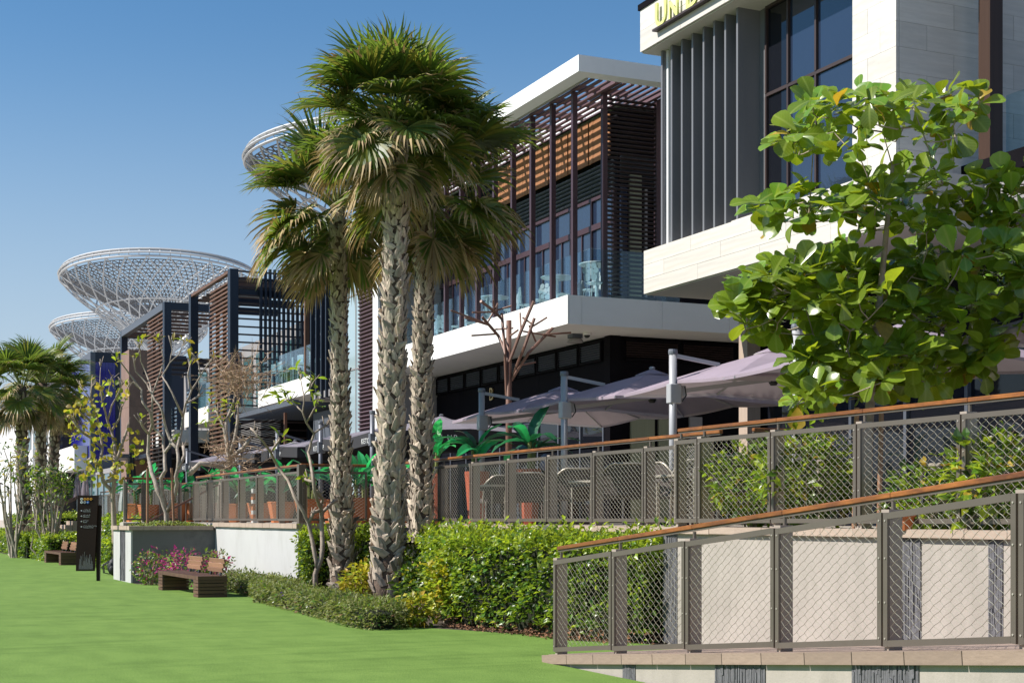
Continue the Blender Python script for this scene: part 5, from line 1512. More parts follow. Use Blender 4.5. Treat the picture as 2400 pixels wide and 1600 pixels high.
    for _, M_, k, y in rest: cl.leaf(shapes[k], M_, M_leafyel if y else M_leafbig)
    o = cl.build('foliage', root)
    for p_ in o.data.polygons: p_.use_smooth = True
    return root
broad_tree()
for (u, lab) in ((2008, 'pale timber stake left of the broad-leaved tree trunk'), (2066, 'pale timber stake right of the broad-leaved tree trunk')):
    b = at_Y(u - 6, 1240, 16.6); b.z = TZ; t = at_Y(u, 955, 16.6)
    tag(MB().tube([b, t], .028, 8).build('tree_stake', M_timber2), lab, 'stake', 'stakes of the broad-leaved tree')

# ------------------------------------------------------------------ bare trees, traced limbs
def limb_tree(name, label, Y, lines, r0, bark, seed, leaves=None, twig=None, dv=.5, base_z=None, group=None, cat='tree'):
    r = random.Random(seed); root = None; nodes = {}; mb = MB(); tips = []
    off = lambda u, v: .5 * math.sin(u * .05 + seed) * dv + .5 * math.sin(v * .031 + u * .02 + seed * 2) * dv
    top_v = min(q[1] for L_ in lines for q in L_); bot_v = max(q[1] for L_ in lines for q in L_)
    for li, L_ in enumerate(lines):
        pts = []; rad = []
        for i, (u, v) in enumerate(L_):
            f_ = (bot_v - v) / max(1, bot_v - top_v)
            o_ = off(u, v) * min(1, f_ * 3)
            pts.append(at_Y(u, v, Y + o_)); rad.append(max(.006, r0 * (1 - f_) ** .9 * (1 if li == 0 else .85) + .006))
        if base_z is not None and abs(L_[0][1] - bot_v) < 2: pts[0].z = base_z
        # soften the kinks
        pp, rr_ = [pts[0]], [rad[0]]
        for i in range(1, len(pts)):
            pp.append(pts[i - 1].lerp(pts[i], .5) + Vector((r.gauss(0, .008), r.gauss(0, .008), 0))); rr_.append((rad[i - 1] + rad[i]) / 2); pp.append(pts[i]); rr_.append(rad[i])
        mb.tube(pp, rr_, 7); tips.append((pp[-1], (pp[-1] - pp[-2]).normalized()))
        if root is None: root = thing(name, label, cat, pp[0], group)
    for p, d in list(tips):
        for q in range(4):
            d2 = (d + Vector((r.gauss(0, .6), r.gauss(0, .6), r.gauss(.2, .5)))).normalized(); s0 = p - d * r.uniform(0, .25); L2 = r.uniform(.10, .34) * (1 if Y > 35 else .6)
            mb.tube([s0, s0 + d2 * L2 * .5 + Vector((0, 0, .02)), s0 + d2 * L2 + Vector((0, 0, .05))], [r0 * .14 + .004, r0 * .11 + .004, r0 * .07 + .003], 5)
    tr = mb.build('trunk', bark, root, smooth=True)
    return root, tips, r, tr
def add_leaves(root, pts, r, n, shape, mats, spread, kind='stuff', up=.5, name='foliage'):
    cl = Cloud()
    for p, d in pts:
        for k in range(n if isinstance(n, int) else r.randint(*n)):
            q = p + Vector((r.gauss(0, spread), r.gauss(0, spread), r.gauss(0, spread)))
            cl.leaf(r.choice(shape), Matrix.Translation(q) @ rnd_basis(r, up, tuple(d * .5)) @ Matrix.Scale(r.uniform(.7, 1.25), 4), r.choices([m for m, _ in mats], [w_ for _, w_ in mats])[0])
    return cl.build(name, root, kind)
FL_ = [leaf_shape(.20, .035, 4, fold=.25, curl=.25, blunt=.6), leaf_shape(.24, .042, 4, fold=.2, curl=.4, blunt=.6)]
Lp = [[(392, 1226), (390, 1199), (379, 1166), (369, 1148), (356, 1108), (347, 1062), (349, 1016), (357, 993), (352, 965), (334, 942), (332, 913), (303, 876), (286, 853), (275, 840)],
      [(390, 1199), (380, 1154), (377, 1120), (388, 1102), (386, 1062), (383, 1025), (360, 1002), (356, 976), (357, 925), (375, 876), (385, 845), (378, 815), (372, 790)],
      [(391, 1199), (403, 1174), (415, 1134), (412, 1117), (418, 1080), (415, 1051), (423, 1019), (429, 976), (435, 945), (449, 913), (470, 880), (485, 857), (500, 838)],
      [(415, 1051), (400, 1035), (388, 1000), (380, 962), (362, 935), (352, 900), (340, 868), (330, 845), (326, 800)],
      [(429, 976), (412, 939), (390, 896), (380, 880), (398, 850), (420, 830), (432, 800)],
      [(418, 1097), (432, 1068), (429, 1045)], [(332, 913), (312, 895), (300, 905)], [(435, 945), (455, 935), (475, 920)],
      [(357, 925), (345, 900), (318, 870), (312, 835)], [(449, 913), (440, 880), (446, 850)], [(470, 880), (465, 850), (455, 830)], [(386, 1062), (398, 1045), (405, 1030)], [(349, 1016), (335, 1000), (330, 985)], [(398, 850), (404, 820), (400, 798)]]
rt, tips, r_, tr_ = limb_tree('frangipani_tree', 'nearly bare pale frangipani rising from the rendered planter between two stakes', 38.2, Lp, .066, M_barkpale, 3, base_z=1.36)
add_leaves(rt, [tips[i] for i in (0, 1, 2, 3, 4, 6, 7, 8, 9, 10, 11, 12, 13)], r_, (3, 7), FL_, [(M_ylw, .5), (M_hedgenew, .5)], .07)
for (u, vt, lab) in ((346, 1098, 'slim timber stake left of the bare frangipani'), (402, 1096, 'slim timber stake right of the bare frangipani')):
    b = at_Y(u + (0 if u < 380 else 6), 1235, 38.0); b.z = PZ - .03; t = at_Y(u, vt, 38.0)
    tag(MB().tube([b, t], .035, 7).build('tree_stake', M_timber2), lab, 'stake', 'stakes of the bare frangipani')
# dry twiggy tree behind the left railing
Ld = [[(514, 1200), (519, 1137), (532, 1102), (539, 1072), (530, 1022), (530, 988), (548, 940), (553, 905)], [(539, 1072), (550, 1030), (556, 990), (558, 936), (567, 893)], [(530, 1022), (520, 990), (505, 960)], [(532, 1102), (505, 1090), (470, 1085), (445, 1110)], [(539, 1072), (570, 1050), (585, 1030)]]
rt, tips, r_, tr_ = limb_tree('dry_tree', 'leafless tree with a dense dry twig crown behind the left railing', 45.5, Ld, .125, M_barkpale, 6, base_z=TZ)
tw_ = MB(); c0 = at_Y(560, 900, 45.5); c1 = at_Y(545, 1065, 45.3)
for (cc, nn_, rad_, up_) in ((c0, 190, 1.0, .35), (c1, 110, .7, .1)):
    for k in range(nn_):
        d = Vector((r_.gauss(0, 1), r_.gauss(0, 1), r_.gauss(up_, .6))).normalized()
        s0 = cc + Vector((r_.gauss(0, .36), r_.gauss(0, .36), r_.uniform(-.5, .45)))
        L_ = rad_ * r_.uniform(.5, 1.15); m_ = s0 + d * L_ * .5 + Vector((r_.gauss(0, .05), r_.gauss(0, .05), .05)); e_ = s0 + d * L_ + Vector((0, 0, r_.uniform(-.12, .15)))
        tw_.tube([s0, m_, e_], [.014, .009, .004], 3, cap=False)
        for q in range(4):
            b_ = m_.lerp(e_, r_.random()); d2 = (d + Vector((r_.gauss(0, .7), r_.gauss(0, .7), r_.gauss(0, .6)))).normalized()
            tw_.tube([b_, b_ + d2 * r_.uniform(.08, .25)], [.007, .003], 3, cap=False)
tw_.build('twigs', M_twig, rt, kind='stuff')
add_leaves(rt, [(at_Y(u, v, 45), Vector((0, 0, 1))) for u, v in ((490, 960), (515, 975), (540, 985), (520, 945), (500, 985), (545, 950), (475, 975), (530, 965))], r_, (4, 8), FL_, [(M_hedgenew, .8), (M_ylw, .2)], .12)
# young frangipani in front of the white wall end
Ly = [[(742, 1384), (739, 1345), (752, 1310), (756, 1270), (753, 1195), (742, 1165), (735, 1130), (728, 1085), (722, 1060), (729, 1035), (736, 1015), (718, 990), (709, 965), (712, 925), (705, 890), (699, 872)],
      [(744, 1330), (738, 1300), (723, 1225), (712, 1200), (690, 1165), (675, 1125), (650, 1090), (635, 1060), (618, 1035), (600, 1016), (588, 1004)],
      [(709, 965), (690, 945), (672, 935)], [(712, 925), (730, 905), (738, 890)], [(718, 990), (735, 960), (742, 945)], [(736, 1015), (760, 1000), (772, 992)], [(635, 1060), (648, 1040), (655, 1030)], [(735, 1130), (715, 1122)], [(723, 1225), (735, 1200), (752, 1195)], [(756, 1200), (775, 1180), (790, 1172)], [(753, 1195), (757, 1170), (745, 1150)]]
rt, tips, r_, tr_ = limb_tree('young_frangipani', 'thin forked frangipani with a few fresh leaves left of the palm trunks', 29.0, Ly, .052, M_bark, 12, base_z=0.02)
add_leaves(rt, [tips[i] for i in (0, 2, 3, 4, 6, 7)] + [(at_Y(u, v, 29), Vector((0, -.3, .5))) for u, v in ((652, 918), (668, 925), (640, 928), (725, 885), (735, 930))], r_, (5, 8), FL_, [(M_hedgenew, .6), (M_hedge, .4)], .05)
# yellow-leaved tree left of the granite pier
Lw = [[(270, 1240), (265, 1165), (267, 1134), (269, 1090), (269, 1042), (262, 1010), (252, 985), (240, 940), (234, 900), (236, 855)], [(265, 1165), (258, 1145), (242, 1129), (233, 1090), (240, 1049), (233, 1000), (222, 960), (205, 925), (188, 905)], [(269, 1090), (280, 1060), (290, 1030), (300, 1000)], [(252, 985), (262, 950), (278, 920), (288, 895)], [(240, 1049), (220, 1030), (195, 1015), (170, 985)], [(233, 1000), (210, 985), (180, 960)], [(240, 940), (255, 915), (262, 880)], [(262, 1010), (280, 980), (285, 955)], [(233, 1090), (215, 1070), (205, 1080)], [(242, 1129), (262, 1125), (275, 1105)], [(222, 960), (212, 930), (215, 890)]]
rt, tips, r_, tr_ = limb_tree('yellow_leaved_tree', 'slender tree with sparse yellow leaves in front of the blue glass box', 45.5, Lw, .085, M_bark, 14, base_z=0.0)
HL = [leaf_shape(.17, .075, 4, fold=.2, curl=.35, blunt=.4)]
ptl = [(at_Y(u + r_.gauss(0, 6), v + r_.gauss(0, 8), 45.5 + r_.uniform(-.8, .8)), Vector((0, 0, -.4))) for u, v in [(170, 975), (185, 960), (180, 1000), (165, 990), (195, 985), (205, 1000), (200, 950), (225, 965), (240, 1000), (232, 1020), (215, 1050), (205, 1065), (222, 1085), (230, 1100), (250, 1060), (262, 1075), (270, 1060), (285, 1040), (300, 1045), (310, 1055), (295, 1100), (280, 1110), (270, 1095), (310, 1100), (212, 1110), (207, 1118), (245, 1035), (255, 1010), (190, 1020), (220, 930), (238, 900), (255, 905), (262, 940), (280, 925), (190, 905), (300, 1020), (225, 1070), (180, 1030)]]
add_leaves(rt, ptl, r_, (6, 11), HL, [(M_ylw, .75), (M_hedgenew, .25)], .13, up=.2)
# small leafy frangipanis at the far left
def leafy(label, Y, ub, vb, crown, n, seed, bark, mats, group):
    r = random.Random(seed); b = at_Y(ub, vb, Y); b.z = 0; root = thing('leafy_frangipani', label, 'tree', b, group); mb = MB(); pts = []
    for (u, v) in crown:
        t = at_Y(u, v, Y + r.uniform(-.8, .8)); m_ = b.lerp(t, .5) + Vector((r.gauss(0, .12), r.gauss(0, .12), -.1))
        mb.tube([b + Vector((r.gauss(0, .06), r.gauss(0, .06), 0)), m_, t], [.06, .04, .018], 5); pts.append((t, Vector((0, 0, .6))))
        for q in range(2):
            e_ = t + Vector((r.gauss(0, .3), r.gauss(0, .3), r.uniform(.05, .3))); mb.tube([m_.lerp(t, .7), e_], [.025, .012], 4); pts.append((e_, Vector((0, 0, .6))))
    mb.build('trunk', bark, root); add_leaves(root, pts, r, n, FL_, mats, .15)
leafy('bushy frangipani with dark green leaves below the distant palms', 56, 118, 1290, [(70, 1130), (85, 1118), (100, 1125), (115, 1112), (130, 1120), (145, 1116), (155, 1130), (160, 1150), (90, 1150), (120, 1145), (140, 1160), (105, 1170), (75, 1150), (150, 1175)], (11, 16), 81, M_bark, [(M_hedge, .6), (M_hedgedk, .3), (M_ylw, .1)], 'leafy frangipanis')
leafy('half bare frangipani at the left edge of the picture', 60, 34, 1270, [(10, 1100), (0, 1130), (25, 1060), (40, 1070), (30, 1095), (48, 1050), (5, 1160), (20, 1145), (-15, 1110)], (6, 10), 82, M_barkpale, [(M_hedge, .5), (M_ylw, .3), (M_hedgedk, .2)], 'leafy frangipanis')
leafy('low frangipani shrub with glossy leaves in the clipped hedge', 57, 100, 1285, [(100, 1215), (112, 1225), (95, 1235), (125, 1240), (80, 1245), (110, 1250)], (7, 10), 83, M_bark, [(M_hedge, .7), (M_hedgenew, .3)], 'leafy frangipanis')
# stepped hedges at the far left
MIXH = [[(M_hedgenew, .6), (M_hedge, .4)], [(M_hedge, .7), (M_hedgedk, .2), (M_hedgenew, .1)]]
HB = [small_leaf(.13, .04), small_leaf(.11, .035)]
hedge('hedge', 'squared clipped hedge behind the farther bench', [(6.75, 56.5), (9.5, 56.5), (9.5, 61.3), (6.75, 61.3)], 0, .92, 8200, HB, MIXH, 91, rough=.08, group='clipped hedges by the far palms')
hedge('hedge', 'clipped hedge with a lit front left of the twin handrails', [(6.5, 62.0), (9.6, 62.0), (9.6, 64.6), (6.5, 64.6)], 0, .90, 5000, HB, MIXH, 92, rough=.08, group='clipped hedges by the far palms')
hedge('hedge', 'farthest clipped hedge at the left edge of the lawn', [(6.6, 67.1), (9.6, 67.1), (9.6, 86), (6.6, 86)], 0, .95, 11000, HB, MIXH, 93, rough=.09, group='clipped hedges by the far palms')
hedge('hedge', 'upper tier of clipped hedge at the left edge of the picture', [(8.4, 67.5), (9.8, 67.5), (9.8, 88), (8.4, 88)], 0.6, 1.75, 7000, HB, MIXH, 94, rough=.1, group='clipped hedges by the far palms')
hedge('hedge', 'clipped hedge between the wayfinding sign and the striped planter end', [(7.4, 46.5), (9.4, 46.5), (9.4, 53.5), (7.4, 53.5)], 0, .86, 8000, HB, MIXH, 95, rough=.08, group='clipped hedges by the far palms')
hedge('hedge', 'taller hedge row standing behind the wayfinding sign', [(8.5, 47.2), (9.6, 47.2), (9.6, 55), (8.5, 55)], .6, 1.62, 7000, HB, MIXH, 96, rough=.1, group='clipped hedges by the far palms')
# ground cover in the planter
cl = Cloud(); r_ = random.Random(5)
for k in range(2600):
    x, y = r_.uniform(6.72, 8.55), r_.uniform(37.5, 39.8)
    z = PZ - .02 + .13 * math.sin((x - 6.7) / 1.85 * math.pi) * r_.uniform(.3, 1)
    cl.leaf(TINY[k % 3], Matrix.Translation((x, y, z)) @ rnd_basis(r_, .6, (0, 0, .6)), M_sedum if r_.random() < .8 else M_hedgenew)
cl.build('ground_cover', None)
# fallen leaves along the foot of the tall hedge
cl = Cloud()
for k in range(700):
    t = r_.random(); a, b = ((8.75, 17.6), (8.15, 20.4)) if r_.random() < .75 else ((9.2, 16.6), (8.75, 17.6))
    cl.leaf(small_leaf(.05, .018), Matrix.Translation((a[0] + (b[0] - a[0]) * t + r_.gauss(-.06, .07), a[1] + (b[1] - a[1]) * t + r_.gauss(0, .07), .012 + r_.random() * .02)) @ rnd_basis(r_, 1.2), M_litter)
cl.build('leaf_litter', None)
# ------------------------------------------------------------------ cantilever umbrellas
def umbrella(dark):
    nm = 'cantilever_umbrella'
    root = thing(nm, 'umbrella', 'umbrella', (0, 0, 0))
    mm = M_mastdark if dark else M_mast; cm_ = M_canopy_d if dark else M_canopy_l
    H, PK, ED = 2.79, (2.66 if dark else 2.86), (2.24 if dark else 2.26); h = 1.82; cx = 1.86
    MB().box(-.40, -.40, 0, .40, .40, .07).build('base', M_darkslat, root, bevel=.02)
    MB().tube([(0, 0, .07), (0, 0, H - .06)], .062, 12).build('mast', mm, root, smooth=True)
    MB().lathe([(.072, H - .08), (.076, H - .04), (.07, H)], (0, 0, 0), 12).build('mast_cap', M_mastdark, root)
    cl_ = MB(); cl_.box(-.085, -.075, ED - .33, .12, .075, ED - .02); cl_.box(.10, -.04, ED - .22, .22, .04, ED - .04)
    clo = cl_.build('clamp', M_mastdark if dark else M_mast, root, bevel=.012)
    hd = MB(); hd.tube([(.12, -.08, ED - .30), (.19, -.09, ED - .2), (.16, -.09, ED - .06)], .012, 5); hd.build('handle', M_black, clo)
    # canopy: eight panels with a slight sag, top and under sides
    rim = []
    for k in range(8):
        a = k * math.pi / 4
        if k % 2 == 0: rim.append(Vector((cx + math.cos(a) * h, math.sin(a) * h, ED + .045)))
        else: rim.append(Vector((cx + math.copysign(h, math.cos(a)), math.copysign(h, math.sin(a)), ED - .04)))
    peak = Vector((cx, 0, PK)); mb = MB(); NR = 5; NA = 4
    def surf(k, a, t):
        e = rim[k].lerp(rim[(k + 1) % 8], a); p = peak.lerp(e, t)
        p.z += -.018 * math.sin(math.pi * a) * t ** 1.5 + .02 * math.sin(math.pi * t)
        return p
    for k in range(8):
        for j in range(NA):
            for i in range(NR):
                t0, t1 = .06 + .94 * i / NR, .06 + .94 * (i + 1) / NR
                q = [surf(k, j / NA, t0), surf(k, j / NA, t1), surf(k, (j + 1) / NA, t1), surf(k, (j + 1) / NA, t0)]
                mb.quad(*q); lo = [p - Vector((0, 0, .008)) for p in q]; mb.quad(lo[3], lo[2], lo[1], lo[0])
            e0, e1 = surf(k, j / NA, 1), surf(k, (j + 1) / NA, 1)
            dz = Vector((0, 0, .05)); mb.quad(e0, e0 - dz, e1 - dz, e1)
    me = mb.mesh('canopy', cm_, smooth=False); can = put('canopy', me, root)
    tp = MB(); s_ = .34
    for k in range(8):
        a, b = k * math.pi / 4, (k + 1) * math.pi / 4
        tp.tri((cx, 0, PK + .06), (cx + math.cos(a) * s_, math.sin(a) * s_, PK - .065), (cx + math.cos(b) * s_, math.sin(b) * s_, PK - .065))
    tp.build('vent_cap', cm_, can)
    MB().lathe([(.05, PK + .05), (.06, PK + .08), (.03, PK + .10)], (cx, 0, 0), 10).build('finial', mm, can)
    hub = Vector((cx, 0, ED + .12))
    MB().lathe([(.05, -.10), (.075, -.06), (.075, .05), (.05, .08)], tuple(hub), 12).build('hub', M_black, root)
    for k in range(8):
        r_ = rim[k] - Vector((0, 0, .03)); rb_ = MB(); rb_.bar(peak - Vector((0, 0, .05)), r_, .022, .03)
        ro = rb_.build('rib', mm, root)
        sb = MB(); m_ = peak.lerp(r_, .52) - Vector((0, 0, .02)); sb.bar(hub, m_, .016, .02); sb.build('strut', mm, ro)
    arm = MB(); arm.bar((.2, 0, ED - .12), (cx, 0, ED + .12), .05, .07); arm.build('arm', mm, root)
    st = MB(); q = peak.lerp(rim[4], .56); st.bar((.05, 0, H - .10), (q.x, 0, q.z + .03), .045, .06); st.build('stay', mm, root)
    if dark:
        va = MB(); corners = [rim[1], rim[3], rim[5], rim[7]]
        for i in range(4):
            a, b = corners[i], corners[(i + 1) % 4]; m_ = rim[(2 * i + 2) % 8]
            for p, q in ((a, m_), (m_, b)):
                out = Vector((q.y - p.y, p.x - q.x, 0)).normalized() * -.004
                va.quad(p + out, q + out, q + out - Vector((0, 0, .31)), p + out - Vector((0, 0, .31)))
                va.quad(q - out, p - out, p - out - Vector((0, 0, .31)), q - out - Vector((0, 0, .31)))
        va.build('valance', M_valance, can)
        tx = text_mesh('KETCH UP', .19, .004, M_whiteprint, 'lettering', 1.35)
        put('lettering', tx, can, face_mtx((cx - h + .35, -h - .012, ED - .24), (0, -1, 0)))
        put('lettering', tx, can, face_mtx((cx - h - .012, .9, ED - .24), (-1, 0, 0)))
    return root
UL = umbrella(False); UD = umbrella(True)
lab_l = ['lilac grey umbrella whose mast rises behind the leaves of the broad-leaved tree', 'lilac grey umbrella fully seen from below, nearest to the stone building', 'lilac grey umbrella in the middle, between the two masts before the dark shopfront', 'lilac grey umbrella in front of the brass letter, deepest purple top', 'lilac grey umbrella cut off by the right edge of the picture']
yl = [17.05, 20.4, 24.3, 28.15, 12.2]
for i, y in enumerate(yl):
    M_ = TRS((12.0, y, TZ + .012), rz=R((2, -2, 1, -1, 0)[i]))
    if i == 0: UL.matrix_basis = M_; o = UL; o['label'] = lab_l[0]; o['group'] = 'lilac grey umbrellas'
    else: dup(UL, M_, lab_l[i], 'lilac grey umbrellas')
lab_d = ['charcoal umbrella with a black valance just right of the palm trunks', 'charcoal umbrella seen between the left and middle palm trunks', 'charcoal umbrella left of the left palm trunk with two dark masts', 'charcoal umbrella under the white balcony block beside the dry tree', 'charcoal umbrella farthest left, behind the dry tree trunk']
yd = [35.1, 39.5, 44.0, 48.6, 57.0]
for i, y in enumerate(yd):
    M_ = TRS((12.0, y, TZ + .012), rz=R((1, -2, 2, -1, 2)[i]))
    if i == 0: UD.matrix_basis = M_; UD['label'] = lab_d[0]; UD['group'] = 'charcoal umbrellas'
    else: dup(UD, M_, lab_d[i], 'charcoal umbrellas')
# closed umbrellas
def closed_umb(label, u, v0, v1, Y, m, group='closed umbrellas'):
    a = at_Y(u, v1, Y); b = at_Y(u, v0, Y); h = b.z - a.z; root = thing('closed_umbrella', label, 'umbrella', (a.x, a.y, TZ), group)
    mb = MB(); n = 14; prof = [(.05, 0), (.16, .04), (.15, .3), (.10, .62), (.11, .66), (.05, .92), (.015, 1.0)]
    base = len(mb.v)
    for r_, t in prof:
        for k in range(n):
            q = r_ * (1 + (.28 if k % 2 else -.18)) ; an = 2 * math.pi * k / n; mb.v.append((a.x + q * math.cos(an), a.y + q * math.sin(an), a.z + t * h))
    for i in range(len(prof) - 1):
        for k in range(n): mb.f.append((i * n + k, i * n + (k + 1) % n, (i + 1) * n + (k + 1) % n, (i + 1) * n + k))
    mb.build('folded_canopy', m, root); MB().tube([(a.x, a.y, TZ), (a.x, a.y, b.z + .08)], .03, 8).build('pole', M_mast, root)
closed_umb('folded grey umbrella under the small metal tree at the left', 181, 1110, 1168, 72, M_canopy_l)
closed_umb('folded grey umbrella just left of the yellow-leaved tree', 200, 1106, 1168, 71, M_canopy_l)
closed_umb('folded white umbrella beside the brown granite pier', 291, 1122, 1200, 52, M_whitemetal)
closed_umb('folded black umbrella in the shade of the granite pier', 308, 1045, 1135, 62, M_black)

# ------------------------------------------------------------------ slatted benches
def bench():
    root = thing('bench', 'bench', 'bench', (0, 0, 0))
    L_, W_, H_ = 3.75, .60, .43
    for k in range(48):
        y = k * L_ / 48
        piece('seat_slat', M_timber, root, 0, y + .004, H_ - .075, W_, y + L_ / 48 - .006, H_ + rnd.uniform(-.003, .002))
    for y0 in (0.0, L_ - .42):
        for k in range(5):
            z = k * .072
            piece('end_board', M_timber, root, .004, y0 + .004, z + .004, W_ - .004, y0 + .416, z + .062)
        MB().box(.05, y0 + .05, 0, W_ - .05, y0 + .37, H_ - .08).build('end_core', M_black, root)
    for (y0, y1) in ((.0, 1.22), (1.85, 3.05)):
        for yy in (y0 + .15, y1 - .25):
            MB().bar((W_ - .10, yy + .05, H_ - .05), (W_ - .02, yy + .05, .80), .10, .03, up=(1, 0, .2)).build('back_post', M_black, root)
        for k in range(3):
            z = H_ + .115 + k * .092; xo = W_ - .09 + k * .022
            put('back_slat', unit('back_slat', M_timber2), root, Matrix.LocRotScale(Vector((xo, (y0 + y1) / 2, z)), Euler((0, R(-13), 0)), Vector((.035, y1 - y0, .084))))
    return root
B1 = bench()
B1.matrix_basis = TRS((6.50, 29.85, 0), rz=R(1.2)); B1['label'] = 'nearer dark slatted bench with two low backrests beside the bougainvillea'; B1['group'] = 'slatted lawn benches'
dup(B1, TRS((6.72, 52.4, 0), rz=R(1.5)), 'farther dark slatted bench, partly hidden by the wayfinding sign', 'slatted lawn benches')

# ------------------------------------------------------------------ wayfinding sign
def sign():
    nrm = Vector((-SA, -CA, 0)); rt = Vector((CA, -SA, 0)); Y0 = 37.9
    c = at_Y(228, 1360, Y0); root = thing('wayfinding_sign', 'dark brown wayfinding totem with round icons and white text on the lawn', 'sign', (c.x, c.y, 0))
    def P(u, v, d=0): return at_Y(u, v, Y0) + nrm * d
    # leaning parallelogram panel
    cs = [P(183.5, 1160), P(231, 1160), P(222, 1337), P(179, 1337)]
    mb = MB(); f_ = [p + nrm * .05 for p in cs]; b_ = [p - nrm * .03 for p in cs]; mb.v = [tuple(p) for p in f_ + b_]
    mb.f = [(0, 3, 2, 1), (4, 5, 6, 7), (0, 1, 5, 4), (1, 2, 6, 5), (2, 3, 7, 6), (3, 0, 4, 7)]
    mb.build('panel', M_signbrown, root)
    ps = [P(222, 1183, -.06), P(236, 1183, -.06), P(232, 1361, -.06), P(225, 1361, -.06)]
    mb = MB(); f_ = [p + nrm * .025 for p in ps]; b_ = [p - nrm * .06 for p in ps]; mb.v = [tuple(p) for p in f_ + b_]
    for i in (2, 3, 6, 7): mb.v[i] = (mb.v[i][0], mb.v[i][1], 0.0)
    mb.f = [(0, 3, 2, 1), (4, 5, 6, 7), (0, 1, 5, 4), (1, 2, 6, 5), (2, 3, 7, 6), (3, 0, 4, 7)]
    mb.build('post', M_signbrown, root)
    px = Y0 / F
    for (u, v, m) in ((192.8, 1169, M_whiteprint), (200.2, 1169, M_orangeprint), (207.2, 1169, M_orangeprint), (214.6, 1169, M_orangeprint), (192.6, 1176.5, M_whiteprint), (200, 1176.5, M_greyprint), (207.2, 1176.5, M_blueprint)):
        p = P(u, v, .053); ic = MB().disc(p, nrm, 3.1 * px, .006, 14).build('icon', m, root)
        mk = MB(); q = p + nrm * .006
        mk.bar(q - rt * 1.4 * px, q + rt * 1.4 * px, .5 * px, .8 * px, up=nrm); mk.bar(q - Vector((0, 0, 1.6 * px)), q + Vector((0, 0, 1.6 * px)), .6 * px, .5 * px, up=nrm)
        mk.build('pictogram', M_signbrown if m is not M_blueprint else M_whiteprint, ic)
    rows = [(1196, 'Restrooms', '\u0627\u0644\u062d\u0645\u0627\u0645\u0627\u062a'), (1208.5, 'Elevators', '\u0627\u0644\u0645\u0635\u0627\u0639\u062f'), (1221, 'Beach', '\u0634\u0627\u0637\u0626'), (1233.5, 'Transport Hub', '\u0645\u0631\u0643\u0632 \u0627\u0644\u0645\u0648\u0627\u0635\u0644\u0627\u062a')]
    for v, en, ar in rows:
        p = P(196, v + 3.2, .053); put('lettering', text_mesh(en, 4.0 * px, .002, M_greyprint, 'lettering', 1.0), root, face_mtx(p, nrm))
        try:
            me = text_mesh(ar[::-1], 4.2 * px, .002, M_greyprint, 'lettering', 1.0)
            put('lettering', me, root, face_mtx(P(196, v - 1.0, .053), nrm))
        except Exception: pass
        a = P(191.8, v, .054); ar_ = MB(); ar_.bar(a - rt * 2 * px, a + rt * 1.8 * px, .6 * px, .003, up=nrm)
        for sg_ in (1, -1): ar_.bar(a + rt * 2 * px, a + rt * .4 * px + Vector((0, 0, sg_ * 1.6 * px)), .6 * px, .003, up=nrm)
        ar_.build('arrow', M_whiteprint, root)
    li = MB(); r = random.Random(3)
    for k in range(26):
        u = 186.5 + k * 1.28; t = r.uniform(.25, 1) * (.6 + .4 * abs(math.sin(k * .55)))
        a, b = P(u, 1333, .053), P(u + .5, 1333 - 46 * t, .053); li.bar(a, b, .28 * px, .003, up=nrm)
    li.build('line_pattern', M_greyprint, root)
sign()
# backpack at the planter
bp = on_z(266, 1348, .0); bpr = thing('backpack', 'black backpack leaning against the striped planter end', 'bag', bp)
mb = MB(); mb.blob((bp.x, bp.y, .24), (.17, .14, .24), 12, 8); mb.blob((bp.x - .05, bp.y - .12, .16), (.11, .07, .13), 10, 6)
mb.build('body', M_bag, bpr, smooth=True)
for s_ in (-.1, .1):
    MB().tube([(bp.x - .12, bp.y + s_, .40), (bp.x - .28, bp.y + s_, .28), (bp.x - .26, bp.y + s_, .08), (bp.x - .12, bp.y + s_, .05)], .016, 5).build('strap', M_bag, bpr)

# ------------------------------------------------------------------ steel tree sculptures
def steel_tree():
    Y = 34.0; off = lambda a, b: (1000 + a / 3.2667, 640 + b / 3.2667)
    u, v = off(628, 1540); base = at_Y(u, v, Y); base.z = TZ
    root = thing('steel_tree', 'tall brown steel tree sculpture with bare angular branches by the balcony corner', 'sculpture', base)
    top = at_Y(*off(630, 362), Y)
    MB().tube([base, top], [.085, .062], 10).build('trunk', M_rust, root, smooth=True)
    Ls = [[(612, 960), (600, 620), (575, 310)], [(598, 600), (550, 480), (425, 335)], [(480, 400), (290, 340)], [(455, 385), (185, 285)], [(575, 350), (515, 290), (415, 215)], [(515, 290), (650, 250)], [(520, 297), (350, 300)], [(510, 300), (470, 370)], [(520, 285), (510, 205)], [(522, 282), (545, 230)],
          [(632, 680), (720, 450), (820, 215)], [(648, 820), (780, 610), (975, 410)], [(665, 770), (750, 560), (825, 345)], [(740, 445), (985, 485)], [(890, 470), (1105, 455)], [(785, 400), (835, 525)], [(735, 340), (800, 385), (800, 440)], [(805, 412), (920, 340)], [(722, 452), (715, 305)], [(598, 510), (700, 435)], [(525, 430), (660, 420)], [(345, 478), (530, 465)], [(712, 705), (835, 680)]]
    for i, L_ in enumerate(Ls):
        pts = []
        for k, (a, b) in enumerate(L_):
            dep = .45 * math.sin(a * .012 + b * .004) * (1 - min(1, abs(b - 900) / 2000)) if b < 700 else 0
            pts.append(at_Y(*off(a, b), Y + dep))
        big_ = len(L_) > 2 and i in (0, 1, 4, 10, 11, 12)
        MB().tube(pts, .036 if big_ else .022, 7).build('branch', M_rust, root)
    return root, base
ST_, stb = steel_tree()
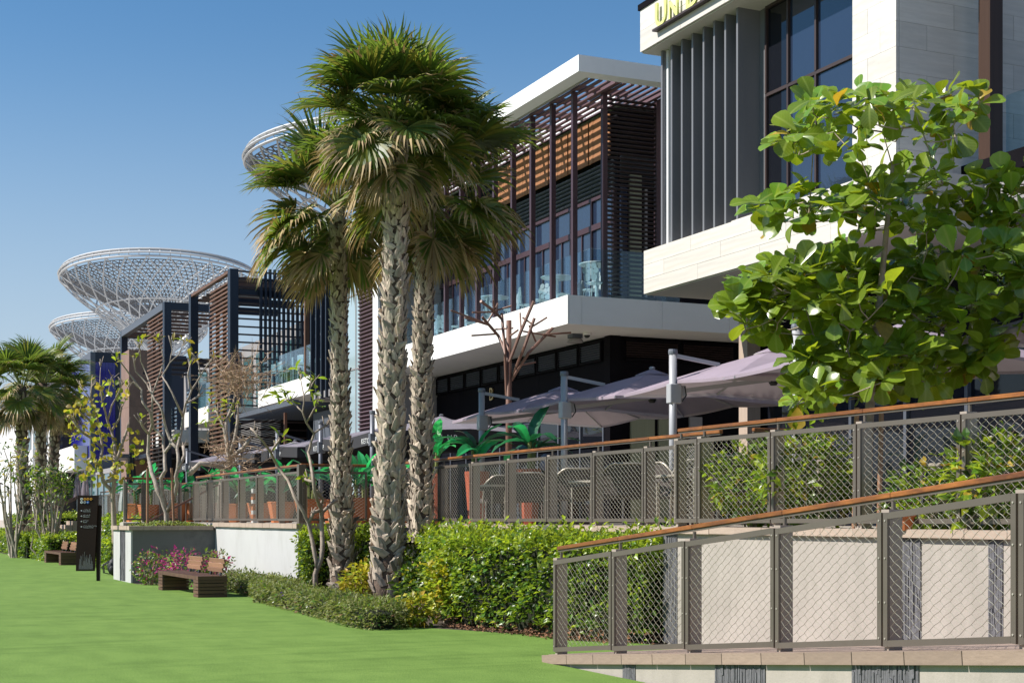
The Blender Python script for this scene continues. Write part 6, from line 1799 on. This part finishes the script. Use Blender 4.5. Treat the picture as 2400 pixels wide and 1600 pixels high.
for (u, vtop, Y, lab) in ((424, 962, 50.5, 'small brown steel tree sculpture behind the bare frangipani'), (184, 1040, 74, 'small brown steel tree sculpture by the folded grey umbrellas')):
    p = at_Y(u, 1200, Y); t = at_Y(u, vtop, Y)
    sc2 = (t.z - TZ) / 5.2
    dup(ST_, Matrix.Translation((p.x, p.y, TZ)) @ Matrix.Rotation(1.3, 4, 'Z') @ Matrix.Scale(sc2, 4), lab)

# ------------------------------------------------------------------ banana plants in planters
def planter(kind):
    root = thing('planter', 'planter', 'planter', (0, 0, 0)); mb = MB()
    w0, w1, h = (.17, .25, 1.05) if kind == 'tall' else (.27, .38, .56)
    n = 8; base = [(w0 * math.cos(2 * math.pi * (k + .5) / n), w0 * math.sin(2 * math.pi * (k + .5) / n), 0) for k in range(n)]
    rings = [(w0, 0), (w1 * .98, h * .93), (w1, h * .93), (w1, h), (w1 * .88, h), (w1 * .84, h * .9)]
    for r_, z in rings:
        mb.v += [(r_ * math.cos(2 * math.pi * (k + .5) / n), r_ * math.sin(2 * math.pi * (k + .5) / n), z) for k in range(n)]
    for i in range(len(rings) - 1):
        for k in range(n): mb.f.append((i * n + k, i * n + (k + 1) % n, (i + 1) * n + (k + 1) % n, (i + 1) * n + k))
    mb.f.append(tuple(reversed(range(n))))
    mb.build('pot', M_redterra if kind == 'tall' else M_terracotta, root)
    MB().lathe([(w1 * .85, h * .88), (.02, h * .9)], (0, 0, 0), 10).build('soil', M_soil, root)
    return root
def banana_leaf(L_, W_, seed):
    r = random.Random(seed); mb = MB(); n = 7
    for i in range(n + 1):
        t = i / n; w = W_ * (math.sin(math.pi * (t * .93 + .04)) ** .6) * (1 if i not in (0, n) else .2) * r.uniform(.9, 1.08)
        z = L_ * (.55 * t - .62 * t * t); x = L_ * (t * .95)
        mb.v += [(x, -w, z + .25 * w + r.uniform(-.02, .02)), (x, 0, z), (x, w, z + .25 * w + r.uniform(-.02, .02))]
    for i in range(n):
        a = i * 3; b = a + 3; mb.f += [(a, b, b + 1, a + 1), (a + 1, b + 1, b + 2, a + 2)]
    return mb
BLm = [(banana_leaf(.95, .115, k).mesh('leaf', M_banana), banana_leaf(.85, .11, 50 + k).mesh('leaf', M_bananadk)) for k in range(4)]
def banana(seed, n=9, hgt=.55, dk=.55):
    r = random.Random(seed); root = thing('banana_plant', 'banana plant', 'plant', (0, 0, 0))
    for k in range(2):
        a = r.uniform(0, 6.28); MB().tube([(.05 * math.cos(a), .05 * math.sin(a), 0), (.09 * math.cos(a), .09 * math.sin(a), hgt)], [.045, .03], 7).build('stem', M_petiole, root)
    for k in range(n):
        a = k * 2.4 + r.uniform(-.3, .3); el = R(r.choice((r.uniform(45, 80), r.uniform(5, 40), r.uniform(-15, 20))))
        z = hgt * r.uniform(.55, 1.05)
        M_ = Matrix.Translation((.03 * math.cos(a), .03 * math.sin(a), z)) @ Matrix.Rotation(a, 4, 'Z') @ Matrix.Rotation(-el, 4, 'Y') @ Matrix.Rotation(r.uniform(-.6, .6), 4, 'X') @ Matrix.Scale(r.uniform(.7, 1.05), 4)
        put('leaf', BLm[r.randrange(4)][1 if r.random() < dk else 0], root, M_)
    return root
def shift(root, mtx, label, group):
    root.matrix_basis = mtx; root['label'] = label; root['group'] = group; return root
P_t = planter('tall'); P_l = planter('low')
Bs = [banana(k, n=9 + (k % 3)) for k in (1, 2, 3)]
spots = [('tall', 1240, 28.0, 'right of the brown steel trunk'), ('tall', 1118, 29.5, 'beside the mast of the purple umbrella'), ('tall', 1022, 31.0, 'just right of the right palm trunk'),
         ('low', 728, 33.0, 'in the gap left of the left palm trunk'), ('low', 790, 34.0, 'behind the left palm trunk'), ('low', 858, 35.0, 'between the left and middle palm trunks'), ('low', 838, 31.8, 'close behind the short turned railing'),
         ('low', 936, 36.0, 'between the middle and right palm trunks'), ('low', 660, 40.0, 'behind the left railing near its corner post'), ('low', 610, 42.0, 'behind the left railing under the charcoal umbrella'),
         ('low', 556, 43.5, 'just right of the dry tree trunk'), ('low', 500, 46.0, 'just left of the dry tree trunk'), ('low', 455, 47.0, 'right of the bare frangipani limbs'), ('low', 412, 46.0, 'seen between the bare frangipani limbs'), ('low', 350, 47.0, 'left of the bare frangipani, against the granite pier'), ('low', 318, 48.5, 'farthest left, beside the folded black umbrella')]
first = {'tall': True, 'low': True}; used_b = [False] * 3
for i, (kd, u, Y, where) in enumerate(spots):
    p = at_Y(u, 1214, Y); src = P_t if kd == 'tall' else P_l; h = 1.05 if kd == 'tall' else .56
    M_ = TRS((p.x, p.y, TZ + .002), rz=rnd.uniform(0, 1), s=rnd.uniform(.95, 1.08) if kd == 'low' else 1.0)
    lab = ('tall red clay planter ' if kd == 'tall' else 'squat orange clay planter ') + where
    if first[kd]: shift(src, M_, lab, 'clay planters'); first[kd] = False
    else: dup(src, M_, lab, 'clay planters')
    bi = i % 3; s_ = rnd.uniform(1.0, 1.2) if kd == 'tall' else rnd.uniform(.85, 1.15)
    M2 = TRS((p.x, p.y, TZ + h * .86), rz=rnd.uniform(0, 6.28), s=s_)
    lab2 = 'bright green artificial banana plant ' + where
    if not used_b[bi]: shift(Bs[bi], M2, lab2, 'artificial banana plants'); used_b[bi] = True
    else: dup(Bs[bi], M2, lab2, 'artificial banana plants')
# small clay pot by the right railing
pp = at_Y(2120, 1236, 14.6); pr = thing('flower_pot', 'small clay flower pot on the terrace edge under the staked tree', 'pot', (pp.x, pp.y, TZ))
MB().lathe([(.07, 0), (.10, .13), (.115, .13), (.115, .17), (.095, .17), (.09, .13)], (pp.x, pp.y, TZ + .002), 14).build('pot', M_terracotta, pr)
MB().lathe([(.09, .14), (.01, .145)], (pp.x, pp.y, TZ), 10).build('soil', M_soil, pr)

# ------------------------------------------------------------------ terrace chairs and tables
def lounge_chair():
    root = thing('wicker_chair', 'wicker chair', 'chair', (0, 0, 0))
    # facing +x; the back stands at -x
    w, d = .74, .70
    se = MB().box(-.05, -w / 2 + .05, .36, d - .08, w / 2 - .05, .44).build('seat', M_rattan, root, bevel=.015)
    bk = MB(); n = 12
    for i in range(n + 1):
        a = -1 + 2 * i / n; y = a * w / 2 * .96; x = -.10 + .14 * a * a; ht = .82 - .22 * max(0, abs(a) - .55) ** 1.3 * 2
        bk.v += [(x, y, .40), (x - .07, y, ht), (x + .03, y, .40), (x - .04, y, ht)]
    for i in range(n):
        a = i * 4; b = a + 4; bk.f += [(a, b, b + 1, a + 1), (a + 2, a + 3, b + 3, b + 2), (a + 1, b + 1, b + 3, a + 3)]
    bk.build('backrest', M_rattan, root)
    hoop = []
    for i in range(n + 1):
        a = -1 + 2 * i / n; hoop.append((-.10 + .14 * a * a - .07, a * w / 2 * .98, .83 - .22 * max(0, abs(a) - .55) ** 1.3 * 2))
    MB().tube([(.04, -w / 2, .0)] + [(.0, -w / 2, .45)] + hoop + [(.0, w / 2, .45), (.04, w / 2, 0)], .016, 6).build('back_frame', M_alu, root, smooth=True)
    for s_ in (-1, 1):
        y = s_ * w / 2
        MB().tube([(-.02, y, .56), (.15, y, .62), (.48, y, .61), (.58, y, .55), (.60, y, .40), (.60, y, 0)], .016, 6).build('armrest', M_alu, root, smooth=True)
    for s_ in (-1, 1):
        MB().tube([(-.02, s_ * (w / 2 - .04), .38), (-.08, s_ * (w / 2 - .02), 0)], .014, 6).build('leg', M_alu, root)
    return root
LC = lounge_chair()
chairs = [(1465, 22.4, 96, 'wicker lounge chair in the middle of the terrace, its rounded back to the railing'), (1240, 26.9, 84, 'wicker lounge chair in front of the red clay planter'), (1352, 24.6, 100, 'wicker chair with its back to the railing between two umbrella masts'), (1560, 22.0, 15, 'wicker armchair turned sideways with a bent pale arm'), (1700, 19.6, 75, 'pale sunlit wicker chair beside the green shrub'), (1640, 21.0, 100, 'wicker chair tucked behind the short return railing'), (1180, 28.6, 110, 'wicker chair behind the small square table'), (2360, 15.0, 95, 'dark wicker chair at the right edge behind the shrub')]
for i, (u, Y, az, lab) in enumerate(chairs):
    p = at_Y(u, 1214, Y); M_ = TRS((p.x, p.y, TZ + .012), rz=R(az) - math.atan2(SA, CA), s=1.12)
    if i == 0: shift(LC, M_, lab, 'wicker terrace chairs')
    else: dup(LC, M_, lab, 'wicker terrace chairs')
def table():
    root = thing('terrace_table', 'table', 'table', (0, 0, 0))
    MB().box(-.35, -.35, .68, .35, .35, .72).build('table_top', M_alu, root, bevel=.008)
    MB().box(-.33, -.33, .62, .33, .33, .68).build('apron', M_rattan, root)
    for a in (-1, 1):
        for b in (-1, 1): MB().tube([(a * .30, b * .30, 0), (a * .30, b * .30, .64)], .018, 6).build('leg', M_alu, root)
    return root
TBL = table()
for i, (u, Y, lab) in enumerate(((1168, 27.2, 'square terrace table with a pale top left of the brown steel trunk'), (1400, 24.2, 'square terrace table between the wicker chairs'), (1610, 20.9, 'square terrace table behind the step in the railing'), (2250, 16.5, 'square terrace table in the shade at the right'))):
    p = at_Y(u, 1214, Y); M_ = TRS((p.x, p.y, TZ + .012), rz=rnd.uniform(-.2, .2))
    if i == 0: shift(TBL, M_, lab, 'terrace tables')
    else: dup(TBL, M_, lab, 'terrace tables')
# menu stand with orange tiles behind the left railing
ms = at_Y(600, 1214, 37.0); msr = thing('striped_post', 'white post with three orange bands behind the left railing', 'post', (ms.x, ms.y, TZ))
MB().box(ms.x - .10, ms.y - .10, TZ, ms.x + .10, ms.y + .10, TZ + .86).build('post', M_whitemetal, msr)
for k in range(3): MB().box(ms.x - .105, ms.y - .105, TZ + .06 + k * .26, ms.x + .105, ms.y + .105, TZ + .22 + k * .26).build('band', M_terracotta, msr)

# ------------------------------------------------------------------ balcony furniture
def disc_chair():
    root = thing('disc_chair', 'chair', 'chair', (0, 0, 0))
    MB().lathe([(.19, .43), (.21, .44), (.21, .46), (.18, .465)], (0, 0, 0), 16).build('seat', M_whitemetal, root)
    for a, b in ((-.15, -.15), (.15, -.15), (-.15, .15), (.15, .15)):
        MB().tube([(a * .8, b * .8, .44), (a * 1.15, b * 1.15, 0)], .012, 6).build('leg', M_whitemetal, root)
    bf = MB().tube([(-.17, -.17, .45), (-.20, -.17, .80), (-.20, .17, .80), (-.17, .17, .45)], .010, 6).build('back_frame', M_whitemetal, root)
    for (y, z, r_) in ((-.10, .56, .085), (.09, .57, .095), (-.005, .70, .09), (-.15, .72, .07), (.15, .74, .08), (.06, .85, .065), (-.09, .84, .07)):
        MB().disc((-.20, y, z), (1, 0, .08), r_, .016, 14).build('back_disc', M_whitedisc, root)
    return root
DC = disc_chair()
dsp = [(15.55, 30.75, 20), (15.95, 31.7, 200), (15.6, 32.6, 0), (15.55, 33.7, 185), (15.6, 34.6, 10), (15.6, 35.6, 170), (15.55, 36.6, 5), (15.6, 37.4, 190), (15.55, 38.4, 0), (15.6, 39.3, 180), (15.6, 40.4, 10), (15.55, 41.4, 185), (16.2, 33.1, 150), (16.2, 36.1, 160)]
dwhere = ['at the balcony corner, beneath the right round table', 'right of the round table at the balcony corner', 'between the two round tables on the balcony', 'just left of the second round table', 'fourth to the left of the balcony corner', 'in the middle of the balcony row', 'mid balcony, behind the third plum post from the corner', 'left of the mid balcony plum posts', 'behind the fingertips of the brown steel tree', 'left half of the balcony, right of the right palm', 'close to the right palm trunk on the balcony', 'farthest left on the white balcony', 'set back near the glass doors behind the tables', 'set back near the glass doors at mid balcony']
for i, (x, y, az) in enumerate(dsp):
    M_ = TRS((x + .42, y, FT), rz=R(az + rnd.uniform(-25, 25)), s=.97); lab = 'white disc-backed chair ' + dwhere[i]
    if i == 0: shift(DC, M_, lab, 'white disc-backed balcony chairs')
    else: dup(DC, M_, lab, 'white disc-backed balcony chairs')
def round_tbl():
    root = thing('round_table', 't', 'table', (0, 0, 0))
    MB().lathe([(.40, .93), (.42, .945), (.42, .965), (.40, .975)], (0, 0, 0), 24).build('table_top', M_whitemetal, root)
    MB().tube([(0, 0, .02), (0, 0, .94)], .035, 8).build('column', M_whitemetal, root)
    MB().lathe([(.24, 0), (.24, .015), (.05, .03)], (0, 0, 0), 16).build('foot', M_whitemetal, root)
    return root
RT_ = round_tbl()
for i, (x, y, lab) in enumerate(((15.85, 31.15, 'high round white table at the balcony corner'), (15.85, 33.25, 'high round white table left of the corner one'), (15.75, 37.0, 'high round white table at mid balcony'))):
    M_ = TRS((x + .38, y, FT))
    if i == 0: shift(RT_, M_, lab, 'high round balcony tables')
    else: dup(RT_, M_, lab, 'high round balcony tables')
def bar_stool():
    root = thing('bar_stool', 's', 'stool', (0, 0, 0))
    MB().box(-.2, -.2, .66, .2, .2, .70).build('seat', M_whitemetal, root)
    MB().box(-.19, -.19, .70, .19, .19, .74).build('cushion', M_red, root, bevel=.01)
    MB().box(-.22, -.2, .72, -.19, .2, 1.02).build('backrest', M_whitemetal, root)
    for a in (-.19, .19):
        for b in (-.19, .19): MB().bar((a, b, 0), (a, b, .66 if a > 0 else 1.02), .03, .03).build('leg', M_whitemetal, root)
    MB().bar((.19, -.19, .22), (.19, .19, .22), .025, .025).build('footrest', M_whitemetal, root)
    return root
BS = bar_stool()
wh = ['nearest to the timber post', 'second from the timber post', 'third from the timber post', 'in the middle of the row', 'third from the far end of the balcony', 'second from the far end of the balcony', 'at the far end of the balcony']
for i in range(7):
    M_ = TRS((15.42, 50.9 + i * .92, 6.62), rz=R(rnd.uniform(-25, 25)), s=.95); lab = 'white bar stool with a red cushion, ' + wh[i]
    if i == 0: shift(BS, M_, lab, 'white bar stools')
    else: dup(BS, M_, lab, 'white bar stools')

# ------------------------------------------------------------------ people seated on the terrace
def seated(label, pos, az, shirt, hair, scarf=None, trousers=None):
    pos = Vector(pos); root = thing('person', label, 'person', pos)
    J = {'pelvis': (0, 0, .50), 'belly': (.01, 0, .66), 'chest': (.0, 0, .86), 'neck': (.02, 0, 1.03), 'jaw': (.05, 0, 1.12), 'head': (.035, 0, 1.20), 'crown': (.02, 0, 1.27)}
    rad = {'pelvis': (.16, .13), 'belly': (.145, .11), 'chest': (.165, .115), 'neck': (.055, .055), 'jaw': (.070, .062), 'head': (.095, .085), 'crown': (.075, .065)}
    E = [('pelvis', 'belly'), ('belly', 'chest'), ('chest', 'neck'), ('neck', 'jaw'), ('jaw', 'head'), ('head', 'crown')]
    for s, t in ((1, 'l'), (-1, 'r')):
        J.update({'sh' + t: (0, s * .19, .97), 'el' + t: (.08, s * .25, .72), 'wr' + t: (.30, s * .17, .74), 'pa' + t: (.37, s * .15, .745), 'hip' + t: (.06, s * .10, .50), 'kn' + t: (.46, s * .12, .50), 'an' + t: (.44, s * .12, .09), 'to' + t: (.58, s * .13, .04)})
        rad.update({'sh' + t: (.065, .065), 'el' + t: (.045, .045), 'wr' + t: (.029, .029), 'pa' + t: (.036, .022), 'hip' + t: (.095, .095), 'kn' + t: (.066, .066), 'an' + t: (.042, .042), 'to' + t: (.035, .03)})
        E += [('chest', 'sh' + t), ('sh' + t, 'el' + t), ('el' + t, 'wr' + t), ('wr' + t, 'pa' + t), ('pelvis', 'hip' + t), ('hip' + t, 'kn' + t), ('kn' + t, 'an' + t), ('an' + t, 'to' + t)]
        for k, (dy, ln) in enumerate(((-.030, .062), (-.010, .075), (.010, .080), (.028, .068))):
            a, b = 'f%d' % k + t, 'g%d' % k + t
            J[a] = (.40 + ln * .45, s * .15 + dy, .742); J[b] = (.40 + ln, s * .15 + dy * 1.1, .722); rad[a] = (.009, .009); rad[b] = (.007, .007); E += [('pa' + t, a), (a, b)]
        J['t' + t] = (.375, s * .15 - s * .055, .745); rad['t' + t] = (.009, .009); E.append(('pa' + t, 't' + t))
    names = list(J); me = bpy.data.meshes.new('person_body')
    me.from_pydata([J[n] for n in names], [(names.index(a), names.index(b)) for a, b in E], [])
    o = bpy.data.objects.new('body_tmp', me); COL.objects.link(o)
    sk = o.modifiers.new('skin', 'SKIN')
    for i, n in enumerate(names):
        sv = me.skin_vertices[0].data[i]; sv.radius = rad[n]; sv.use_root = (n == 'pelvis')
    ss = o.modifiers.new('s', 'SUBSURF'); ss.levels = 2; ss.render_levels = 2
    dg = bpy.context.evaluated_depsgraph_get(); dg.update()
    m2 = bpy.data.meshes.new_from_object(o.evaluated_get(dg)); bpy.data.objects.remove(o)
    m2.name = 'person_body'; m2.materials.clear()
    for m in (M_skin, shirt, trousers or M_clothb): m2.materials.append(m)
    for p in m2.polygons:
        c = p.center; p.use_smooth = True
        if c.z > 1.02: p.material_index = 0
        elif c.z < .585 or (c.x > .1 and c.z < .6): p.material_index = 2 if c.z > .10 else 2
        elif c.x > .16: p.material_index = 0
        else: p.material_index = 1
    MT = Matrix.Translation(pos) @ Matrix.Rotation(az, 4, 'Z')
    body = put('body', m2, root, MT)
    fc = MB(); fc.tube([(.125, 0, 1.215), (.150, 0, 1.175), (.128, 0, 1.165)], [.008, .014, .01], 6)
    for s in (-1, 1):
        fc.blob((.012, s * .097, 1.185), (.018, .012, .032), 8, 5)
    fc.build('nose_and_ears', M_skin, body, smooth=True)
    ey = MB()
    for s in (-1, 1): ey.blob((.116, s * .035, 1.212), (.010, .014, .008), 8, 5)
    ey.blob((.118, 0, 1.128), (.008, .026, .006), 8, 4); ey.build('eyes_and_mouth', M_hair, body)
    hr = MB(); hr.blob((-.032, 0, 1.232), (.098, .104, .098), 14, 8)
    if scarf: hr.blob((-.01, 0, 1.12), (.11, .105, .14), 12, 8)
    hr.build('headscarf' if scarf else 'hair', scarf or hair, body, smooth=True)
    ch = MB(); ch.box(-.24, -.23, .40, .22, .23, .44); ch.box(-.26, -.23, .44, -.22, .23, .86)
    for a in (-.22, .20):
        for b in (-.21, .21): ch.bar((a, b, 0), (a, b, .42), .03, .03)
    ch2 = thing('cafe_chair', label_chair, 'chair', pos, 'dark cafe chairs under people'); INV[ch2.name] = Matrix.Translation(-pos)
    ch.xf(MT).build('chair_frame', M_rattan, ch2)
    return root
for (u, Y, az, sh, sc_, tr, lab, label_chair) in ((1276, 28.0, 100, M_clothb, mat('lilac_scarf', (.22, .21, .32), .9), None, 'person with a lilac grey headscarf and black top seated with their back to the lawn', 'dark cafe chair under the person with the headscarf'),
                                     (2372, 20.5, 150, M_clothw, None, None, 'person in a pale shirt seated at the right edge behind the shrub', 'dark cafe chair under the person in the pale shirt'),
                                     (2322, 22.0, 200, M_rust, None, None, 'person with dark hair seated low behind the shrub at the right', 'dark cafe chair under the person with dark hair at the right')):
    p = at_Y(u, 1214, Y); seated(lab, (p.x, p.y, TZ + .012), R(az), sh, M_hair, sc_, tr)
